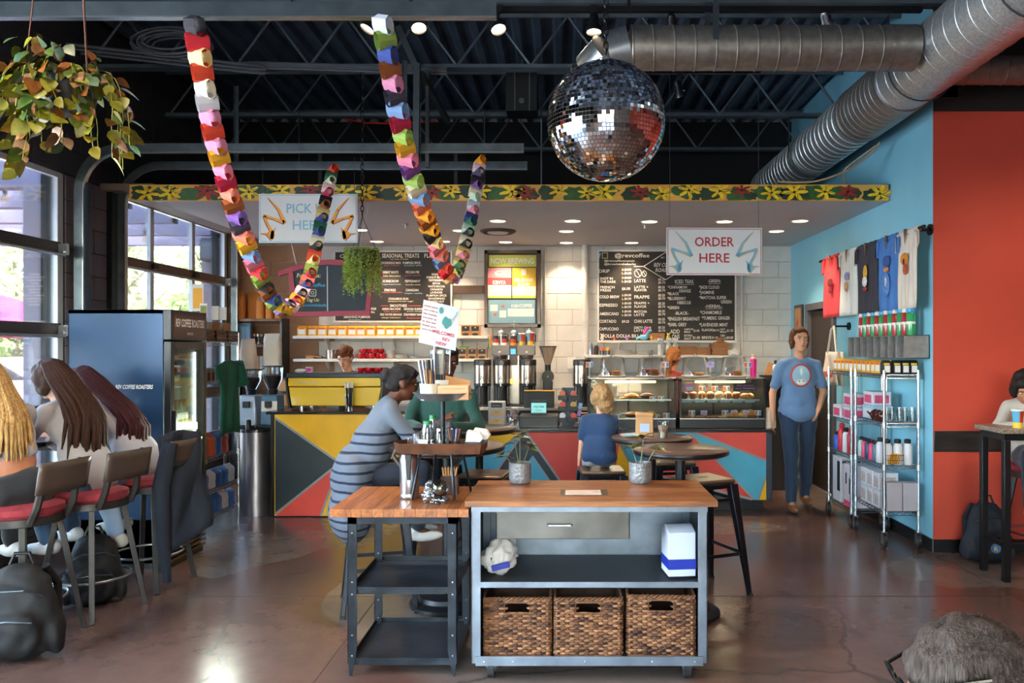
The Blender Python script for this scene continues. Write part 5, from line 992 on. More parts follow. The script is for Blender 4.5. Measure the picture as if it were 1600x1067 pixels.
# rounded steel end counter with grinders
rm_ = mat('brushed_dark_steel', '8a8488', .32, .9, .25, 5, stretch=(1, 1, .3))
t = thing('rounded_counter_end', 'rounded brushed steel end counter beside the mural bar', 'counter', (X(401, 7.75), 7.75, 0)); zr_ = Z(671, 7.6)
b = B(); R0 = .165; pts = [(R0*math.cos(a)-.0, R0*math.sin(a)) for a in [PI+PI*i/16 for i in range(17)]]+[(R0, .6), (-R0, .6)]; b.prism(pts, (0, 0, 0), (1, 0, 0), (0, 1, 0), (0, 0, zr_-.03)); b.build('drum_panel', rm_, t, ang=30)
pts2 = [(p_[0]*1.09, p_[1]*1.09) for p_ in pts]; B().prism(pts2, (0, 0, zr_-.03), (1, 0, 0), (0, 1, 0), (0, 0, .03)).build('worktop', ctop, t, bev=.004, ang=30)
beans = mat('coffee_beans', '2a1810', .5, 0, .5, 60, bump=.8, bs=120); hopg = glass('hopper_glass', 'e8eef0', .12)
def bag(x, y, z, w_, h_, d_, lab, m1, fold=.85, group=None, name='coffee_bag', cat_='coffee bag', rz=0, crown=1):
    t = thing(name, lab, cat_, (x, y, z), rz, group); b = B()
    def f(u, v):
        a = 2*PI*u; sx = math.copysign(abs(math.cos(a))**.45, math.cos(a)); sy = math.copysign(abs(math.sin(a))**.45, math.sin(a)); g_ = 1 if v < fold else max(.06, 1-(v-fold)/(1-fold)*1.0); nz = noise.noise(Vector((u*6, v*5, z*7+x)))*.06
        return (sx*w_/2*(1+nz-(.12*(v**3))), sy*d_/2*g_*(1+nz), h_*v)
    b.grid(f, 20, 12); b.build('bag', m1, t, ang=60); B().bx(-w_*.42, w_*.42, -d_*.06, d_*.06, h_*.97, h_*1.02).build('folded_top', m1, t)
    return t
def grinder(px, Y, lab, wpx, m_, hop, extra):
    t = thing('espresso_grinder', lab, 'grinder', (X(px, Y), Y, zr_)); w_ = wpx/F*Y
    B().prism([(-w_/2*1.05, 0), (w_/2*1.05, 0), (w_/2*.9, .32), (-w_/2*.9, .32)], (0, -.06, 0), (1, 0, 0), (0, 0, 1), (0, .2, 0)).build('body', m_, t, bev=.015); B().bx(-w_*.6, w_*.6, -.1, .16, 0, .03).build('base', blackpl, t, bev=.006)
    B().bx(-.03, .03, -.1, -.06, .2, .26).build('spout', blackpl, t); B().lathe([(.04, .32), (.05, .37)], (0, .04, 0), 20).build('collar', blackpl, t)
    B().lathe([(.045, .37), (w_*.52, .37+hop*.45), (w_*.56, .37+hop), (w_*.56, .37+hop)], (0, .04, 0), 24).build('hopper', hopg, t); B().lathe([(.04, .375), (w_*.42, .37+hop*.42), (w_*.45, .37+hop*.6), (0, .37+hop*.62)], (0, .04, 0), 20).build('beans', beans, t); B().lathe([(w_*.6, .37+hop), (w_*.6, .38+hop), (0, .385+hop)], (0, .04, 0), 24).build('hopper_lid', blackpl, t)
    return .385+hop
hz = grinder(390, 7.78, 'silver espresso grinder nearer the wire rack with a bean-filled hopper', 28, mat('grinder_silver', 'a8b4c4', .35, .5, .08, 6), .19, 0)
bag(X(388, 7.8), 7.8, zr_+hz+.0, .15, .29, .09, 'white and kraft coffee bag folded over on the silver grinder', mat('bag_cream', 'd9c4b0', .8, 0, .08, 5, bump=.3, bs=25), .6)
hz2 = grinder(424, 7.82, 'blue-grey and white espresso grinder beside the yellow machine', 28, mat('grinder_blue', '5f7f9a', .4, .2, .1, 6), .22, 0)
bag(X(426, 7.84), 7.84, zr_+hz2, .17, .31, .1, 'crumpled white coffee bag standing on the blue-grey grinder', mat('bag_white', 'd9d2ca', .8, 0, .08, 5, bump=.4, bs=25), .8)
g_ = bpy.data.objects['espresso_grinder.001']; B().bx(-.075, .078, -.064, -.06, .16, .26).build('white_label', paperw, g_); b = B(); b.text('MINI', (0, -.066, .215), .018, bold=.02).text('MINI', (0, -.066, .185), .018, bold=.02); b.build('label_lettering', greymetal, g_, flat=True)
single(B().lathe([(.025, 0), (.027, .07), (.02, .09), (0, .092)], n=14), 'black_canister', blackpl, 'small black canister on the front of the rounded counter', 'canister', (X(388, 7.63), 7.63, zr_))
t = thing('white_tub', 'white tub with two bottle necks on the rack side of the rounded counter', 'tub', (X(367, 7.9), 7.9, zr_)); B().lathe([(.055, 0), (.06, .13), (.055, .13), (.05, .02), (0, .02)], n=18).build('tub', white, t); B().cyl((-.02, 0, .05), (-.02, 0, .19), .008).cyl((.02, 0, .05), (.02, 0, .21), .008).build('spout_necks', steel, t); B().bx(-.12, .1, -.09, .1, -.012, 0).build('tray', steel, t)
# ================================================================ ON AND AROUND THE SERVICE COUNTER
zk = Z(670.5, YC); caseg = glass('case_glass', 'f0f6f4', .05); tub = mat('warm_light_tube', 'ffdca0', .4, em=9, var=.02); trayb = mat('blue_grey_tray', '8fa6b8', .4)
crust, crust2, choc, pale_ = mat('golden_crust', 'b5702c', .6, 0, .25, 30, bump=.3, bs=60), mat('brown_crust', '8a4a1c', .6, 0, .3, 30, bump=.3, bs=60), mat('chocolate_crumb', '4a2614', .7, 0, .3, 30), mat('sugar_dough', 'd8a868', .7, 0, .2, 20, bump=.3, bs=60)
def muffin(): return B().lathe([(.022, 0), (.03, .03), (.036, .035), (.034, .05), (.02, .063), (0, .067)], n=14)
def cookie(): return B().lathe([(.03, 0), (.042, .004), (.04, .011), (.02, .015), (0, .016)], n=14)
def croissant(): 
    b = B(); pts = [(.05*math.sin(a), -.02*math.cos(a), .02) for a in [-1.3+2.6*i/8 for i in range(9)]]; return b.tube([Vector(p)*1.2 for p in pts], [.008, .014, .02, .024, .026, .024, .02, .014, .008], 8)
MESH = {}
def pastry(kind, m, loc, lab, group, s_=1, rz=0):
    key = kind.__name__+m.name
    if key not in MESH:
        o = kind().build(key, m); MESH[key] = o.data; bpy.data.objects.remove(o)
    o = bpy.data.objects.new(kind.__name__ if kind is not croissant else 'croissant', MESH[key]); COL.objects.link(o); o.location = loc; o.scale = (s_,)*3; o.rotation_euler = (0, 0, rz); return tag(o, lab, 'pastry', group)
cardA, cardB, cardC = mat('card_white', 'e8e4e4', .5), mat('card_orange', 'e0704c', .5), mat('card_sky', '4a8ad0', .5)
def price_card(x, y, z, lab, lilac=False, w_=.065, h_=.05, stalk=.0):
    t = thing('price_card', lab, 'price card', (x, y, z), 0, 'little price cards in the pastry cases'); B().bx(-w_/2, w_/2, 0, .003, stalk, stalk+h_).build('card', cardA if not lilac else mat('card_lilac', 'd0b4e0', .5), t)
    if not lilac: B().bx(-w_*.45, -w_*.05, -.001, 0, stalk+h_*.1, stalk+h_*.85).build('print', cardB, t); B().bx(w_*.2, w_*.45, -.001, 0, stalk+h_*.1, stalk+h_*.85).build('print', cardC, t)
    else: B().bx(-w_*.35, w_*.35, -.001, 0, stalk+h_*.3, stalk+h_*.4).bx(-w_*.35, w_*.2, -.001, 0, stalk+h_*.6, stalk+h_*.7).build('print', cardC, t)
    if stalk: B().bx(-.003, .003, 0, .003, 0, stalk).build('stalk', white, t)
    return t
def case(px0, px1, lab):
    Y = 7.9; x0, x1 = X(px0, Y), X(px1, Y); W_ = x1-x0; t = thing('display_case', lab, 'display case', ((x0+x1)/2, Y, zk)); h = W_/2; tz = .49; D = .52
    B().bx(-h, h, 0, D, 0, .10).build('base', ctr, t, bev=.004); B().bx(-h, h, -.004, 0, .09, .10).build('base_trim', steel, t)
    for s_ in (-1, 1):
        B().bx(s_*h-(.02 if s_ > 0 else 0), s_*h+(0 if s_ > 0 else .02), .0, .02, .1, tz).bx(s_*h-(.02 if s_ > 0 else 0), s_*h+(0 if s_ > 0 else .02), D-.02, D, .1, tz).bx(s_*h-(.02 if s_ > 0 else 0), s_*h+(0 if s_ > 0 else .02), .0, D, tz-.02, tz).build('end_frame', black, t)
        B().bx(s_*(h-.01)-.003, s_*(h-.01)+.003, .02, D-.02, .1, tz-.02).build('end_pane', caseg, t)
    B().bx(-h+.02, h-.02, .004, .01, .1, tz-.01).build('front_pane', caseg, t); B().bx(-h, h, 0, D, tz, tz+.012).build('top_pane', mat('case_top', '9a9a98', .15, .6), t, bev=.002)
    B().bx(-h+.03, h-.03, .12, D-.06, .27, .278).build('glass_shelf', caseg, t); B().bx(-h+.03, h-.03, .118, .124, .266, .282).build('shelf_edge', steel, t)
    B().bx(-h+.02, -.01, D-.02, D-.01, .1, tz-.02).bx(.01, h-.02, D-.02, D-.01, .1, tz-.02).build('rear_door', mat('case_rear_glass', '6f6660', .15, .3), t); B().bx(-.01, .01, D-.03, D, .1, tz-.02).build('rear_stile', black, t)
    B().cyl((-h*.62, .05, tz-.03), (h*.55, .05, tz-.03), .009).build('light_tube', tub, t)
    l = bpy.data.lights.new('case_light', 'AREA'); l.shape = 'RECTANGLE'; l.size = W_*.7; l.size_y = .05; l.energy = 5; l.color = (1, .75, .5); o = bpy.data.objects.new('case_light', l); COL.objects.link(o); o.parent = t; o.location = (0, .2, tz-.045)
    return t, Y, tz
cA, Yq, tz = case(920, 1056, 'pastry display case behind the child, the one with fewer pastries'); cBk, _, _ = case(1062, 1196, 'pastry display case full of muffins beside the man in blue')
# muffins and cookies
for i in range(8):
    k = (choc, crust2, crust, crust2, pale_, crust2, crust2, crust)[i]; px = 1070+i*13.6
    pastry(muffin if i < 7 else croissant, k, (X(px, 8.03), 8.06, zk+.283), f'{ORD[i]} {"muffin" if i < 7 else "roll"} from the ponytailed worker on the upper shelf of the full pastry case', 'muffins in the full pastry case', 1.15)
for i in range(3): pastry(croissant, crust, (X(1150+i*11, 8.05), 8.12, zk+.284), f'{ORD[i]} croissant heaped beyond the muffins in the full pastry case', 'croissants beyond the muffins', 1.1, i)
for i in range(6): o = single(B().prism([(-.045, 0), (.045, 0), (.06, .03), (-.06, .03)], (0, 0, 0), (1, 0, 0), (0, 0, 1), (0, .3, 0)), 'pastry_tray', trayb, f'{ORD[i]} blue-grey pastry tray from the ponytailed worker in the full case', 'tray', (X(1073+i*19.5, 8.03), 7.99, zk+.2785-.028), group='blue-grey pastry trays'); o.scale = (1, 1, .9)
for i in range(7): pastry(cookie, (crust, pale_, crust, crust2, crust, crust, pale_)[i], (X(1072+i*9.5, 7.97), 7.97+(i % 2)*.03, zk+.101), f'{ORD[i]} flat cookie from the ponytailed worker on the floor of the full pastry case', 'cookies on the full case floor', 1.2)
for i in range(6): pastry(croissant, (crust, pale_)[i % 2], (X(1146+(i % 3)*13, 7.99), 7.98+(i//3)*.06, zk+.101+(i//3)*.02), f'{ORD[i]} folded pastry in the heap by the man end of the full case', 'folded pastries in the full case', 1.15, .4*i)
for i in range(4): pastry((cookie, croissant)[i % 2], (crust, choc)[i // 2], (X(975+i*12, 8.05), 8.08, zk+.283), f'{ORD[i]} pastry from the grinder side on the upper shelf of the emptier case', 'pastries on the emptier case shelf', 1.2)
for i in range(5): pastry(croissant if i % 2 else cookie, (pale_, crust, crust, pale_, crust)[i], (X(970+i*15, 7.98), 8.0, zk+.101), f'{ORD[i]} pastry from the grinder side on the floor of the emptier case', 'pastries on the emptier case floor', 1.3, i*.7)
for i, (px, py, Y) in enumerate(((1020, 624, 8.02), (1033, 624, 8.02), (966, 652, 7.95), (1025, 652, 7.95), (1041, 650, 7.95))): price_card(X(px, Y), Y, Z(py+3, Y), f'{ORD[i]} orange and blue price card from the grinder side in the emptier case')
for i, (px, py, l_) in enumerate(((1097, 611, 0), (1117, 611, 0), (1135, 611, 0))): price_card(X(px, 8.0), 8.0, zk+.282, f'{ORD[i]} tall stalked price card above the muffins', stalk=.085)
for i, (px, l_) in enumerate(((1081, 0), (1100, 1), (1133, 0), (1147, 1), (1166, 1), (1184, 0))): price_card(X(px, 7.94), 7.94, zk+.101, f'{ORD[i]} lower price card from the ponytailed worker in the full case, {"lilac" if l_ else "orange and blue"}', bool(l_), stalk=.025)
pinkp = mat('pink_plaque', 'e08ac0', .5)
for px0, px1, py0, py1, s_, lab in ((1069, 1084, 599, 612, 'GF', 'small pink scalloped plaque inside the full case by the worker'), (1146, 1183, 598, 612, 'please ask', 'wide dark plaque with pink lettering inside the full case')):
    t = bt('glass_plaque', lab, 'sign', px0, px1, py0, py1, 7.925, .004, pinkp if px0 < 1100 else blk); w_, h_ = t['w'], t['h']
    if px0 < 1100: B().bx(-w_*.3, w_*.42, -.002, 0, h_*.15, h_*.6).build('print', cardA, t)
    else: b = B(); b.text('please ask about', (0, -.002, h_*.62), .02, width=w_*.7); b.text('our bakery', (0, -.002, h_*.3), .02, width=w_*.8); b.text('specials', (0, -.002, h_*.05), .016, width=w_*.45); b.build('lettering', pinkp, t, flat=True)
domeg = glass('dome_glass', 'f6fafa', .09, .02)
for i, (px, w_, n_, k1) in enumerate(((957, 41, 5, crust), (1017, 42, 8, crust2), (1087, 42, 4, pale_), (1147, 41, 5, crust))):
    Y = 8.15; r = w_/2/F*Y; z = zk+tz+.013; x = X(px, Y); t = thing('cake_dome', ('first', 'second', 'third', 'fourth')[i]+' clear cake dome from the black grinder, standing on a pastry case', 'cake dome', (x, Y, z), 0, 'cake domes on the pastry cases')
    B().lathe([(r*1.02, .012), (r*.9, .18), (r*.82, .2), (r*.3, .208), (0, .208)], n=28).build('dome', domeg, t, ang=50); B().lathe([(.012, .205), (.022, .222), (.014, .236), (0, .238)], n=12).build('knob', domeg, t); B().lathe([(r*.98, 0), (r*1.08, .008), (r*1.08, .013), (0, .012)], n=28).build('plate', shm, t)
    for k in range(n_): pastry(cookie, k1 if k % 3 else crust2, (x+(-.05 if k % 2 else .04)*(1 if n_ > 3 else .8), Y+.01*(k % 3), z+.014+.017*(k//2)), f'{ORD[k]} cookie counting up under the {ORD[i]} cake dome', f'cookies under the {ORD[i]} dome', 1.1)
for px, Y, li, lab in ((921, 8.02, 0, 'orange and blue card on a wire before the first cake dome'), (1039, 8.0, 0, 'orange and blue card on a wire beside the second cake dome'), (1110, 8.0, 1, 'lilac card on a wire between the third and fourth cake domes'), (1168, 8.0, 0, 'orange and blue card on a wire beyond the fourth cake dome')): price_card(X(px, Y), Y, zk+tz+.013, lab, bool(li), .075, .055, .1)
t = thing('pink_water_bottle', 'tall hot pink water bottle beyond the last cake dome', 'bottle', (X(1177, 8.2), 8.2, zk+tz+.013)); B().lathe([(.027, 0), (.03, .05), (.036, .17), (.034, .18)], n=18).build('body', mat('hot_pink', 'f0148c', .4), t); B().lathe([(.03, .18), (.03, .195), (.018, .2), (.02, .225), (0, .23)], n=14).build('cap', mat('peach_cap', 'e0b0a8', .5), t)
t = thing('napkin_tray', 'dark napkin tray with a tilted kraft sleeve on the back ledge', 'tray', (X(1202, 9.0), 9.0, Z(590, 9.0))); B().bx(-.1, .12, -.06, .06, -.01, .03).build('tray', blk, t); B().box((0, 0, .09), (.08, .02, .16), R(0, 22, 0)).build('sleeve', kraft, t); B().bx(-.6, .35, -.1, .5, -.05, -.011).build('ledge', cab, t); B().bx(-.55, .3, 0, .45, -Z(590, 9.0), -.05).build('cabinet', cab, t)
t = bt('spray_bottle', 'white bottle with a black cap beside the man in blue', 'bottle', 1208, 1215, 568, 590, 8.9, .0, None); B().lathe([(.03, 0), (.03, .13), (.014, .15)], n=14).build('body', white, t); B().lathe([(.014, .15), (.016, .19), (0, .2)], n=12).build('cap', blk, t)
bag(X(1206, 7.9), 7.95, zk, .1, .2, .06, 'cream paper bag on the counter end beside the man in blue', MATS['bag_cream'], .9, cat_='paper bag', name='paper_bag')
# point of sale and counter clutter
z0 = zk
t = thing('cash_drawer_stand', 'black cash drawer with a till screen and a small customer display', 'till', (X(842, 8.05), 8.05, z0)); w_ = X(872, 8.05)-X(812, 8.05)
B().bx(-w_/2, w_/2, -.1, .3, 0, .115).build('cash_drawer', ctr, t, bev=.005); B().bx(-w_/2, w_/2, -.11, -.1, .098, .112).build('drawer_lip', black, t)
B().box((0, .12, .27), (.31, .02, .17), R(-12, 0, 0)).build('screen_back', blackpl, t, bev=.004); B().box((0, .115, .36), (.31, .024, .012), R(-12, 0, 0)).build('screen_edge', ybox, t); B().cyl((0, .14, .11), (0, .14, .25), .02).build('screen_neck', black, t)
B().box((.0, -.03, .2), (.165, .02, .15), R(-10, 0, 0)).build('customer_display', blackpl, t, bev=.003); B().box((0, -.041, .195), (.15, .003, .1), R(-10, 0, 0)).build('display_panel', mat('teal_screen', '6fb0b0', .3, em=.5), t)
b = B(); b.text('WELCOME', (0, -.052, .2), .016, bold=.02).text('order here', (0, -.049, .17), .01); b.build('display_lettering', blk, t, flat=True)
t = thing('sticker_drawer_box', 'small white cabinet with two pale wooden drawers on the counter', 'drawer box', (X(776, 8.0), 8.0, z0)); B().bx(-.085, .085, 0, .12, 0, .26).build('body', mat('pale_grey_box', 'b8b6b6', .4), t, bev=.01); 
for z in (.035, .12): B().bx(-.065, .065, -.008, 0, z, z+.055).build('drawer', mat('pale_drawer', 'dcae70', .5), t, bev=.002); B().bx(-.02, .02, -.011, -.008, z+.03, z+.033).build('drawer_pull', blk, t)
B().bx(-.055, .055, -.004, 0, .2, .245).build('chalk_label', mboard, t); b = B(); b.text('Stickers', (0, -.006, .215), .014, width=.08); b.build('lettering', chk, t, flat=True)
t = thing('tip_jar', 'clear glass tip jar lettered LOVE, stuffed with notes', 'jar', (X(801, 7.95), 7.95, z0)); B().lathe([(.055, 0), (.064, .02), (.066, .12), (.05, .145), (.066, .16), (.066, .19), (.058, .2)], n=22).build('jar', glassj, t, ang=50)
b = B(); random.seed(3)
for k in range(14): b.box((random.uniform(-.03, .03), random.uniform(-.03, .03), random.uniform(.03, .16)), (.05, .004, .03), R(random.uniform(0, 90), random.uniform(0, 90), random.uniform(0, 180)))
b.build('banknotes', mat('crumpled_notes', 'c8a8a0', .7, 0, .4, 20), t)['kind'] = 'stuff'; b = B(); b.text('LOVE', (0, -.068, .05), .03, bold=.02); b.build('lettering', blk, t, flat=True)
t = thing('sticker_spinner', 'black cardboard display tower holding die-cut stickers', 'display stand', (X(889, 7.95), 7.95, z0)); B().bx(-.1, .1, -.05, .1, 0, .02).build('base', blackpl, t); B().bx(-.07, .05, 0, .06, .02, .4).build('column', mat('blue_black_card', '33424e', .5), t)
for r_, z in enumerate((.06, .17, .28)):
    for c_, (x, m_) in enumerate(((-.065, (cardA, cR, cardB)[r_]), (.045, (cR, pale_, cupr)[r_]))): B().bx(x-.045, x+.045, -.05, 0, z, z+.045).build('pocket', blackpl, t); B().lathe([(0, 0), (.032, 0), (.032, .004)], (x, -.04, z+.065), 9, R(90, 0, 0)).build('sticker', m_, t)
t = thing('sanitizer_stand', 'leaning ladder of lilac stickers beside the display tower', 'sticker strip', (X(906, 7.93), 7.93, z0+.02)); 
for k in range(3): B().box((.012*k-.02, 0, .06+.07*k), (.035, .006, .06), R(0, 15, 0)).build('sticker', (paperw, mat('lilac_sticker', 'b48ad0', .5), mat('sky_sticker', '8ab4dc', .5))[k], t)
B().bar((-.03, .006, -.02), (.04, .006, .28), .012, .004).build('strip', blk, t)
single(B().cyl((0, 0, 0), (0, 0, .05), .05, n=18), 'cup_lid_stack', blk, 'small black puck of lids behind the till', 'lids', (X(868, 8.3), 8.3, z0))
t = bt('knock_box', 'wood-fronted condiment box at the base of the pastry case', 'box', 907, 919, 646, 668, 8.0, .12, mat('raw_wood', '9a6a44', .6)); t.location.z = z0; B().bx(-.025, .025, -.004, 0, .03, .1).build('window', blk, t)
# ================================================================ BISTRO TABLES AND METAL STOOLS
ttop = mat('brown_laminate', '5d4338', .32, 0, .12, 6, coat=.3); cast = mat('cast_iron', '1a1c20', .45, .4, .2, 8, bump=.1, bs=40); blst = mat('gunmetal_stool', '1b2028', .3, .6, .25, 5)
def bistro(px, Y, r, lab):
    t = thing('round_table', lab, 'table', (X(px, Y), Y, 0), 0, 'round bar tables'); B().lathe([(0, .962), (r*.93, .962), (r*.96, .975), (r, .985), (r, .997), (r*.985, 1.0), (0, 1.0)], n=48).build('tabletop', [ttop], t, ang=50)
    B().lathe([(r+.001, .972), (r+.004, .978), (r+.004, .992), (r+.001, .996)], n=48).build('metal_edge', black, t); B().lathe([(.09, .955), (.09, .962)], n=20).lathe([(.03, .05), (.03, .957)], n=16).build('post', cast, t)
    B().lathe([(.21, 0), (.235, .01), (.235, .03), (.2, .045), (.185, .05), (.175, .075), (.12, .09), (.1, .1), (.07, .14), (.05, .16), (.045, .2), (.03, .22)], n=36).build('pedestal_base', cast, t)
    for k in range(20): a = 2*PI*k/20; B().bar((math.cos(a)*.11, math.sin(a)*.11, .098), (math.cos(a)*.055, math.sin(a)*.055, .16), .008, .008).build('flute', cast, t) if px == 699 else None
    return t
bistro(699, 4.97, .355, 'round bar table where the woman in the striped cardigan sits'); bistro(749, 6.07, .28, 'round bar table further back, beyond the green sweater'); bistro(1063, 4.8, .288, 'empty round bar table nearest the cart on the pastry side'); bistro(1018, 5.45, .275, 'round bar table in front of the child with a paper bag on it')
def metal_stool():
    t = thing('metal_bar_stool', '', 'stool'); h = .75; B().bx(-.155, .155, -.155, .155, h-.025, h).build('seat', mat('stool_seat_tan', '6d5645', .3, .5, .1, 8), t, bev=.012, seg=3); B().bx(-.152, .152, -.152, .152, h-.06, h-.024).build('seat_apron', blst, t, bev=.008)
    B().bx(-.035, .035, -.012, .012, h, h+.001).build('hand_slot', blk, t)
    for sx in (-1, 1):
        for sy in (-1, 1):
            b = B(); a = Vector((sx*.135, sy*.135, h-.03)); e = Vector((sx*.215, sy*.215, .012)); b.add([a+Vector(o_) for o_ in ((-.03, -.03, 0), (.03, -.03, 0), (.03, .03, 0), (-.03, .03, 0))]+[e+Vector(o_) for o_ in ((-.014, -.014, 0), (.014, -.014, 0), (.014, .014, 0), (-.014, .014, 0))], [(0, 1, 2, 3), (7, 6, 5, 4), (0, 4, 5, 1), (1, 5, 6, 2), (2, 6, 7, 3), (3, 7, 4, 0)]); b.build('leg', blst, t, bev=.005); B().box((sx*.217, sy*.217, .008), (.034, .034, .016)).build('foot_cap', blackpl, t, bev=.003)
    for z, o_ in ((.27, .188), (.62, .152)):
        B().bar((-o_, -o_, z), (o_, -o_, z), .006, .022).bar((-o_, o_, z), (o_, o_, z), .006, .022).bar((o_, -o_, z), (o_, o_, z), .006, .022).bar((-o_, -o_, z), (-o_, o_, z), .006, .022).build('footrest', blst, t)
    return proto(t)
st0 = metal_stool(); st0['group'] = 'metal bar stools'
def mst(px, Y, rz, lab, first=False):
    if first: st0.location = (X(px, Y), Y, 0); st0.rotation_euler = (0, 0, math.radians(rz)); st0['label'] = lab; return st0
    return dup(st0, (X(px, Y), Y, 0), rz, lab)
mst(940, 5.67, 4, 'dark metal bar stool the child sits on', True); mst(1098, 5.28, 24, 'empty metal bar stool beside the empty round table'); mst(757, 5.48, -8, 'empty metal bar stool between the two nearer round tables'); mst(592, 4.98, 15, 'metal bar stool under the woman in the striped cardigan'); mst(683, 5.92, 0, 'metal bar stool under the person in the green sweater'); mst(1048, 6.1, 10, 'empty metal bar stool behind the child table')
# bag and drinks on the tables
zt1 = 1.001
t = thing('paper_lunch_bag', 'folded kraft lunch bag with a blue label on the child table', 'paper bag', (X(1007, 5.5), 5.5, zt1), -8); B().prism([(-.062, 0), (.062, 0), (.058, .14), (-.058, .14)], (0, -.035, 0), (1, 0, 0), (0, 0, 1), (0, .07, 0)).build('bag', kraft, t, bev=.004); B().box((0, -.0, .148), (.125, .075, .022), R(0, 3, 0)).build('folded_top', kraft, t, bev=.004); B().bx(-.03, .035, -.038, -.035, .03, .085).build('blue_label', mat('pale_blue_label', '9fb0dc', .6), t)
t = thing('iced_coffee', 'clear iced coffee cup with a wire sleeve on the child table', 'drink', (X(1036, 5.35), 5.35, zt1)); B().lathe([(.026, 0), (.037, .11), (.036, .11), (.025, .003)], n=18).build('cup', glassj, t); B().lathe([(.024, .004), (.034, .085), (0, .085)], n=18).build('iced_latte', mat('latte', 'c08a5c', .4, 0, .3, 12, col2='e6ccb0'), t); B().lathe([(.039, .11), (.04, .116), (.0, .12)], n=18).build('lid', domeg, t)
single(B().lathe([(.04, 0), (.07, .012), (.072, .014), (.04, .004), (0, .004)], n=20), 'small_dish', mat('blue_white_dish', 'a8bccc', .3), 'pale dish with a napkin near the child on the table', 'dish', (X(985, 5.42), 5.42, zt1))
# ================================================================ THE CART
zf, zb2 = 3.82, 4.37
gal3 = mat('weathered_zinc', '78818d', .45, .7, .25, 7, bump=.1, bs=30); zinc2 = mat('dark_zinc', '4d5660', .45, .6, .3, 5, bump=.1, bs=30)
cart = thing('rolling_cart', 'rolling zinc cart with a plank top, a drawer and three wicker baskets', 'cart', (X(921, zf), zf, 0)); cx0, cx1 = X(736.5, zf)-cart.location.x, X(1105.5, zf)-cart.location.x; D = .56
def planks(parent, x0, x1, y0, y1, z0, z1, n_, name, mats_, along='x'):
    for i in range(n_):
        g_ = .0005; b = B()
        if along == 'x': b.bx(x0, x1, y0+(y1-y0)*i/n_+g_, y0+(y1-y0)*(i+1)/n_-g_, z0, z1)
        else: b.bx(x0+(x1-x0)*i/n_+g_, x0+(x1-x0)*(i+1)/n_-g_, y0, y1, z0, z1)
        b.build(name, mats_[(i*7+i//2) % len(mats_)], parent, bev=.0012)
def woodm(name, c, c2, st_, r=.3):
    M = mat(name, c, .38, 0, .3, 4, coat=.1, col2=c2, stretch=st_, bump=.1, bs=12); return M
pw = [woodm('plank_oak_a', '7c4520', 'a4642e', (1.2, 14, 14)), woodm('plank_oak_b', '703d1c', '96582a', (1.5, 12, 12)), woodm('plank_oak_c', '844c24', 'a86a34', (1, 16, 16))]
planks(cart, X(727, zf)-cart.location.x, X(1121, zf)-cart.location.x, -.015, D+.03, .844, .872, 5, 'plank', pw)
B().bx(-.14, .1, .13, .3, .872, .8728).build('worn_plate', mat('worn_brown_plate', '4f3a2c', .5, 0, .4, 20), cart); B().bx(-.115, .065, .15, .28, .8728, .8736).build('paper_label', mat('old_paper_label', 'd0c0ae', .7, 0, .2, 20), cart); b = B()
for i in range(6): b.text('shipping label contents', (-.025, .265-.02*i, .874), .009, u=(1, 0, 0), v=(0, 1, 0), width=.15)
b.build('label_lettering', ruby, cart, flat=True)
for x in (cx0, cx1-.045):
    for y in (0, D-.04): B().bx(x, x+.045, y, y+.006, .09, .842).bx((x if x < 0 else x+.039), (x+.006 if x < 0 else x+.045), y, y+.04, .09, .842).build('corner_post', gal3, cart, bev=.002)
B().bx(cx0, cx1, -.004, .003, .818, .842).bx(cx0, cx1, D-.006, D, .09, .842).build('top_rail', gal3, cart); bpy.data.objects['top_rail'].name = 'top_and_back_panel'
for x in (cx0, cx1-.003): B().bx(x, x+.003, .004, D, .09, .842).build('side_panel', zinc2, cart)
B().bx(cx0+.04, cx1-.04, -.004, .002, Z(918, zf), Z(909, zf)).build('shelf_lip', gal3, cart, bev=.001)
zs_ = Z(909, zf); b = B(); k = 0; x = cx0+.045; exm = mat('expanded_mesh', '59616a', .4, .5)
xm0, xm1, ym0, ym1, s_ = cx0+.045, cx1-.045, .005, D-.01, .028
n1 = int((xm1-xm0)/s_)
for i in range(n1):
    for j in range(int((ym1-ym0)/.016)):
        xx = xm0+i*s_+(s_/2 if j % 2 else 0); yy = ym0+j*.016
        b.add([(xx, yy-.0016, zs_-.004), (xx+s_/2, yy+.016-.0016, zs_-.004), (xx+s_/2, yy+.016+.0016, zs_-.004), (xx, yy+.0016, zs_-.004)], [(0, 1, 2, 3)]); b.add([(xx, yy-.0009, zs_-.004), (xx-s_/2, yy+.016-.0009, zs_-.004), (xx-s_/2, yy+.016+.0009, zs_-.004), (xx, yy+.0009, zs_-.004)], [(0, 1, 2, 3)])
b.build('mesh_shelf', exm, cart, flat=True)['kind'] = 'stuff'; B().bx(cx0+.02, cx1-.02, .01, D-.01, zs_-.02, zs_-.012).build('shelf_pan', mat('dark_shelf_pan', '15181c', .5), cart)
B().bx(cx0+.02, cx1-.02, -.006, .002, Z(1040, zf), Z(1025, zf)).build('bottom_lip', gal3, cart, bev=.002); B().bx(cx0+.005, cx1-.005, .002, D-.005, .09, .105).build('bottom_deck', zinc2, cart)
for x in (cx0+.06, cx0+.2, -.02, .3, cx1-.06): B().lathe([(.006, 0), (.004, .004), (0, .005)], (x, -.006, Z(1033, zf)), 10, R(90, 0, 0)).build('rivet', steel, cart)
dx0, dx1 = X(775, zf+.03)-cart.location.x, X(984, zf+.03)-cart.location.x; dm_ = mat('tarnished_drawer', '5b5752', .35, .6, .3, 6, bump=.05, bs=30)
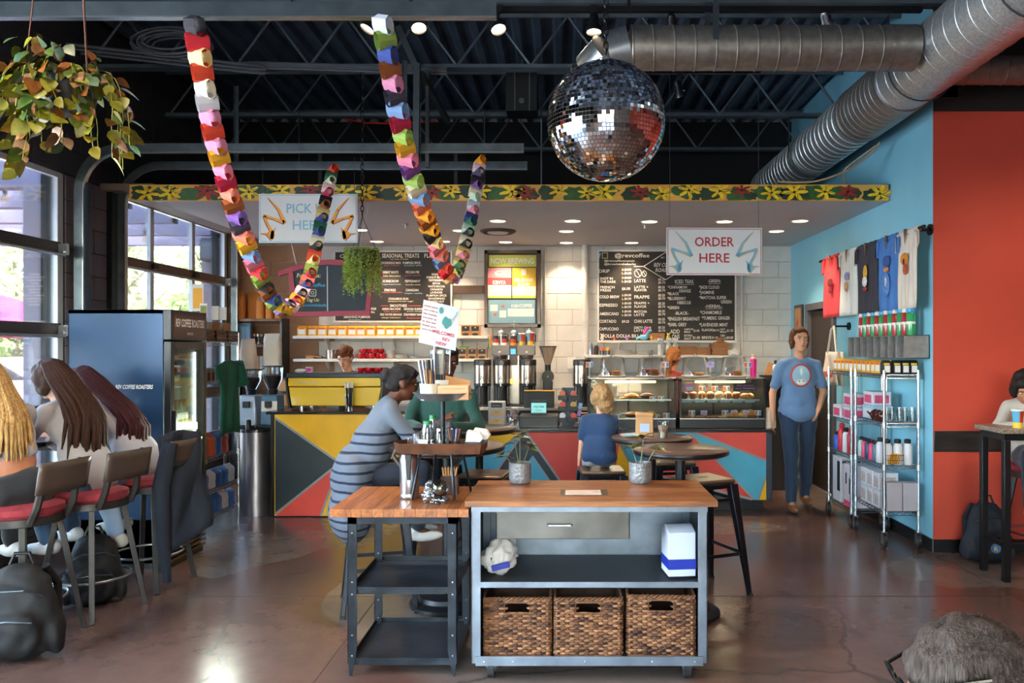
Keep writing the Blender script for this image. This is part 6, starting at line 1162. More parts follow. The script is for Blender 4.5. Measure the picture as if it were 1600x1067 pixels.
dr = B().bx(dx0, dx1, .03, .036, Z(842, zf+.03), Z(800, zf+.03)).bx(dx0, dx0+.006, .03, .45, Z(842, zf+.03), Z(802, zf+.03)).bx(dx1-.006, dx1, .03, .45, Z(842, zf+.03), Z(802, zf+.03)).bx(dx0, dx1, .03, .45, Z(842, zf+.03), Z(841, zf+.03)).build('drawer', dm_, cart, bev=.001)
zz = Z(821.5, zf); B().tube([(-.205+.005, .03, zz), (-.205+.01, .005, zz), (-.09, .005, zz), (-.085, .03, zz)], .006, 8).build('handle', steel, dr)
B().bx(cx0+.05, cx1-.05, .3, .33, .818, .834).build('runner', gal3, cart)
for x in (cx0+.09, cx1-.09):
    for y in (.07, D-.09):
        cs = B().cyl((x-.016, y, .056), (x+.016, y, .056), .056, n=24).build('caster_wheel', mat('rubber_tread', '26282b', .6, 0, .2, 20), cart); B().cyl((x-.018, y, .056), (x+.018, y, .056), .03, n=16).build('hub', steel, cs)
        B().bx(x-.024, x-.02, y-.02, y+.02, .05, .09).bx(x+.02, x+.024, y-.02, y+.02, .05, .09).bx(x-.035, x+.035, y-.03, y+.03, .086, .09).build('caster_fork', gal3, cart)
# wicker baskets: real woven strands
wk = [mat('wicker_a', '70492d', .7, 0, .35, 20), mat('wicker_b', '8e6240', .7, 0, .35, 20), mat('wicker_c', '462a1a', .7, 0, .35, 20)]
def basket_mesh(W_, Hh, D_, seed):
    rn = random.Random(seed); b = B(); rows = 23; rh = Hh/rows
    for (ox, oy, ux, uy, L_) in ((-W_/2, 0, 1, 0, W_), (W_/2, 0, 0, 1, D_), (W_/2, D_, -1, 0, W_), (-W_/2, D_, 0, -1, D_)):
        n_ = max(6, int(L_/.042)); cw = L_/n_; nx, ny = uy, -ux
        for r_ in range(rows):
            z = rh*(r_+.5)
            for c_ in range(-1, n_+1):
                a0 = (c_+(.5 if r_ % 2 else 0))*cw; a1 = a0+cw; a0 = max(0, a0); a1 = min(L_, a1)
                if a1-a0 < cw*.3: continue
                if oy == 0 and ux == 1 and .77 < z/Hh < .95 and abs((a0+a1)/2-L_/2) < .06: continue
                zz = z+rn.uniform(-.0015, .0015); am = (a0+a1)/2; dp = rn.uniform(.004, .007); b.k = rn.choices((0, 1, 2), (5, 4, 2))[0]; h_ = rh*.5
                pt = lambda a, d_, q_: (ox+ux*a+nx*d_, oy+uy*a+ny*d_, zz+q_)
                b.add([pt(a0-.003, -.006, 0), pt(a0+.006, .002, -h_), pt(a0+.006, .002, h_), pt(am, dp, -h_*.95), pt(am, dp+.003, 0), pt(am, dp, h_*.95), pt(a1-.006, .002, -h_), pt(a1-.006, .002, h_), pt(a1+.003, -.006, 0)], [(0, 1, 4, 2), (1, 3, 4), (2, 4, 5), (4, 3, 6), (4, 7, 5), (4, 6, 8, 7)])
    return b
def basket(px0, px1, py0, py1, Y, lab, seed, rz=0, hh=None):
    W_ = X(px1, Y)-X(px0, Y); Hh = hh or (py1-py0)/F*Y; t = thing('wicker_basket', lab, 'basket', (X((px0+px1)/2, Y), Y+.012, .106), rz, 'wicker baskets in the cart')
    b = B(); b.bx(-W_/2+.008, W_/2-.008, .008, .012, .0, Hh*.76).bx(-W_/2+.008, -.058, .008, .012, Hh*.76, Hh).bx(.058, W_/2-.008, .008, .012, Hh*.76, Hh).bx(-.06, .06, .008, .012, Hh*.94, Hh).bx(-W_/2+.008, W_/2-.008, .43, .434, 0, Hh).bx(-W_/2+.006, -W_/2+.01, .008, .43, 0, Hh).bx(W_/2-.01, W_/2-.006, .008, .43, 0, Hh).bx(-W_/2+.01, W_/2-.01, .01, .43, .002, .008)
    b.build('frame', wk[2], t); basket_mesh(W_, Hh, .44, seed).build('weave', wk, t, flat=True)['kind'] = 'stuff'
    rn = random.Random(seed); b = B()
    for (a, c) in (((-W_/2, 0), (W_/2, 0)), ((W_/2, 0), (W_/2, .44)), ((W_/2, .44), (-W_/2, .44)), ((-W_/2, .44), (-W_/2, 0))):
        n_ = 30
        for ph in (0, PI): b.tube([(a[0]+(c[0]-a[0])*i/n_, a[1]+(c[1]-a[1])*i/n_+.006*math.sin(i*1.4+ph), Hh+.002+.006*math.cos(i*1.4+ph)) for i in range(n_+1)], .0055, 5)
    b.tube([(-.062, -.003, Hh*.76), (-.062, -.003, Hh*.95), (.062, -.003, Hh*.95), (.062, -.003, Hh*.76)], .005, 5, closed=True); b.tube([(-W_/2, -.004, .005), (W_/2, -.004, .005)], .006, 5)
    b.build('rim_braid', wk[0], t)
basket(756, 860, 932, 1022, zf+.03, 'wicker basket nearest the work table in the cart', 1); basket(867, 972, 932, 1022, zf+.03, 'middle wicker basket in the cart', 2); basket(981, 1086, 922, 1016, zf+.03, 'slightly sagging wicker basket at the white box end of the cart', 3, -3)
# things on the cart
t = thing('napkin_carton', 'tall white carton with a royal blue band on the cart shelf', 'box', (X(1066, 3.9), 3.9, zs_+.002), 6); w_ = .135; B().bx(-w_/2, w_/2, 0, .16, 0, .215).add([(-w_/2, 0, .215), (w_/2, 0, .215), (w_/2, .16, .215), (-w_/2, .16, .215), (-w_/2, .07, .24), (w_/2, .07, .24), (w_/2, .1, .24), (-w_/2, .1, .24)], [(0, 1, 5, 4), (2, 3, 7, 6), (4, 5, 6, 7), (0, 4, 7, 3), (1, 2, 6, 5)]).build('carton', mat('carton_white', 'c8d2e4', .5, 0, .03, 4), t, bev=.003)
B().bx(-w_/2-.0012, w_/2+.0012, -.0012, .161, .035, .085).build('blue_band', mat('royal_blue', '1a2f9e', .5), t)
t = thing('plastic_napkin_pack', 'crumpled clear plastic pack of white napkins on the cart shelf', 'pack', (X(779, 3.92), 3.92, zs_+.002)); sculpt([('e', (0, .09, .075), (.085, .08, .08)), ('e', (-.02, .08, .06), (.09, .07, .06)), ('e', (.02, .09, .12), (.06, .06, .05))], .008, 1, mat('napkin_mass', 'cfc9c4', .75, 0, .1, 10, bump=.3, bs=15), 'napkins', t, noise_amp=.03, nsc=22)
B().box((.01, -.002, .045), (.09, .01, .03), R(0, -12, 6)).build('blue_label', MATS['royal_blue'], t, bev=.004)
random.seed(14)
def potted(px, Y, lab, tips):
    t = thing('potted_plant', lab, 'plant', (X(px, Y), Y, .8725), 0, 'potted plants on the cart'); B().lathe([(.05, 0), (.057, .006), (.061, .03), (.061, .11), (.055, .112), (.055, .09), (0, .09)], n=28).build('pot', mat('hammered_grey_pot', '7d8084', .3, .2, .15, 30, bump=.8, bs=70, coat=.4), t, ang=50); B().lathe([(.054, .095), (0, .1)], n=16).build('soil', mat('soil', '2a1d14', .9), t)
    for tx_, ty_, hh_, nl in tips:
        top = Vector((tx_, ty_, hh_)); B().tube([(tx_*.15, ty_*.15, .09), Vector((tx_*.4, ty_*.5, hh_*.55)), top], [.0035, .0028, .0018], 5).build('stem', mat('pale_stem', '7a7a5a', .6), t)
        for k in range(nl):
            a = 2*PI*k/nl+random.uniform(-.3, .3); o = bpy.data.objects.new('leaf', lmx[random.randrange(2)]); COL.objects.link(o); o.parent = t; o.location = top+Vector((0, 0, -.01*(k % 3))); o.rotation_euler = (random.uniform(-.1, .5), random.uniform(-.5, .5), a); o.scale = (random.uniform(.7, 1.2),)*3
lmx = [leafmesh('leaf', .075, .026, mat('leaf_dark_olive', '3a4a1c', .35, 0, .4, 20, coat=.3, col2='7a7a2c')), leafmesh('leaf', .07, .028, mat('leaf_bronze', '3a2c1c', .35, 0, .4, 20, coat=.3, col2='5f5a28'))]
potted(812.5, 4.33, 'grey pot plant with a tall sparse shoot nearer the work table', [(-.0, -.01, .27, 7), (-.09, .0, .16, 7), (.05, .02, .2, 8), (-.03, .03, .22, 4)]); potted(1000.5, 4.33, 'grey pot plant with drooping bronze leaves before the empty round table', [(-.05, 0, .2, 7), (.02, .02, .25, 8), (.09, -.01, .2, 7)])
# ================================================================ THE WORK TABLE
wf = 3.86; wt = thing('butcher_block_table', 'butcher block work table on a dark angle-iron frame', 'table', (X(624.5, wf), wf, 0)); W_ = .335; DT = .64
bw = [woodm('stave_maple_a', '8c4a20', 'b06a30', (14, 1.2, 14)), woodm('stave_maple_b', '80421c', 'a05e2a', (12, 1.5, 12)), woodm('stave_maple_c', '985426', 'b4703a', (16, 1, 16))]
planks(wt, -.34, .335, 0, DT, .783, .823, 13, 'stave', bw, 'y')
ir = mat('worn_dark_iron', '262b31', .4, .7, .5, 9, bump=.15, bs=40); lx0, lx1 = X(543, wf+.03)-wt.location.x, X(714, wf+.03)-wt.location.x
for x in (lx0, lx1):
    for y in (.03, DT-.06):
        s_ = 1 if x < 0 else -1; b = B(); b.prism([(x, .78), (x+s_*.045, .78), (x+s_*.045, .12), (x+s_*.02, 0), (x+s_*.008, 0), (x, .12)], (0, y, 0), (1, 0, 0), (0, 0, 1), (0, .005, 0)); b.bx(min(x, x+s_*.005), max(x, x+s_*.005), y, y+.045, .06, .78); lg = b.build('leg', ir, wt, bev=.001)
        for z in (.7, .46, .4, .2, .1): B().lathe([(.005, 0), (.003, .003), (0, .0035)], (x+s_*.022, y, z), 8, R(90, 0, 0)).build('rivet', steel, lg)
for y in (.03, DT-.03): B().bx(lx0, lx1, y, y+.004, .745, .78).build('top_rail', ir, wt)
for x in (lx0, lx1-.004): B().bx(x, x+.004, .03, DT-.02, .745, .78).build('top_rail', ir, wt)
trm = mat('scratched_tray_metal', '3c4048', .35, .6, .45, 4, bump=.1, bs=25)
for z in (Z(929, wf+.03), Z(1040, wf+.03)):
    sh_ = B().bx(lx0+.004, lx1-.004, .04, DT-.02, z+.006, z+.012).build('tray_shelf', trm, wt)
    for (a, c, e, f_) in ((lx0+.004, lx1-.004, .036, .04), (lx0+.004, lx1-.004, DT-.02, DT-.016), (lx0+.005, lx0+.009, .036, DT-.02), (lx1-.009, lx1-.005, .036, DT-.02)): B().bx(a, c, e, f_, z, z+.036).build('tray_lip', ir, sh_, bev=.001)
# items on the work table
zw = .8235
t = thing('thermal_carafe', 'tall steel carafe with a black handle under the rusty tray', 'carafe', (X(640, 4.15), 4.15, zw)); B().lathe([(.047, 0), (.05, .004), (.05, .02), (.048, .024), (.05, .03), (.05, .2), (.04, .235), (.03, .245)], n=28).build('body', steel, t, ang=50); B().prism([(-.016, .235), (.02, .235), (.014, .1), (-.002, .1)], (0, -.058, 0), (1, 0, 0), (0, 0, 1), (0, .01, 0)).build('handle', blackpl, t, bev=.003); B().lathe([(.03, .245), (.03, .256), (0, .258)], n=18).build('lid', blackpl, t)
rust = mat('rusty_tray', '5a3622', .5, .5, .4, 12, bump=.2, bs=40); ys = 4.2
stn = thing('condiment_stand', 'rusty boat-shaped tray on four splayed iron legs on the work table', 'stand', (X(690, ys), ys, zw)); tzr = Z(706, ys)-zw
pts = [(-.235, -.03), (-.19, -.1), (.21, -.1), (.225, -.08), (.225, .08), (.21, .1), (-.19, .1), (-.235, .03)]
B().prism(pts, (0, 0, tzr), (1, 0, 0), (0, 1, 0), (0, 0, .004)).build('tray_floor', rust, stn); b = B()
for i in range(8):
    p0, p1 = pts[i], pts[(i+1) % 8]; h0 = .055; b.add([(p0[0], p0[1], tzr), (p1[0], p1[1], tzr), (p1[0]*1.05, p1[1]*1.1, tzr+h0), (p0[0]*1.05, p0[1]*1.1, tzr+h0)], [(0, 1, 2, 3)])
o = b.build('tray_wall', rust, stn, flat=True); o.modifiers.new('s', 'SOLIDIFY').thickness = .004
for fx, fy, tx_, ty_ in ((-.135, -.12, -.1, -.06), (.085, -.13, .06, -.06), (.145, .1, .1, .07), (-.07, .12, -.04, .07)): B().tube([(fx, fy, .002), (tx_, ty_, tzr)], .007, 8).build('leg', ir, stn)
B().tube([(-.235, 0, tzr+.02), (-.255, 0, tzr-.02), (-.2, 0, tzr-.1), (-.16, 0, tzr-.02)], .012, 6).build('leather_strap', mat('dark_leather', '3a2a22', .6), stn)
zt2 = zw+tzr+.005
def jar(px, Y, r, h_, lab, content=None, lid=None, name='glass_jar', cat_='jar'):
    t = thing(name, lab, cat_, (X(px, Y), Y, zt2)); B().lathe([(r*.95, 0), (r, .008), (r, h_*.8), (r*.7, h_*.92), (r*.7, h_), (r*.66, h_), (r*.92, h_*.78), (r*.9, .006), (0, .005)], n=20).build('jar', glassj, t, ang=50)
    if content: B().lathe([(r*.88, .007), (r*.88, h_*.5), (0, h_*.5)], n=16).build('contents', content, t)
    if lid: B().lathe([(r*.78, h_*.96), (r*.78, h_*1.08), (0, h_*1.09)], n=18).build('lid', lid, t)
    return t
grn = mat('green_lid', '1f7a44', .5)
jar(668, 4.22, .03, .145, 'tall glass jar with a green lid on the rusty tray', None, grn); jar(676, 4.27, .022, .17, 'second green-lidded bottle behind the tall jar', None, grn); jar(677, 4.13, .022, .07, 'small glass of amber honey on the rusty tray', mat('honey', 'c8641a', .2, 0, .1, 8), None); jar(687, 4.2, .022, .11, 'clear sugar dispenser in the middle of the rusty tray', white, steel)
t = thing('shaker_mug', 'steel shaker mug with a loop handle on the rusty tray', 'shaker', (X(651, 4.15), 4.15, zt2)); B().lathe([(.022, 0), (.022, .095), (.024, .1), (.0, .104)], n=18).build('body', steel, t); B().tube([(-.02, 0, .08), (-.042, 0, .075), (-.045, 0, .04), (-.02, 0, .03)], .004, 6).build('handle', steel, t)
t = thing('packet_holder', 'little holder of white sugar packets beside the shaker mug', 'packets', (X(663, 4.12), 4.12, zt2)); 
for k in range(5): B().box((-.02+.008*k, 0, .035), (.006, .03, .07), R(0, 4*k-6, 0)).build('packet', paperw, t)
for px, Y, rr, lab in ((741, 4.2, -28, 'dispenser of white napkins tipping forward at the tray end'), (752, 4.32, -20, 'second dispenser of white napkins, further back on the tray')):
    t = thing('napkin_dispenser', lab, 'napkins', (X(px, Y), Y, zt2), 0, 'napkin dispensers'); B().bx(-.05, .03, -.03, .04, 0, .05).build('holder', zinc2, t, bev=.004); b = B()
    for k in range(10): b.add([(-.045+.006*k, -.028, .02), (-.045+.006*k, .038, .02), (-.06+.0065*k+.02, .038, .1-.003*k), (-.06+.0065*k+.02, -.028, .1-.003*k)], [(0, 1, 2, 3)])
    b.prism([(-.05, .03), (.02, .03), (.05, .07), (.03, .1), (-.035, .11)], (0, -.025, 0), (1, 0, 0), (0, 0, 1), (0, .06, 0)); b.build('napkins', paperw, t, bev=.003)
t = thing('spoon_jar', 'jar of dark wooden spoons and stirrers in the middle of the tray', 'jar', (X(710, 4.16), 4.16, zt2)); B().lathe([(.028, 0), (.03, .06), (.027, .06), (.025, .005)], n=16).build('jar', glassj, t)
for k in range(6): a = k*1.05; B().tube([(.01*math.cos(a), .01*math.sin(a), .01), (.03*math.cos(a), .03*math.sin(a), .12)], [.004, .007], 6).build('spoon', (wood, blk, steel)[k % 3], t)
t = thing('metal_tin', 'patterned metal grater-like tin behind the jars', 'tin', (X(699, 4.3), 4.3, zt2)); B().lathe([(.035, 0), (.03, .15), (.0, .152)], n=16).build('tin', mat('punched_tin', '6a6c70', .35, .8, .5, 90, bump=.8, bs=160), t); B().ell((.05, 0, .08), (.02, .008, .03), 10, 6).build('blue_scoop', MATS['royal_blue'], t)
# upper colander on a post
uc = thing('colander_tray', 'perforated steel colander tray raised on a post above the condiments', 'tray', (X(692, 4.22), 4.22, Z(624, 4.22))); hz_ = uc.location.z-zt2
B().lathe([(.012, -hz_), (.012, 0)], n=10).lathe([(.03, -hz_), (.03, -hz_+.006), (.012, -hz_+.01)], n=14).build('post', ir, uc); B().lathe([(0, 0), (.115, 0), (.155, .038), (.16, .038), (.118, -.003), (0, -.003)], n=36).build('bowl', mat('perforated_steel', '8d9096', .3, .8, .15, 30), uc, ang=25); b = B()
for k in range(30):
    for z_, r_ in ((.012, .127), (.026, .142)): a = 2*PI*k/30; c = Vector((math.cos(a)*r_, math.sin(a)*r_, z_)); u_ = Vector((-math.sin(a), math.cos(a), 0))*.008; v_ = Vector((math.cos(a)*.72, math.sin(a)*.72, .69))*.0035; o_ = Vector((math.cos(a), math.sin(a), -1))*.0016; b.add([c-u_+o_, c+v_+o_, c+u_+o_, c-v_+o_], [(0, 1, 2, 3)])
b.build('punched_holes', mat('hole_dark', '141416', .8), uc, flat=True)['kind'] = 'stuff'; zc2 = uc.location.z+.001
t = thing('stirrer_tub', 'cream tub packed with wooden stirrers and wrapped straws', 'tub', (X(671, 4.17), 4.17, zc2)); B().lathe([(.045, 0), (.052, .085), (.048, .085), (.042, .004), (0, .004)], n=20).build('tub', mat('cream_tub', 'd8cfc0', .5, 0, .1, 12), t)
random.seed(6)
for k in range(46): a = random.uniform(0, 6.28); r_ = random.uniform(.005, .038); ln = .145+random.uniform(-.01, .01); d_ = Vector((math.cos(a)*r_*1.9, math.sin(a)*r_*1.5, 1)).normalized(); o = B().bar(Vector((math.cos(a)*r_*.7, math.sin(a)*r_*.7, .01)), Vector((math.cos(a)*r_*.7, math.sin(a)*r_*.7, .01))+d_*ln, .0055, .0016).build('stirrer', kraft, t)
for k in range(26): a = random.uniform(0, 6.28); r_ = random.uniform(.01, .038); d_ = Vector((math.cos(a)*r_*2.3-.1, math.sin(a)*r_*1.5, 1)).normalized(); p0 = Vector((math.cos(a)*r_*.8, math.sin(a)*r_*.8+.0, .02)); s0 = B().tube([p0, p0+d_*.19], .003, 5).build('straw', (mat('navy_straw', '2a2f55', .5), blk, paperw)[k % 3], t)
B_ = B(); random.seed(9)
for k in range(30): x, y = random.uniform(-.045, .045), random.uniform(-.02, .02); B_.tube([(x*.5, y, .0), (x, y, .24)], .003, 5)
t = thing('wrapped_straw_bundle', 'dark bundle of plastic-wrapped straws behind the stirrer tub', 'straws', (X(688, 4.27), 4.27, zc2)); B_.build('straws', blk, t)['kind'] = 'stuff'; B().lathe([(.05, .13), (.056, .262), (.03, .268)], n=16, sx=1, sy=.5).build('plastic_wrap', glass('plastic_wrap', 'f0f4f8', .05, .1, .06), t); B().lathe([(.04, 0), (.05, .1)], n=16, sx=1, sy=.6).build('holder', white, t)
t = thing('kraft_napkin_box', 'kraft napkin box in the colander tray', 'box', (X(709, 4.16), 4.16, zc2), 4); B().bx(-.08, .08, -.03, .06, 0, .075).build('box', mat('light_kraft', 'cba078', .7, 0, .08, 8), t, bev=.004); B().bx(-.06, .06, -.032, -.03, .058, .062).build('fold_line', kraft, t)
t = thing('kraft_envelope', 'pointed kraft paper sleeve behind the napkin box', 'paper sleeve', (X(712, 4.27), 4.27, zc2), 0); B().prism([(-.085, 0), (.085, 0), (.08, .095), (-.08, .13)], (0, -.008, 0), (1, 0, 0), (0, 0, 1), (0, .016, 0)).build('sleeve', kraft, t, bev=.002)
# tilted sign in a plastic sleeve
sg = thing('order_notice', 'tilted plastic-sleeved paper notice with a green cartoon bag drawing, on a rod', 'sign', (X(679, 4.22), 4.22, zc2)); B().tube([(0, 0, 0), (0, 0, Z(535, 4.22)-zc2)], .0045, 8).tube([(.012*math.cos(a), 0, Z(535, 4.22)-zc2+.012+.012*math.sin(a)) for a in [2*PI*i/14 for i in range(14)]], .0025, 5, closed=True).build('rod', steel, sg)
Ys = 4.205; cn = [(663, 468.5), (718, 481), (711, 548), (655, 535)]; vs = [Vector((X(a, Ys)-sg.location.x, Ys-4.22+dy, Z(c, Ys)-zc2)) for (a, c), dy in zip(cn, (-.02, .02, .02, -.02))]
B().add(vs+[v+Vector((0, .003, 0)) for v in vs], [(0, 1, 2, 3), (7, 6, 5, 4), (0, 4, 5, 1), (1, 5, 6, 2), (2, 6, 7, 3), (3, 7, 4, 0)]).build('paper', mat('notice_paper', 'b4bccb', .3, 0, .05, 8), sg)
o0 = vs[3]; U = (vs[2]-vs[3]); V = (vs[0]-vs[3]); at = lambda u_, v_: o0+U*u_+V*v_+Vector((0, -.003, 0)); b = B(); un, vn = U.normalized(), V.normalized()
b.text('WELCOMES', at(.62, .3), .018, u=un, v=vn, width=.12, bold=.02).text('REV', at(.72, .17), .018, u=un, v=vn, bold=.02).text('NEW', at(.6, .05), .018, u=un, v=vn, bold=.02); b.build('lettering', mat('red_ink', 'c03048', .6), sg, flat=True)
b = B(); [b.text(s_, at(.22, .86-.09*i), .010, u=un, v=vn, width=.075, bold=.02) for i, s_ in enumerate(('please place', 'your order at', 'the counter', 'and pick up', 'at the bar', 'thank you', 'very much'))]; b.build('lettering', MATS['arrow_dark_red'], sg, flat=True)
b = B(); b.poly([at(.68+.13*math.cos(a), .6+.12*math.sin(a)*(1.2 if k % 3 else .8)) for k, a in enumerate([2*PI*i/14 for i in range(14)])]); b.poly([at(.5+.06*math.cos(a), .85+.08*math.sin(a)) for a in [2*PI*i/10 for i in range(10)]]); b.tube([at(.8, .68), at(.9, .82), at(.92, .9)], .002, 4); b.build('drawing', mat('teal_ink', '3f8a8a', .6), sg, flat=True)
# glass terrarium, crate
t = thing('glass_terrarium', 'clear glass bubble vase with an air plant set on silvery driftwood', 'terrarium', (X(681, 4.0), 4.0, zw)); 
sculpt([('e', (-.03, 0, .04), (.04, .03, .03)), ('e', (-.035, 0, .075), (.025, .025, .03)), ('e', (.0, .01, .02), (.06, .035, .018)), ('t', (-.045, 0, .02), (-.03, .0, .1), .018, .012), ('e', (.04, 0, .015), (.03, .03, .012))], .004, 0, mat('silvered_wood', 'a8acb0', .15, .9, .2, 30), 'silvered_driftwood', t, noise_amp=.02, nsc=60)
B().ell((.022, 0, .078), (.045, .042, .042), 24, 14).build('glass_bowl', domeg, t); B().ell((.022, 0, .055), (.034, .03, .014), 14, 8).build('bark_filling', choc, t); b = B()
for k in range(12): a = k*.52; b.tube([(.01, 0, .06), (.01+.025*math.cos(a), .02*math.sin(a), .095)], [.0025, .0006], 4)
b.build('air_plant', mat('air_plant', '6f8a5a', .6), t)
t = thing('stirrer_crate', 'small wooden crate of kraft sleeves behind the glass terrarium', 'crate', (X(703, 4.26), 4.26, zw)); B().bx(-.045, .045, -.03, .03, 0, .1).build('crate', mat('dark_crate_wood', '4a3526', .6, 0, .3, 8), t, bev=.003)
for k in range(6): B().box((-.03+.012*k, 0, .1), (.009, .045, .09), R(0, -8+4*k, 0)).build('kraft_sleeve', kraft, t)
# ================================================================ RIGHT SIDE: T-SHIRTS, BOTTLES, RACKS
def rod_shirt(y0, y1, c, lab, prints):
    ym = (y0+y1)/2; w_ = (y1-y0)/2; t = thing('tshirt', lab, 't-shirt', (2.80, ym, 2.545), 0, 't-shirts on the wall rod'); m_ = mat('tee_'+c, c, .85, 0, .06, 6, bump=.35, bs=9)
    b = B()
    def f(u, v):
        s_ = 2*u-1; zz = -.62*v; hw = w_*(1.0 if v < .2 else (.84-.03*math.sin(v*6))); sl = .03*(1-v) if abs(s_) > .8 else 0
        return (-.035-.012*math.sin(s_*7+v*2+ym*3)*v-.008*math.sin(s_*15), s_*hw, zz+(.02 if v < .02 else 0)-sl)
    b.grid(f, 18, 14); o = b.build('front', m_, t, ang=80); o.modifiers.new('s', 'SOLIDIFY').thickness = .008
    B().tube([(-.02, -w_*.95, .0), (-.02, w_*.95, .0)], .022, 8).build('folded_shoulder', m_, t)
    for s_ in (-1, 1): B().prism([(s_*w_*.82, -.005), (s_*w_*1.0, -.03), (s_*w_*1.02, -.16), (s_*w_*.84, -.15)], (-.055, 0, 0), (0, 1, 0), (0, 0, 1), (.02, 0, 0)).build('sleeve', m_, t, bev=.005)
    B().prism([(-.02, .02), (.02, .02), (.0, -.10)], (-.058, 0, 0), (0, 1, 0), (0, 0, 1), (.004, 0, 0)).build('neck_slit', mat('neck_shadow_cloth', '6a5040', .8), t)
    for i, (k, a, z, ry, rz_) in enumerate(prints): B().ell((-.054-.001*i, a, z), (.004, ry, rz_), 12, 8).build('print', mat('print_'+k, k, .7, 0, .35, 40), t)
Z2 = lambda px, x=2.80: x*F/(px-CX)
rod_shirt(Z2(1319), Z2(1291.5), 'd8464e', 'red t-shirt with a dark print, at the doorway end of the rod', [('7a1f2a', 0, -.26, .09, .04), ('8a2430', 0, -.34, .06, .03)])
rod_shirt(Z2(1346)-.0, Z2(1317), 'dcdcd8', 'white t-shirt with a small blue and orange print on the rod', [('8a90c0', 0, -.24, .06, .04), ('d8a070', .02, -.34, .04, .05)])
rod_shirt(Z2(1379), Z2(1344), '3c3a44', 'charcoal t-shirt with a yellow, white and red print on the rod', [('e0b040', 0, -.25, .05, .07), ('e8e4e0', .01, -.33, .06, .05), ('c03a30', 0, -.4, .05, .015)])
rod_shirt(Z2(1413), Z2(1377), '4a7cc0', 'blue t-shirt with a cartoon line print on the rod', [('3a5a9c', 0, -.2, .08, .05), ('e09060', 0, -.27, .06, .02), ('5a8cd0', 0, -.4, .08, .1), ('e8e0c8', 0, -.38, .03, .05)])
rod_shirt(6.22, Z2(1409), 'ddd0c4', 'cream t-shirt with an orange bee-like print at the red wall end of the rod', [('e08a30', .02, -.22, .07, .05), ('c0502c', .0, -.3, .04, .05), ('3a2a20', .02, -.24, .02, .03)])
t = thing('pipe_rod', 'black iron pipe rod holding the t-shirts on the blue wall', 'rod', (2.78, 6.14, 2.545)); B().tube([(0, 0, 0), (0, 2.5, 0)], .014, 10).build('pipe', cast, t)
for y in (.17, 2.45): B().cyl((0, y, 0), (.125, y, 0), .014).cyl((.115, y, 0), (.13, y, 0), .045, n=18).build('flange', cast, t)
t = thing('cubby_shelf', 'galvanised wall cubby of eight compartments below the t-shirts', 'shelf', (2.70, 6.32, 1.524)); gv = mat('galvanised_sheet', 'a4a8a8', .4, .6, .15, 20); L_, hh = 1.24, .185
B().bx(0, .2, 0, L_, 0, .004).bx(0, .2, 0, L_, hh-.004, hh).bx(.196, .2, 0, L_, 0, hh).build('shell', gv, t)
for i in range(9): B().bx(0, .2, L_*i/8-(.004 if i else 0), L_*i/8+.004, 0, hh).build('divider', gv, t)
for i in range(8): B().bx(.05, .12, L_*i/8+.02, L_*(i+1)/8-.02, .005, .11).build('card_stack', mat('mauve_cards', '8a6068', .7), t)
for i in range(12):
    y = 6.40+i*.094; g_ = i % 2 == 0; t = thing('water_bottle', f'{ORD[i]} bottle from the red wall on the cubby, '+('green with a blue cap' if g_ else 'red with a white cap'), 'bottle', (2.79, y, 1.7095), 0, 'plastic water bottles on the cubby')
    B().lathe([(.032, 0), (.035, .01), (.035, .17), (.028, .185)], n=16).build('body', mat('bottle_green' if g_ else 'bottle_red', '2f9a5c' if g_ else 'b02c34', .12, 0, .1, 8, coat=.5), t); B().lathe([(.03, .185), (.034, .19), (.034, .215), (.02, .225), (0, .226)], n=16).build('cap', mat('cap_blue', '3f9cd8', .4) if g_ else white, t); B().lathe([(.0355, .09), (.0355, .11)], n=16).build('print_band', paperw, t)
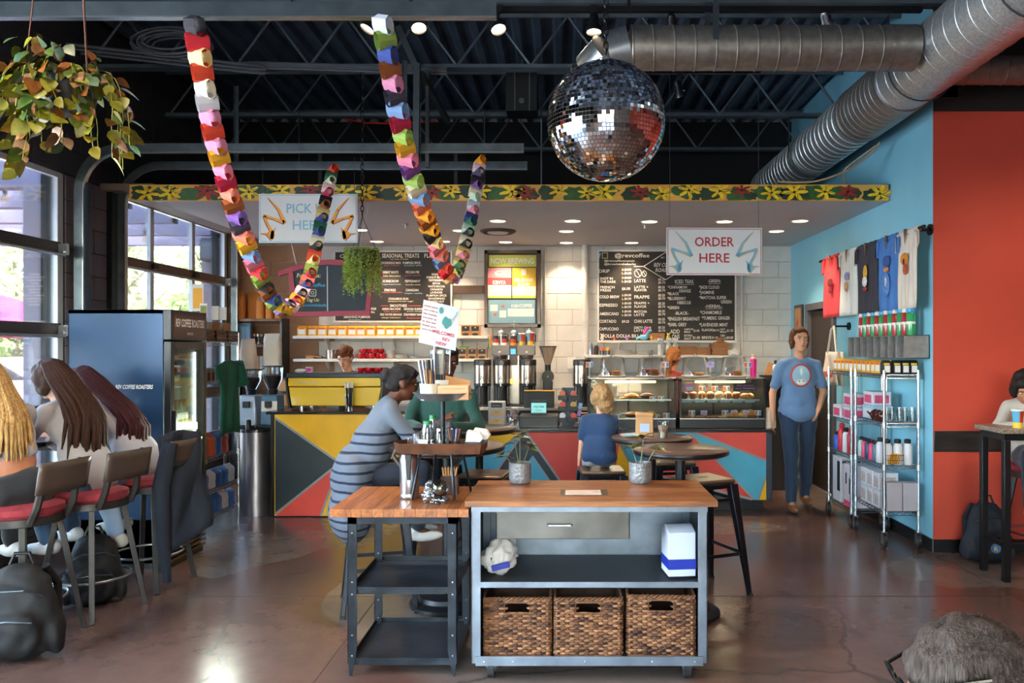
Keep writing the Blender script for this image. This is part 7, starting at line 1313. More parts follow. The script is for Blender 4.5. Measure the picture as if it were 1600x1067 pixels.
def wire_rack(x0, x1, y0, y1, zs, top, lab, cast_=True, name='wire_rack'):
    t = thing(name, lab, 'rack', ((x0+x1)/2, (y0+y1)/2, 0)); hx, hy = (x1-x0)/2, (y1-y0)/2; zb_ = .13 if cast_ else 0
    for sx in (-1, 1):
        for sy in (-1, 1):
            p_ = B().tube([(sx*hx, sy*hy, zb_), (sx*hx, sy*hy, top)], .0125, 10).lathe([(.013, top), (.013, top+.008), (0, top+.01)], (sx*hx, sy*hy, 0), 10).build('post', chrome, t)
            if cast_:
                c = B().cyl((sx*hx-.012, sy*hy+.01, .055), (sx*hx+.012, sy*hy+.01, .055), .055, n=20).build('caster_wheel', MATS['rubber_tread'], t); B().cyl((sx*hx-.014, sy*hy+.01, .055), (sx*hx+.014, sy*hy+.01, .055), .03, n=14).build('hub', steel, c); B().bx(sx*hx-.02, sx*hx-.016, sy*hy-.015, sy*hy+.02, .05, .125).bx(sx*hx+.016, sx*hx+.02, sy*hy-.015, sy*hy+.02, .05, .125).bx(sx*hx-.02, sx*hx+.02, sy*hy-.02, sy*hy+.02, .12, .13).build('caster_fork', steel, t)
    for z in zs:
        b = B()
        for dz in (0, -.028):
            b.tube([(-hx, -hy, z+dz), (hx, -hy, z+dz)], .003, 5).tube([(-hx, hy, z+dz), (hx, hy, z+dz)], .003, 5).tube([(-hx, -hy, z+dz), (-hx, hy, z+dz)], .003, 5).tube([(hx, -hy, z+dz), (hx, hy, z+dz)], .003, 5)
        for (a, c, n_) in (((-hx, -hy), (hx, -hy), int(hx*2/.03)), ((-hx, -hy), (-hx, hy), int(hy*2/.03)), ((hx, -hy), (hx, hy), int(hy*2/.03))):
            b.tube([(a[0]+(c[0]-a[0])*i/n_, a[1]+(c[1]-a[1])*i/n_, z-(.028 if i % 2 else 0)) for i in range(n_+1)], .0022, 4)
        for i in range(1, int(hy*2/.028)): b.tube([(-hx, -hy+i*.028, z), (hx, -hy+i*.028, z)], .0018, 4)
        b.build('wire_shelf', chrome, t, flat=True); 
        for sx in (-1, 1):
            for sy in (-1, 1): B().lathe([(.018, z-.035), (.016, z+.01)], (sx*hx, sy*hy, 0), 10).build('collar', steel, t)
    return t
wire_rack(2.575, 2.85, 6.40, 7.03, (1.39, 1.0, .66, .29), 1.42, 'chrome wire rack on casters nearest the red wall'); wire_rack(2.575, 2.85, 7.13, 7.74, (1.39, .955, .64, .16), 1.42, 'chrome wire rack on casters nearest the doorway')
zt3 = 1.394; c1 = None
for i in range(12):
    lab = f'{ORD[i]} yellow coffee box from the doorway on top of the wire racks'; p_ = (2.62, 7.68-i*.103, zt3)
    if c1 is None: c1 = coffee_box(*p_, lab, rz=-90, group='yellow coffee boxes on the wire racks', w_=.095, h_=.115, d_=.08)
    else: dup(c1, p_, -90+random.uniform(-5, 5), lab)
ybk = mat('box_black_art', '2a2c34', .5)
for i in range(4): coffee_box(2.615+i*.068 if i else 2.60, 6.40, zt3, f'{ORD[i]} black-fronted coffee box from the rack corner facing the room', w_=.06, h_=.115, d_=.07, group='black-fronted coffee boxes', m1=ybk, m2=MATS['cup_yellow'])
def box_(name, lab, cat_, c, d, m, face=None, group=None, rz=0, extra=None):
    t = thing(name, lab, cat_, c, rz, group); B().bx(-d[0]/2, d[0]/2, -d[1]/2, d[1]/2, 0, d[2]).build('carton', m, t, bev=.004)
    if face: B().bx(-d[0]/2-.001, -d[0]/2, -d[1]*.38, d[1]*.38, d[2]*.15, d[2]*.75).bx(-d[0]*.38, d[0]*.38, -d[1]/2-.001, -d[1]/2, d[2]*.15, d[2]*.75).build('printed_face', face, t)
    return t
wbx, gbx, pkm = mat('white_carton', 'ccd0da', .5, 0, .04, 6), mat('grey_carton', 'a8a2aa', .55, 0, .05, 6), mat('pink_print', 'd04a72', .5, 0, .3, 20)
for i, (x, y, z, lab) in enumerate(((2.65, 7.22, .96, 'lower pink and white pack on the rack nearest the doorway'), (2.65, 7.22, 1.08, 'upper pink and white pack on the rack nearest the doorway'), (2.65, 7.5, .96, 'pink and white pack at the doorway corner of its rack'), (2.70, 6.86, 1.12, 'pink and blue pack on top of the carton on the rack nearest the red wall'))): box_('filter_pack', lab, 'pack', (x, y, z), (.16, .2, .115), wbx, pkm, 'pink and white packs'); 
box_('filter_pack', 'pale blue carton under the pink and blue pack', 'pack', (2.70, 6.86, 1.004), (.17, .22, .115), mat('pale_blue_carton', 'a4c4dc', .5), wbx)
for i in range(3): 
    t = thing('teapot', f'{ORD[i]} brown glass teapot from the carton on the rack', 'teapot', (2.63, 6.72-.085*i, 1.005), 0, 'brown teapots'); B().lathe([(.03, 0), (.045, .03), (.042, .06), (.025, .08), (.0, .09)], n=16).build('body', mat('brown_glaze', '4a1a10', .12, 0, .2, 8, coat=.6), t); B().tube([(-.04, 0, .04), (-.07, 0, .07)], [.01, .006], 6).tube([(.04, 0, .06), (.07, 0, .05), (.045, 0, .02)], .005, 6).build('handle', MATS['brown_glaze'], t)
for i in range(5):
    t = thing('glass_mug', f'{ORD[i]} clear glass jar mug from the front post of the rack', 'mug', (2.615+.052*i, 6.45+.02*(i % 2), 1.005), 0, 'clear glass jar mugs'); B().lathe([(.022, 0), (.024, .01), (.024, .095), (.019, .1), (.02, .115), (.018, .115), (.021, .095), (.021, .012), (0, .01)], n=16).build('jar', glassj, t); B().lathe([(.021, .115), (.021, .122), (0, .123)], n=14).build('lid', steel, t)
bc_ = [('bottle_mint', 'a8ccc4'), ('bottle_pink', 'd8406c'), ('bottle_slate', '5a6a80'), ('bottle_white', 'd4d4da'), ('bottle_navy', '2c3a60'), ('bottle_cherry', 'c8283c'), ('bottle_cobalt', '2c5cc0')]
def flask(x, y, z, k, h_, r, lab, group):
    t = thing('insulated_bottle', lab, 'bottle', (x, y, z), 0, group); n_, c = bc_[k]; B().lathe([(r*.95, 0), (r, .006), (r, h_*.72), (r*.6, h_*.82)], n=16).build('body', mat(n_, c, .35, 0, .05, 6), t, ang=50); B().lathe([(r*.62, h_*.82), (r*.7, h_*.85), (r*.7, h_*.97), (0, h_)], n=14).build('cap', blackpl if k != 5 else MATS[n_], t, ang=50)
for i, (x, y, k) in enumerate(((2.61, 6.98, 0), (2.61, 6.9, 1), (2.61, 6.82, 4), (2.61, 6.74, 1), (2.61, 6.66, 2), (2.61, 6.56, 3), (2.62, 6.45, 3), (2.70, 6.44, 3), (2.78, 6.44, 3))): flask(x, y, .664, k, .17 if k != 3 else .21, .03 if k != 3 else .037, f'{ORD[i]} insulated bottle along the red-wall rack from its far end, {("mint", "pink", "slate", "white", "navy")[k]}', 'insulated bottles on the red-wall rack')
for i, (y, k) in enumerate(((7.62, 6), (7.50, 5), (7.38, 3), (7.26, 5))): flask(2.62, y, .644, k, (.17, .26, .23, .24)[i], .036, f'{ORD[i]} bottle from the doorway on its rack, '+('cobalt', 'cherry', 'white', 'cherry')[i], 'bottles on the doorway rack')
t = thing('yellow_wire_basket', 'small yellow wire basket of packets beside the white bottles', 'basket', (2.66, 6.415, .665)); b = B()
for z in (.0, .04, .08): b.tube([(-.06-.1*z, -.03, z), (.06+.1*z, -.03, z), (.06+.1*z, .03, z), (-.06-.1*z, .03, z)], .002, 4, closed=True)
for k in range(8): b.bar((-.055+.016*k, -.03, 0), (-.06+.0175*k, -.034, .08), .002, .002)
b.build('wire_frame', black, t); 
for k in range(6): B().box((-.04+.016*k, 0, .05), (.005, .045, .085), R(0, 14, 0)).build('packet', ybox, t)
for i, (x, y, z, d, lab) in enumerate(((2.655, 6.44, .294, (.125, .1, .23), 'big plain carton at the front post of the red-wall rack'), (2.785, 6.44, .294, (.125, .1, .23), 'big plain carton against the blue wall on the red-wall rack'))): box_('storage_carton', lab, 'carton', (x, y, z), d, gbx, None, 'plain cartons')
k = 0
for y in (6.58, 6.72, 6.86, 6.97):
    for z in (.294, .44):
        if k == 6: break
        box_('brewer_carton', f'{ORD[k]} white brewer carton counted from the plain cartons, '+('upper' if z > .3 else 'lower')+' row', 'carton', (2.66, y, z), (.16, .12, .142), wbx, mat('carton_print', 'b4a8a4', .5, 0, .4, 25), 'white brewer cartons'); k += 1
t = box_('coffee_maker_carton', 'tall pale carton with black lettering low on the doorway rack', 'carton', (2.69, 7.56, .164), (.2, .22, .42), wbx); B().bx(-.102, -.1, -.09, -.02, .1, .38).build('side_print', blk, t); b = B(); b.text('MOCCAM', (0, -.1125, .36), .035, width=.17, bold=.02); b.build('lettering', blk, t, flat=True)
t = box_('coffee_maker_carton', 'pink and white carton with black appliance pictures low on the doorway rack', 'carton', (2.69, 7.26, .164), (.2, .2, .38), mat('lilac_carton', 'd4ccdc', .5)); B().bx(-.102, -.1, -.06, -.03, .12, .26).bx(-.102, -.1, .03, .06, .2, .3).build('picture', blk, t); B().bx(-.1015, -.1, -.1, .1, .0, .05).build('pink_band', pkm, t)
for i in range(4): box_('red_pack', f'{ORD[i]} small dark red pack from the front under the lowest shelf goods', 'pack', (2.68, 6.6+i*.12, .001), (.12, .09, .13), mat('dark_red_pack', '8a1c3c', .5), None, 'red packs on the floor') if 0 else None
t = thing('tote_bag', 'cream canvas tote bag with orange print hanging on a wall hook', 'tote bag', (2.70, 8.1, 1.83)); cv = mat('canvas', 'd8ccbc', .85, 0, .05, 8, bump=.3, bs=12)
b = B(); b.grid(lambda u, v: (.02-.02*math.sin(u*5+v*3), -.19+.42*u, -.26-.34*v), 10, 8); b.grid(lambda u, v: (.07, -.19+.42*u, -.26-.34*v), 4, 4); o = b.build('bag', cv, t, ang=80); o.modifiers.new('s', 'SOLIDIFY').thickness = .012
B().tube([(.03, -.12, -.27), (.04, -.03, -.03), (.05, .0, 0)], .012, 5).tube([(.03, .14, -.27), (.04, .06, -.03), (.05, .0, 0)], .012, 5).build('strap', cv, t); B().bx(-.012, -.006, -.12, .14, -.52, -.46).build('orange_print', obox, t)
B().cyl((.05, 0, 0), (.195, 0, .0), .01).cyl((.19, 0, 0), (.208, 0, 0), .04, n=14).build('wall_hook', cast, t)
# ---- speckled bar, stool and backpack against the red wall
t = thing('speckled_bar', 'speckled stone-topped black bar table at the edge of the picture by the red wall', 'table', (X(1558, 5.5), 5.45, 0)); B().bx(0, 1.6, -.02, .36, 1.02, 1.055).build('stone_top', mat('speckled_stone', '8a7868', .3, 0, .7, 60), t, bev=.004); B().bx(.03, 1.55, .01, .33, .97, 1.02).build('apron', black, t)
for x in (.045, 1.5):
    for y in (.02, .31): B().bx(x-.022, x+.022, y-.022, y+.022, 0, .97).build('leg', black, t, bev=.003)
B().bar((.045, .02, .25), (.045, .31, .25), .03, .03).bar((.045, .02, .25), (1.5, .02, .25), .03, .03).build('foot_rail', black, t)
pcup(X(1590, 5.48), 5.48, 1.056, .13, .042, 'striped paper cup with a white lid on the speckled bar')
def backpack(c, rz, lab, s_=1, col='14171e', badge=None):
    t = thing('backpack', lab, 'backpack', c, rz); m_ = mat('pack_'+col, col, .7, 0, .2, 8, bump=.3, bs=20); t.scale = (s_,)*3
    sculpt([('e', (0, 0, .2), (.16, .1, .2)), ('e', (0, 0, .1), (.17, .11, .11)), ('e', (0, .01, .32), (.13, .09, .12)), ('e', (0, -.09, .13), (.12, .05, .11)), ('e', (.15, 0, .1), (.04, .06, .09)), ('e', (-.15, 0, .1), (.04, .06, .09))], .012, 3, m_, 'main_bag', t, noise_amp=.015, nsc=14, keep=lambda v: v.z > .002)
    B().tube([(-.05, .02, .43), (-.03, .02, .48), (.03, .02, .48), (.05, .02, .43)], .009, 6).build('top_handle', blackpl, t); B().tube([(-.12, -.07, .3), (-.06, -.115, .34), (.06, -.115, .34), (.12, -.07, .3)], .004, 5).tube([(-.1, -.135, .2), (0, -.15, .215), (.1, -.135, .2)], .004, 5).build('zip', greymetal if not badge else blackpl, t)
    for s2 in (-1, 1): B().tube([(s2*.07, .09, .4), (s2*.1, .15, .3), (s2*.11, .13, .14), (s2*.12, .08, .05)], .02, 6).build('shoulder_strap', m_, t)
    if badge: B().lathe([(.0, 0), (.035, 0), (.035, .006)], (0, -.142, .13), 20, R(90, 0, 0)).build('round_badge', mat('badge_blue', '3f78a8', .5), t); b = B(); b.text('R', (0, -.15, .112), .035, bold=.02); b.build('badge_letter', ybox, t, flat=True)
    return t
backpack((X(1545, 5.98), 6.0, 0), -6, 'dark backpack with a round blue R badge on the floor by the red wall', 1.02, '1d222c', True)
backpack((X(38, 4.15), 4.12, 0), 12, 'big black backpack on the floor in front of the nearest student stool', 1.12, '090a0d'); backpack((X(150, 5.02), 5.0, 0), 30, 'black backpack with a small cartoon patch under the middle student stool', 1.0, '0b0b0e')
# ================================================================ LEFT SIDE
fr = thing('drinks_cooler', 'tall sky-tinted glass-door drinks cooler lettered REV COFFEE ROASTERS', 'refrigerator', (-2.85, 5.78, 0)); fb = mat('cooler_blue_steel', '203e5e', .3, .35, .12, 2); fk = mat('cooler_black', '111317', .3); L_, W_, Hf = .57, .75, 1.885  # sky reflection on the dark cooler side put into its blue base colour
B().bx(-W_, -.06, 0, .004, .04, Hf).bx(-W_, -.06, L_-.004, L_, .04, Hf).bx(-W_, -W_+.01, 0, L_, .04, Hf).bx(-W_, -.06, 0, L_, Hf-.03, Hf).bx(-W_, -.06, 0, L_, .04, .36).build('cabinet', fb, fr, bev=.002)
B().bx(-.06, 0, 0, L_, Hf-.22, Hf).build('header_box', fk, fr, bev=.004); B().bx(.0, .004, .03, L_-.03, Hf-.2, Hf-.03).build('header_sign', mat('header_dark_red', '3a1214', .3, 0, .4, 6), fr)
b = B(); b.text('REV COFFEE ROASTERS', (.0055, L_/2, Hf-.12), .06, u=(0, 1, 0), bold=.02, width=.46, slant=.1).text('ESPRESSO', (.0055, L_/2, Hf-.18), .018, u=(0, 1, 0), width=.1); b.build('header_lettering', paperw, fr, flat=True); b = B(); b.text('REV COFFEE ROASTERS', (-.27, -.002, 1.31), .03, bold=.02, width=.27, slant=.2); b.build('side_lettering', paperw, fr, flat=True)
B().bx(-W_+.03, -W_+.04, .03, L_-.03, .37, Hf-.25).bx(-W_+.03, -.07, .03, .04, .37, Hf-.25).bx(-W_+.03, -.07, L_-.04, L_-.03, .37, Hf-.25).build('liner', mat('cooler_liner', 'c8ccc0', .5), fr)
dr = B().bx(-.055, 0, 0, .05, .36, Hf-.23).bx(-.055, 0, L_-.05, L_, .36, Hf-.23).bx(-.055, 0, .05, L_-.05, .36, .42).bx(-.055, 0, .05, L_-.05, Hf-.29, Hf-.23).build('glass_door', fk, fr, bev=.004); B().bx(-.03, -.024, .05, L_-.05, .42, Hf-.29).build('door_pane', glass('cooler_door_glass', 'f4faf6', .015), dr); B().bx(.0, .03, .01, .03, .9, 1.15).build('door_handle', fk, dr, bev=.003)
B().bx(-.075, -.06, L_-.06, L_-.05, .44, Hf-.31).build('led_strip', mat('led_white', 'e4f4ff', .4, em=3.5, var=.02), fr); l = bpy.data.lights.new('cooler_light', 'AREA'); l.shape = 'RECTANGLE'; l.size = 1.1; l.size_y = .05; l.energy = 10; l.color = (.9, 1, .86); o = bpy.data.objects.new('cooler_light', l); COL.objects.link(o); o.parent = fr; o.location = (-.09, L_-.07, 1.0); o.rotation_euler = Vector((-.6, -1, 0)).to_track_quat('-Z', 'Y').to_euler()
for i in range(8): 
    B().bx(-.06, .0, .01, L_-.01, .05+i*.036, .062+i*.036).build('vent_slat', mat('vent_slat_bronze', '5f4a3a', .4, .4), fr)
B().bx(-.055, -.05, 0, L_, .04, .36).build('vent_back', fk, fr); B().bx(-W_+.02, -.02, .02, L_-.02, 0, .05).build('plinth', fk, fr)
k = 0
for z, n_ in ((.50, 4), (.76, 6), (1.03, 6), (1.32, 4)):
    B().bx(-.5, -.07, .05, L_-.06, z-.012, z-.004).build('wire_shelf', shm, fr)
    for i in range(n_):
        t = thing('drink_bottle', f'{ORD[i]} glass drink bottle from the student side on the {("lowest", "second", "third", "top")[(z > .6)+(z > .9)+(z > 1.2)]} cooler shelf', 'bottle', (-2.85-.11, 5.78+.09+i*.068, z), 0, 'bottles in the drinks cooler'); k += 1
        B().lathe([(.026, 0), (.028, .01), (.028, .1), (.012, .14), (.012, .17)], n=12).build('bottle', mat('soda_amber' if k % 3 else 'soda_clear', 'b89a4c' if k % 3 else 'b4c0a0', .1, 0, .1, 6, tr=.4), t); B().lathe([(.0285, .03), (.0285, .08)], n=12).build('label_wrap', paperw, t); B().lathe([(.014, .165), (.014, .18), (0, .181)], n=10).build('cap', redm, t)
# window-side bar
t = thing('window_bar', 'thick dark wooden bar along the window where the students sit', 'counter', (-3.36, 3.3, 0)); B().bx(-.72, 0, 0, 2.3, .965, 1.02).build('worktop', mat('dark_plank', '2e2622', .35, 0, .3, 5, stretch=(10, 1, 10), coat=.3), t, bev=.004)
for y in (.5, 2.2): B().bx(-.68, -.1, y-.02, y+.02, .9, .965).bx(-.70, -.66, y-.02, y+.02, 0, .965).build('bracket', black, t)
t = thing('laptop', 'open silver laptop on the window bar beside the blonde student', 'laptop', (X(48, 5.0), 5.0, 1.022), -60); B().bx(-.15, .15, -.1, .1, 0, .012).build('base', steel, t, bev=.003); B().box((0, .13, .1), (.3, .006, .2), R(-16, 0, 0)).build('screen', mat('laptop_lid', 'b8bcc4', .35, .5), t, bev=.002); B().bx(-.13, .13, -.03, .08, .012, .0135).build('keyboard', blackpl, t)
single(B().bx(-.1, .1, -.14, .14, 0, .004), 'paper_sheet', paperw, 'white sheet the long-haired student is writing on', 'paper', (X(93, 5.12)+.0, 5.12, 1.021), 20)
def swivel_stool():
    t = thing('bar_stool', '', 'stool'); fm = mat('dark_taupe_steel', '3a3836', .45, .5, .15, 8); zs_ = .69
    B().lathe([(.0, zs_-.005), (.19, zs_-.005), (.205, zs_+.015), (.2, zs_+.045), (.15, zs_+.06), (0, zs_+.062)], n=28).build('seat_cushion', mat('red_wool_fabric', '8e2a34', .85, 0, .25, 40, bump=.4, bs=120), t); B().lathe([(.19, zs_-.05), (.205, zs_-.045), (.205, zs_-.005), (.0, zs_-.004)], n=28).build('seat_ring', fm, t, ang=50)
    for sx in (-1, 1):
        for sy in (-1, 1): B().bar((sx*.12, sy*.12, zs_-.04), (sx*.205, sy*.205, 0), .032, .032).build('leg', fm, t, bev=.003)
    B().tube([(.215*math.cos(a), .215*math.sin(a), .22) for a in [2*PI*i/28 for i in range(28)]], .008, 8, closed=True).build('foot_ring', steel, t)
    for sy in (-1, 1): B().tube([(.17, sy*.12, zs_-.03), (.215, sy*.12, zs_+.06), (.245, sy*.11, zs_+.2), (.28, sy*.1, zs_+.3)], [.02, .02, .018, .014], 6).build('back_upright', fm, t)
    b = B(); b.grid(lambda u, v: (.26+.02*(1-(2*u-1)**2)+.03*v, -.17+.34*u, zs_+.13+.17*v), 10, 4); o = b.build('backrest', mat('stool_walnut', '4a3c34', .4, 0, .3, 6, coat=.3), t, ang=60); o.modifiers.new('s', 'SOLIDIFY').thickness = .016
    return proto(t)
ss0 = swivel_stool(); ss0['group'] = 'bar stools along the window'
for i, (px, Y, rz, lab) in enumerate(((36, 4.42, -12, 'red-cushioned bar stool under the blonde student'), (143, 4.86, -14, 'red-cushioned bar stool under the student with long brown hair'), (232, 5.42, -8, 'bar stool under the student in pale jeans, jacket over its back'))):
    if i == 0: ss0.location = (X(px, Y), Y, 0); ss0.rotation_euler = (0, 0, math.radians(rz)); ss0['label'] = lab
    else: dup(ss0, (X(px, Y), Y, 0), rz, lab)
t = thing('navy_jacket', 'navy jacket draped over the back of the stool by the cooler', 'jacket', (X(270, 5.34), 5.34, 0)); nv = mat('navy_cloth', '121a28', .85, 0, .15, 6, bump=.3, bs=14)
b = B(); b.grid(lambda u, v: (-.05+.12*u+.10*v*(.3+u)+.02*math.sin(v*9+u*7), -.12+.3*u-.05*v+.02*math.sin(u*12), 1.02-.0*u-(.62+.25*(1-u))*v+.03*math.sin(u*PI)), 14, 18); o = b.build('cloth', nv, t, ang=80); o.modifiers.new('s', 'SOLIDIFY').thickness = .025
B().tube([(.03, -.1, .98), (.0, -.16, .7), (.01, -.15, .35), (.03, -.14, .08)], [.05, .055, .045, .03], 10).build('sleeve', nv, t)
# wire racks beside the second door
wire_rack(-3.38, -3.04, 6.74, 7.44, (.16, .38, .66, 1.3, 1.66), 1.74, 'tall chrome wire rack of bagged goods beyond the cooler', False)
bl = mat('blue_foil_pack', '2f6cc0', .3, 0, .3, 10); rdp = mat('red_foil_pack', 'b8382c', .35, 0, .3, 10)
k = 0
for z in (.164, .384, .664):
    for i in range(5):
        m_ = (bl, wbx, bl)[(i+int(z*10)) % 3] if z < .6 else (rdp, obox, bl, rdp, blk)[i]
        bag(-3.12, 6.82+i*.135, z, .16, .15 if z < .6 else .2, .11, f'{ORD[i]} snack pack from the cooler on the {("lowest", "second", "third")[(z > .3)+(z > .6)]} rack shelf', m_, .8, 'snack packs on the tall wire rack', 'snack_pack', 'snack pack', 90); k += 1
wc = mat('crate_slats', '5f4632', .6, 0, .25, 6)
for i, (y, z, lab) in enumerate(((6.86, 1.665, 'wooden crate of postcards at the cooler end of the rack top'), (7.12, 1.665, 'wooden crate of postcards in the middle of the rack top'), (7.36, 1.665, 'wooden crate of postcards at the far end of the rack top'))):
    t = thing('postcard_crate', lab, 'crate', (-3.2, y, z), 0, 'postcard crates')
    for j in range(3): B().bx(-.14, .14, -.11, -.1, j*.035, j*.035+.028).bx(.13, .14, -.11, .1, j*.035, j*.035+.028).bx(-.14, .14, .1, .11, j*.035, j*.035+.028).build('slat', wc, t)
    for j in range(5): B().box((-.08+.04*j, 0, .1), (.004, .15, .15), R(0, 10, 0)).build('card', (paperw, kraft, MATS['pale_blue_label'])[j % 3], t)
for i, (px, py0, py1, Y, m_, lab) in enumerate(((309, 444, 486, 7.1, ybox, 'framed yellow art print standing on the rack top'), (318, 474, 496, 6.95, mat('leafy_print', '7a7a3c', .5, 0, .5, 10), 'green photo card leaning on the rack top'), (336, 478, 500, 7.2, paperw, 'white flyers in a wire holder on the rack top'), (348, 480, 500, 7.35, paperw, 'second white flyer holder on the rack top'))):
    t = bt('art_print', lab, 'print', px-9 if i == 0 else px-6, px+9 if i == 0 else px+6, py0, py1, Y, .012, paperw); B().bx(-t['w']*.4, t['w']*.4, -.002, 0, t['h']*.1, t['h']*.85).build('picture', m_, t); B().bx(-.012, .012, .012, .02, 1.665-t.location.z, .05).build('stand', black, t)
for i in range(8): 
    t = thing('sticker_pouch', f'{ORD[i]} clear pouch of sticks from the cooler on the upper rack shelf', 'pouch', (-3.08, 6.78+i*.085, 1.305), 0, 'clear pouches on the rack'); B().bx(-.03, .02, -.035, .035, 0, .13).build('pouch', mat('pouch_pale', 'd0bca8', .4), t, bev=.004); B().bx(.02, .021, -.02, .02, .02, .09).build('tag', rdp, t)
t = thing('green_tshirt', 'dark green t-shirt hanging from the tall wire rack', 't-shirt', (-2.98, 7.06, 1.5)); gt = mat('bottle_green_cotton', '0f5a48', .85, 0, .1, 6, bump=.35, bs=10)
b = B()
b.grid(lambda u, v: (.01*math.sin(u*11+v*3), (u-.5)*(.36+(.16 if v < .25 else 0)*(1-v)), -.04*abs(2*u-1)-.62*v), 16, 12); o = b.build('front', gt, t, ang=80); o.modifiers.new('s', 'SOLIDIFY').thickness = .03; B().tube([(0, .2, -.03), (.0, .3, -.22)], [.06, .07], 8).build('sleeve', gt, t); B().tube([(0, 0, 0), (0, 0, .12)], .003, 4).build('hanger', steel, t)
# bean shelves at the back wall beside the second door
t = thing('bean_shelf', 'brown wooden shelving of coffee sacks and jars in the window corner', 'shelf', (X(400, 9.85), 9.85, 0)); W_ = .31
for z in (1.25, 1.62, 1.94): B().bx(-W_, W_, 0, .3, z, z+.035).build('shelf_board', wood, t, bev=.002)
for x in (-W_+.01, W_-.01): B().bx(x-.012, x+.012, .02, .3, .9, 1.98).build('upright', greymetal, t)
sk = mat('orange_kraft_sack', 'c77a34', .8, 0, .15, 5, bump=.3, bs=18)
for i, (px, h_, w_) in enumerate(((373, .33, .14), (392, .34, .15), (407, .28, .1), (414, .25, .1), (421, .22, .09), (428, .2, .09), (435, .18, .08))): bag(X(px, 9.9), 9.93+(i % 2)*.08, 1.976, w_, h_, .12, f'{ORD[i]} orange kraft coffee sack from the window on the top bean shelf', sk, .8, 'orange kraft sacks on the bean shelf', 'coffee_sack')
for i, px in enumerate((370, 378, 386)): bag(X(px, 9.9), 9.93, 1.656, .09, .26, .09, f'{ORD[i]} pale blue foil bag from the window on the middle bean shelf', mat('blue_bag', '86b4dc', .4, 0, .1, 8), .85, 'pale blue foil bags')
for i in range(7):
    t = thing('spice_jar', f'{ORD[i]} small jar from the blue bags on the middle bean shelf', 'jar', (X(396+i*6, 9.9), 9.93, 1.656), 0, 'small jars on the bean shelf'); B().lathe([(.02, 0), (.022, .09), (.018, .1)], n=12).build('jar', glassj if i % 2 else choc, t); B().lathe([(.02, .1), (.02, .13), (0, .131)], n=12).build('lid', (kraft, steel)[i % 2], t)
for i in range(11): 
    t = thing('book', f'{ORD[i]} slim pale book from the window on the lower bean shelf', 'book', (X(371+i*6.2, 9.9), 9.9, 1.286), 0, 'slim books on the bean shelf'); B().bx(-.018, .018, 0, .15, 0, .22).build('pages', paperw, t); B().bx(-.02, -.018, -.002, .15, 0, .225).bx(.018, .02, -.002, .15, 0, .225).bx(-.02, .02, -.004, -.001, 0, .225).build('cover', (gbx, wbx, kraft)[i % 3], t)
for i, (z, lab) in enumerate(((.905, 'lower brown carton with black edges behind the grinders'), (1.08, 'upper brown carton with black edges behind the grinders'))):
    t = bt('bean_carton', lab, 'carton', 432, 448, 560, 580, 9.6, .2, kraft); t.location.z = z; t.location.y = 9.57; B().bx(-.065, .065, -.004, 0, .0, .012).bx(-.065, .065, -.004, 0, .145, .157).build('black_edge', blk, t)
# ================================================================ PEOPLE
def skinm(n_, c): return mat(n_, c, .5, 0, .06, 12, bump=.04, bs=90, spec=.35)
s_fair, s_mid, s_dark, s_tan = skinm('skin_fair', 'd8a58c'), skinm('skin_peach', 'cf9678'), skinm('skin_deep_brown', '5a3424'), skinm('skin_tan', 'b9795a')
def cloth(n_, c, b_=.35): return mat(n_, c, .85, 0, .08, 7, bump=b_, bs=11, sheen=.2)
def hairm(n_, c, c2): return mat(n_, c, .58, 0, .3, 30, spec=.3, bump=.7, bs=55, col2=c2, stretch=(6, 6, .7))
def V(*a): return Vector(a)
def rotv(v, ax, deg): return Matrix.Rotation(math.radians(deg), 3, ax) @ v
def hand(W, d, n, k, s_, curl=.5):
    """palm, four unequal bent fingers and a side thumb; d along the hand, n the palm's back normal, k side of the thumb"""
    d = d.normalized(); n = (n-d*n.dot(d)).normalized(); sd = d.cross(n)*k; q = Matrix((sd, n, d)).transposed(); out = [('e', W+d*.045*s_, (.038*s_, .016*s_, .052*s_), q)]
    for i, (o_, L_) in enumerate(((.028, .066), (.010, .075), (-.009, .069), (-.027, .053))):
        a = W+d*.082*s_+sd*o_*s_; b_ = a+(d-n*curl*.5).normalized()*L_*.5*s_; c = b_+(d-n*curl*1.6).normalized()*L_*.5*s_; out += [('t', a, b_, .0088*s_, .008*s_), ('t', b_, c, .008*s_, .0068*s_)]
    a = W+d*.025*s_+sd*.028*s_; b_ = a+(d*.7+sd*.8-n*.2).normalized()*.035*s_; c = b_+(d-n*.3).normalized()*.03*s_; return out+[('t', a, b_, .011*s_, .0095*s_), ('t', b_, c, .0095*s_, .0075*s_)]
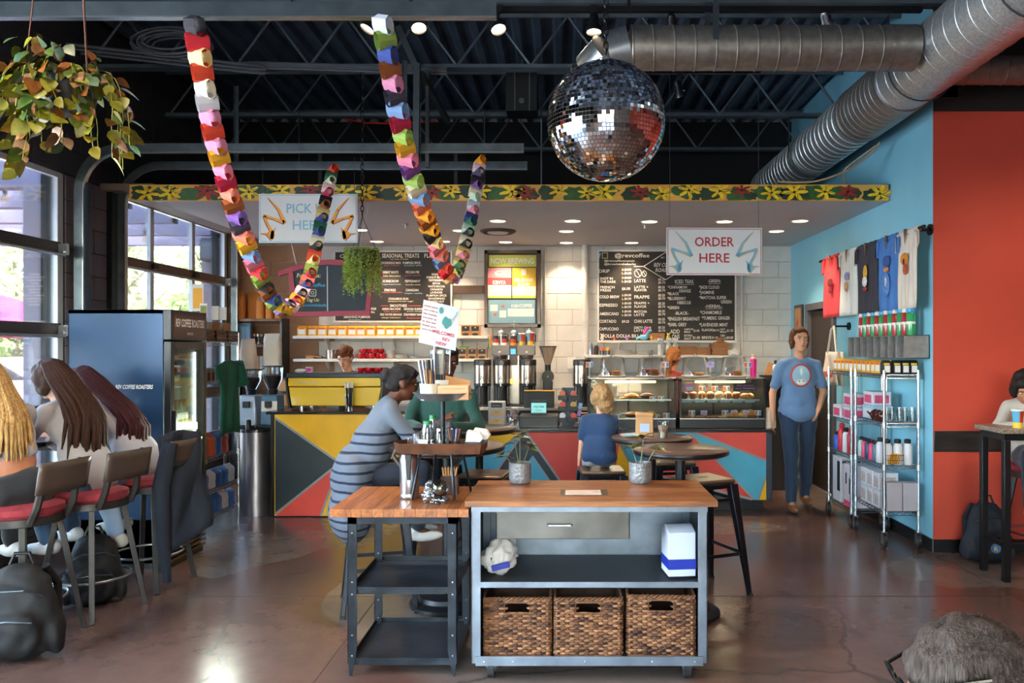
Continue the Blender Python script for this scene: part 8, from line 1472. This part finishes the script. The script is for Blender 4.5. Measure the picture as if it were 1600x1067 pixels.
def long_locks(t, hp, hc, L_, k, m_, HQ, ln):
    """strands that wrap the crown and then hang straight down"""
    rn = random.Random(int(L_*1000)+len(t.name)); b = B()
    for i in range(150):
        a = rn.uniform(-1.25, 1.25); r_ = rn.uniform(.97, 1.08); p0 = hp(.02*math.sin(a), .0, .135); p1 = hp(math.sin(a)*.07*r_, .02+math.cos(a)*.075*r_, .09); p2 = hp(math.sin(a)*.092*r_, .02+math.cos(a)*.105*r_, .0); out = HQ @ V(math.sin(a), math.cos(a), 0); out.z = 0; ll = L_*rn.uniform(.75, 1.05)*(1-.15*abs(math.sin(a)))
        p2 = p2+V(0, .02, 0); jx, jy = rn.uniform(-.035, .035), rn.uniform(0, .03)
        pts = [p0, p1, p2]+[p2+V(math.sin(a)*.05*q_+jx*q_, (.05+jy)*min(1, q_*2)+ll*min(q_, .55)*ln, -ll*q_) for q_ in (.2, .4, .6, .8, 1)]
        b.tube(pts, [.010, .013, .014, .013, .013, .012, .010, .004], 5)
    b.build('long_hair', m_, t, ang=80)['kind'] = 'stuff'
def human(name, lab, loc, rz, seat=None, lean=8, side=0, k=1.0, skin=s_fair, shirt=None, pants=None, shoes=None, arms=None, legs=None, head=(0, 0, 0), tilt=0, turn=0, sleeve=.45, hair=None, hairmat=None, wide=1, hem=0, face=True, curl=.5, crop=0, hk=1, vox=.0095, locks=0, group='people in the coffee shop'):
    t = thing(name, lab, 'person', loc, rz, group); pz = (seat+.085) if seat is not None else .95*k
    pel = V(0, 0, pz); up = rotv(rotv(V(0, 0, 1), 'X', lean), 'Y', side); fw = rotv(rotv(V(0, -1, 0), 'X', lean), 'Y', side); rt = V(1, 0, 0); rt = rotv(rt, 'Y', side); Q = Matrix((rt, -fw, up)).transposed(); wk_ = wide*k
    chest = pel+up*.34*k; sh = [pel+up*.455*k+rt*s_*.15*wk_ for s_ in (-1, 1)]; nk = pel+up*.53*k; hc = nk+(up*(.155+.09*(hk-1))+fw*.025)*k+V(*head)*k
    HQ = R(tilt, 0, turn) if True else Q; HQ = Matrix.Rotation(math.radians(turn), 3, 'Z') @ Matrix.Rotation(math.radians(tilt), 3, 'X'); hp = lambda x, y, z: hc+HQ @ V(x, y, z)*k*hk; k0 = k
    body = [('e', pel, (.14*wk_, .10*k, .10*k), Q), ('e', pel+up*.17*k, (.12*wk_, .082*k, .13*k), Q), ('e', chest, (.138*wk_, .09*k, .155*k), Q), ('t', sh[0], sh[1], .034*k, .034*k), ('t', nk-up*.04*k, hc-up*.03*k, .056*k, .05*k),
            ('e', hp(0, .008, .03), (.076*k, .094*k, .092*k), HQ), ('e', hp(0, -.022, -.045), (.056*k, .064*k, .07*k), HQ), ('e', hp(0, -.062, -.088), (.026*k, .022*k, .02*k), HQ), ('t', hp(0, -.088, .015), hp(0, -.099, -.02), .008*k, .012*k), ('e', hp(0, -.085, -.05), (.024*k, .012*k, .012*k), HQ)]
    for s_ in (-1, 1): body += [('e', hp(s_*.078, .01, -.005), (.012*k, .02*k, .032*k), HQ), ('e', hp(s_*.032, -.07, -.02), (.022*k, .02*k, .022*k), HQ), ('e', hp(s_*.03, -.078, .038), (.026*k, .012*k, .008*k), HQ)]
    shp = [('e', pel+up*(-.0)*k, (.176*wk_, .140*k, .12*k), Q), ('e', pel+up*.09*k, (.166*wk_, .130*k, .14*k), Q), ('e', pel+up*.17*k, (.156*wk_, .120*k, .15*k), Q), ('e', chest, (.16*wk_, .118*k, .18*k), Q), ('t', sh[0], pel+up*.49*k, .05*k, .062*k), ('t', sh[1], pel+up*.49*k, .05*k, .062*k)]
    if crop: shp = shp[3:]+[('e', pel+up*.22*k, (.14*wk_, .105*k, .08*k), Q)]
    arms = arms or [(V(-.23, .02, -.27), V(-.25, -.05, -.5)), (V(.23, .02, -.27), V(.25, -.05, -.5))]
    for i, (e_, w_) in enumerate(arms):
        s0 = sh[i]; E = sh[i]-rt*(1 if i else -1)*.15*wk_+V(*e_)*k; Wr = sh[i]-rt*(1 if i else -1)*.15*wk_+V(*w_)*k
        body += [('t', s0, E, .038*k, .035*k), ('t', E, Wr, .036*k, .024*k)]+hand(Wr, (Wr-E), V(0, 0, 1) if abs((Wr-E).normalized().z) < .6 else V(1 if i else -1, 0, 0), -1 if i else 1, k*.95, curl)
        if sleeve <= 1: shp.append(('t', s0, s0.lerp(E, sleeve*1.6 if sleeve < .62 else 1), .054*k, .052*k))
        else: shp += [('t', s0, E, .054*k, .05*k), ('t', E, E.lerp(Wr, sleeve-1), .052*k, .042*k)]
    pp_ = [('e', pel, (.168*wk_, .125*k, .12*k), Q)]; sp_ = []
    legs = legs or ([(V(-.12, -.40, .0), V(-.11, -.36, -.40)), (V(.12, -.40, .0), V(.11, -.36, -.40))] if seat is not None else [(V(-.1, -.0, -.44), V(-.1, .03, -.86)), (V(.1, -.0, -.44), V(.1, .03, -.86))])
    for i, (kn, an) in enumerate(legs):
        h0 = pel+V((-.085, .085)[i]*wk_, 0, -.03*k); K = pel+V(*kn)*k; A = pel+V(*an)*k; body += [('t', h0, K, .07*k, .05*k), ('t', K, A, .05*k, .034*k), ('t', A, A+V(0, -.1, -.045)*k, .03*k, .025*k)]
        pp_ += [('t', h0, K, .094*k, .072*k), ('t', K, K.lerp(A, .93), .07*k, .056*k)]; f0 = A+V(0, 0, -.05)*k; sp_ += [('e', f0+V(0, -.06, .0)*k, (.044*k, .125*k, .038*k)), ('e', f0+V(0, .03, .02)*k, (.042*k, .05*k, .05*k))]
    sculpt(body, vox, 3, skin, 'body', t)
    if shirt: sculpt(shp, .013, 3, shirt, 'shirt', t, noise_amp=.016, nsc=9)
    if hem:   # long cardigan skirt draped behind and beside the seat
        hb_ = [('e', pel+V(0, .04, -.02), (.21*wk_, .17*k, .22*k)), ('e', pel+up*.2*k, (.19*wk_, .15*k, .2*k), Q), ('e', pel+V(0, .07, -.25)*1.0, (.215*wk_, .15*k, .22*k))]; sculpt(hb_+[('e', pel+up*.1*k, (.17*wk_, .13*k, .14*k), Q)], .012, 5, shirt, 'cardigan_skirt', t, noise_amp=.02, nsc=8)
    if pants: sculpt(pp_, .015, 3, pants, 'trousers', t, noise_amp=.014, nsc=10)
    if shoes: sculpt(sp_, .011, 2, shoes, 'shoes', t)
    if hair: sculpt([(q_[0], hp(*q_[1]), hp(*q_[2]), q_[3]*k*hk, q_[4]*k*hk) if q_[0] == 't' else (q_[0], hp(*q_[1]), tuple(a*k*hk for a in q_[2]), HQ) for q_ in hair], .0085 if k > .7 else .007, 2, hairmat, 'hair', t, noise_amp=.012, nsc=26)
    if face:
        ey, ir_ = mat('eye_white', 'd8d4d0', .2), mat('eye_brown', '2c1c14', .2)
        for s_ in (-1, 1): e = B().ell(hp(s_*.031, -.079, .013), (.011*k, .007*k, .0065*k), 10, 8, HQ).build('eye', ey, t); B().ell(hp(s_*.031, -.085, .013), (.005*k, .003*k, .005*k), 8, 6, HQ).build('iris', ir_, e); B().ell(hp(s_*.031, -.089, .033), (.018*k, .004*k, .0035*k), 8, 6, HQ).build('eyebrow', hairmat or blk, t)
        B().ell(hp(0, -.0955, -.052), (.02*k, .004*k, .005*k), 10, 6, HQ).build('lips', mat('lip_rose', '9a4c44', .5), t)
    if locks: long_locks(t, hp, hc, locks, k, hairmat, HQ, math.tan(math.radians(lean)))
    return t, hp, pel, HQ
cap = [('e', (0, .022, .05), (.086, .098, .09)), ('e', (0, .06, .0), (.076, .06, .08))]
def specs(t, hp, m_, k=1, up=0, wx=1):
    hp0 = hp; hp = lambda x, y, z: hp0(x*wx, y, z+up)
    for s_ in (-1, 1): B().tube([hp(s_*.033+.024*math.cos(a), -.098, .012+.017*math.sin(a)) for a in [2*PI*i/16 for i in range(16)]], .0022*k, 5, closed=True).build('glasses_rim', m_, t); B().tube([hp(s_*.057, -.096, .016), hp(s_*.08, -.02, .016), hp(s_*.082, .03, .005)], .0022*k, 5).build('glasses_temple', m_, t)
    B().tube([hp(-.009, -.1, .014), hp(.009, -.1, .014)], .002*k, 5).build('glasses_bridge', m_, t)
# standing man by the racks
jean, dj, lj = cloth('mid_denim', '2f4a68'), cloth('dark_denim', '20344e'), cloth('pale_denim', '8fa6c4')
bt_ = cloth('heather_blue_cotton', '6585ad', .25)
t, hp, pel, HQ = human('person', 'standing man in a heather blue t-shirt with a round print and jeans', (X(1247, 7.95), 7.95, 0), 2, None, 2, 0, 1.03, s_mid, bt_, dj, mat('tan_boot_leather', '8a5a3a', .6, 0, .15, 10),
    arms=[(V(-.245, .03, -.28), V(-.26, -.02, -.53)), (V(.25, .02, -.27), V(.13, -.17, -.44))], legs=[(V(-.09, -.06, -.44), V(-.1, -.10, -.86)), (V(.1, .05, -.44), V(.12, .16, -.84))], hair=cap+[('e', (-.072, .02, .01), (.024, .06, .08)), ('e', (.072, .02, .01), (.024, .06, .08)), ('e', (-.02, -.04, .098), (.06, .05, .026)), ('t', (-.074, .02, -.02), (-.072, .03, -.07), .024, .016), ('t', (.074, .02, -.02), (.072, .03, -.07), .024, .016)], hairmat=hairm('chestnut_hair', '4a2c1a', '6e4628'), wide=1.12, curl=.4, hem=0)
t.location.z = .0
pr_ = B(); c_ = pel+V(-.015, -.128, .36)
B().ell(c_, (.105, .014, .115), 24, 12).build('shirt_print', mat('print_red_ring', 'c04a44', .7), t); B().ell(c_+V(.0, -.004, .0), (.09, .0145, .1), 24, 12).build('shirt_print', mat('print_pale_blue', '9cc4d8', .7), t)
B().ell(c_+V(.0, -.009, .028), (.05, .012, .05), 4, 6).build('shirt_print', paperw, t); B().ell(c_+V(0, -.01, -.06), (.05, .011, .032), 14, 8).build('shirt_print', paperw, t)
B().ell(c_+V(-.02, -.019, -.055), (.009, .004, .006), 8, 6).ell(c_+V(.02, -.019, -.055), (.009, .004, .006), 8, 6).build('print_eyes', blk, t)
# red-haired barista
human('person', 'curly red-haired barista in a black t-shirt looking down behind the espresso machine', (X(552, 8.62), 8.62, 0), -8, None, 16, 0, .94, s_fair, cloth('black_cotton', '15171c'), cloth('black_trousers', '131416'), None, arms=[(V(-.25, -.05, -.25), V(-.16, -.3, -.3)), (V(.25, -.05, -.25), V(.16, -.3, -.3))], tilt=24, head=(0, -.02, -.01),
    hair=cap+[('e', (math.cos(a)*.07, .01+math.sin(a)*.08, .09+.02*math.cos(a*3)), (.034, .034, .034)) for a in [i*.7 for i in range(9)]]+[('e', (0, -.06, .1), (.05, .035, .03)), ('e', (.03, .0, .13), (.05, .05, .03))], hairmat=hairm('curly_auburn_hair', '5c2f1a', '9a5c34'))
# ponytailed worker
hw = hairm('honey_brown_hair', '7a4422', 'b0703a')
human('person', 'worker with a long honey-brown ponytail and dark red sleeve between the pastry cases', (X(1043, 8.72), 8.72, 0), 150, None, 14, 0, .93, s_tan, cloth('maroon_cotton', '7a1f1c'), cloth('black_trousers', '131416'), None, arms=[(V(-.21, -.04, -.27), V(-.2, -.2, -.42)), (V(.22, .02, -.27), V(.2, -.05, -.52))], tilt=8, sleeve=.4,
    hair=cap+[('t', (0, .09, .04), (.0, .14, -.06), .045, .04), ('t', (0, .14, -.06), (.01, .12, -.26), .038, .02), ('e', (0, -.03, .08), (.075, .06, .04))], hairmat=hw)
# child on the stool
hch = hairm('sandy_child_hair', '8a6038', 'c8a070')
human('child', 'small child with sandy curls in a navy t-shirt, sitting with back to the camera', (X(937, 5.64), 5.66, 0), 184, .75, 14, -3, .58, s_fair, cloth('navy_cotton', '12355c', .3), cloth('pale_grey_cotton', 'a8b0ba'), mat('white_sneaker', 'd0d0d0', .5), arms=[(V(-.22, -.14, -.2), V(-.16, -.36, -.14)), (V(.24, .03, -.26), V(.27, .04, -.5))], head=(0, 0, -.02), turn=20, sleeve=.5,
    hair=cap+[('e', (math.cos(a)*.075, .03+math.sin(a)*.075, .0+.05*math.sin(a*2.3)), (.036, .036, .04)) for a in [i*.55 for i in range(12)]]+[('e', (0, .09, -.06), (.06, .035, .05)), ('e', (0, .0, .11), (.07, .08, .04))], hairmat=hch, hk=1.42, wide=1.3, legs=[(V(-.12, -.40, -.02), V(-.11, -.38, -.38)), (V(.12, -.40, -.02), V(.11, -.38, -.38))])
# woman in the striped cardigan
def stripes():
    M = bpy.data.materials.new('striped_knit'); M.use_nodes = True; n = M.node_tree.nodes; L = M.node_tree.links; b = n['Principled BSDF']; tc = n.new('ShaderNodeTexCoord'); sx = n.new('ShaderNodeSeparateXYZ'); L.new(tc.outputs['Object'], sx.inputs[0])
    def M_(op, a, c=None):
        q = n.new('ShaderNodeMath'); q.operation = op
        for i, v_ in enumerate((a, c)):
            if v_ is None: continue
            if isinstance(v_, (int, float)): q.inputs[i].default_value = v_
            else: L.new(v_, q.inputs[i])
        return q.outputs[0]
    ns = n.new('ShaderNodeTexNoise'); ns.inputs['Scale'].default_value = 3; L.new(tc.outputs['Object'], ns.inputs[0])
    z = M_('ADD', sx.outputs[2], M_('MULTIPLY', ns.outputs[0], .03)); st_ = M_('MULTIPLY', M_('LESS_THAN', M_('FRACT', M_('MULTIPLY', z, 17.5)), .27), M_('LESS_THAN', z, 1.135)); mx = n.new('ShaderNodeMix'); mx.data_type = 'RGBA'; L.new(st_, mx.inputs[0]); mx.inputs[6].default_value = lin('5c6470'); mx.inputs[7].default_value = lin('141c34')
    L.new(mx.outputs[2], b.inputs['Base Color']); b.inputs['Roughness'].default_value = .9; n2 = n.new('ShaderNodeTexNoise'); n2.inputs['Scale'].default_value = 160; bp = n.new('ShaderNodeBump'); bp.inputs['Strength'].default_value = .3; bp.inputs['Distance'].default_value = .004; L.new(tc.outputs['Object'], n2.inputs[0]); L.new(n2.outputs[0], bp.inputs['Height']); L.new(bp.outputs[0], b.inputs['Normal']); return M
bkh = hairm('black_hair', '120e0e', '241a18')
t, hp, pel, HQ = human('person', 'woman with a hair bun and glasses in a long striped cardigan', (X(566, 4.98), 4.98, 0), 108, .75, 22, 0, .91, s_dark, stripes(), cloth('navy_trousers', '1a2130'), mat('white_sneaker', 'd0d0d0', .5), arms=[(V(-.24, -.16, -.22), V(-.12, -.36, -.08)), (V(.25, -.14, -.24), V(.14, -.36, -.12))], tilt=10, head=(0, .0, -.03), sleeve=1.75, wide=1.18, hem=1,
    hair=cap+[('e', (0, .125, .045), (.048, .045, .048)), ('e', (.02, .13, .02), (.04, .035, .035)), ('e', (0, -.03, .085), (.076, .06, .04))], hairmat=bkh)
specs(t, hp, black)
# person in the green sweater
human('person', 'person in a dark green sweater facing the camera across the round table', (X(686, 5.86), 5.9, 0), -6, .77, 10, 8, .98, s_dark, cloth('forest_green_knit', '1e4a40', .6), cloth('charcoal_trousers', '1c2028'), None, arms=[(V(-.27, -.05, -.26), V(-.1, -.3, -.24)), (V(.27, -.05, -.26), V(.12, -.3, -.24))], sleeve=1.9, wide=1.2, tilt=15, turn=30, hair=cap+[('e', (0, -.03, .09), (.074, .06, .035))], hairmat=bkh)
# three students at the window bar
blo = hairm('golden_blonde_hair', 'a8763c', 'e0b878'); bru = hairm('dark_brown_hair', '26120a', '4a2814'); aub = hairm('dark_auburn_hair', '280c10', '50191f')
wt_ = cloth('white_cotton', 'b0aeb6', .3)
def longhair(d_, w_=.075, back=.085, sidex=0): return cap+[('e', (0, -.03, .08), (.08, .06, .045)), ('e', (-.065, .0, .0), (.03, .07, .1)), ('e', (.065, .0, .0), (.03, .07, .1))]
human('person', 'blonde student in a white cropped t-shirt and black leggings on the nearest window stool', (X(34, 4.42), 4.42, 0), -122, .74, 20, 8, .93, s_tan, wt_, cloth('black_leggings', '0f1014', .15), mat('white_sneaker', 'd0d0d0', .5), arms=[(V(-.2, -.2, -.25), V(-.15, -.4, -.18)), (V(.27, -.05, -.26), V(.15, -.3, -.25))], tilt=18, sleeve=.4, crop=1, wide=1.05, hair=longhair(0), hairmat=blo, locks=.46)
t, hp, pel, HQ = human('person', 'student with long dark brown hair and white t-shirt, writing at the bar', (X(142, 4.86), 4.88, 0), -102, .74, 26, 0, .96, s_fair, cloth('offwhite_cotton', 'aaa6a8', .3), jean, mat('white_sneaker', 'd0d0d0', .5), arms=[(V(-.2, -.22, -.22), V(-.1, -.42, -.16)), (V(.24, -.16, -.26), V(.1, -.42, -.16))], tilt=20, sleeve=.62, wide=1.04, hair=longhair(0), hairmat=bru, locks=.56, legs=[(V(-.12, -.38, -.02), V(-.11, -.26, -.38)), (V(.12, -.34, -.04), V(.13, -.2, -.40))])
B().bar(pel+V(.06, -.52, .17), pel+V(.07, -.49, .30), .007, .007).build('pen', blackpl, t)
human('person', 'student with dark auburn hair, white t-shirt and pale jeans leaning in beside the cooler', (X(224, 5.42), 5.44, 0), -84, .74, 36, 0, .96, s_fair, wt_, lj, mat('cream_sneaker', 'b8b4a8', .6), arms=[(V(-.2, -.24, -.16), V(-.12, -.42, -.1)), (V(.24, -.2, -.22), V(.12, -.42, -.14))], tilt=22, sleeve=.6, wide=1.04, hair=longhair(0), hairmat=aub, locks=.54, legs=[(V(-.10, -.34, -.06), V(-.1, -.2, -.42)), (V(.30, -.16, -.06), V(.30, -.06, -.45))])
# woman at the speckled bar, cut by the picture edge
human('person', 'dark-haired person in a cream cable sweater bent over the speckled bar', (X(1618, 6.02), 6.0, 0), -20, .74, 30, -8, .95, s_tan, cloth('cream_cable_knit', 'c8bcae', .9), cloth('navy_trousers', '1a2130'), mat('white_sneaker', 'd0d0d0', .5), arms=[(V(-.28, -.1, -.2), V(-.1, -.34, -.14)), (V(.28, -.1, -.2), V(.1, -.34, -.14))], tilt=40, head=(-.08, -.03, -.05), sleeve=1.9, wide=1.2, hair=longhair(0), hairmat=bkh)
dup(ss0, (X(1625, 6.02), 6.02, 0), 0, 'red-cushioned bar stool under the person in the cream sweater', 'bar stools by the red wall').scale = (.98, .98, .98)
# seated head close to the camera
gh = hairm('greying_short_hair', '30221b', '5c504a')
t, hp, pel, HQ = human('person', 'grey-haired person in black glasses seated close in front, only the head showing', (.79, 1.36, 0), -97, .25, 6, 0, .98, s_mid, cloth('charcoal_jumper', '2a2c30'), cloth('charcoal_trousers', '1c2028'), None, tilt=24, head=(0, -.0, -.0), arms=[(V(-.22, -.1, -.25), V(-.16, -.3, -.24)), (V(.22, -.1, -.25), V(.16, -.3, -.24))],
    hair=cap+[('e', (0, .01, .07), (.084, .095, .058)), ('e', (.068, .02, .0), (.02, .05, .05)), ('e', (-.068, .02, .0), (.02, .05, .05)), ('e', (0, .085, -.04), (.06, .03, .05))], hairmat=gh)
specs(t, hp, mat('black_glasses', '0c0c0e', .25), 1.5, .058, 1.18); b = B(); random.seed(12)
for i in range(2600):
    a = random.uniform(0, 6.28); ph = random.uniform(-.2, 1.5); n_ = V(math.cos(ph)*math.cos(a), math.cos(ph)*math.sin(a), math.sin(ph)); c = V(n_.x*.087, .022+n_.y*.1, .045+n_.z*.088)
    if c.y < -.05 and c.z < .09: continue
    d_ = (n_*.5+V(random.gauss(0, .5), .5+random.gauss(0, .5), -.3+random.gauss(0, .4))).normalized(); e_ = c+d_*random.uniform(.005, .012); sd = d_.orthogonal().normalized()*.0011; b.add([hp(*(c-sd)), hp(*(c+sd)), hp(*e_)], [(0, 1, 2)])
b.build('hair_strands', gh, t, flat=True)['kind'] = 'stuff'
t = thing('low_chair', 'dark chair under the seated grey-haired person, below the picture edge', 'chair', (.80, 1.4, 0)); B().bx(-.22, .22, -.22, .22, .19, .225).build('seat', black, t, bev=.01)
for sx in (-1, 1):
    for sy in (-1, 1): B().bar((sx*.18, sy*.18, .2), (sx*.2, sy*.2, 0), .03, .03).build('leg', black, t)
bpy.data.scenes.remove(TMP)
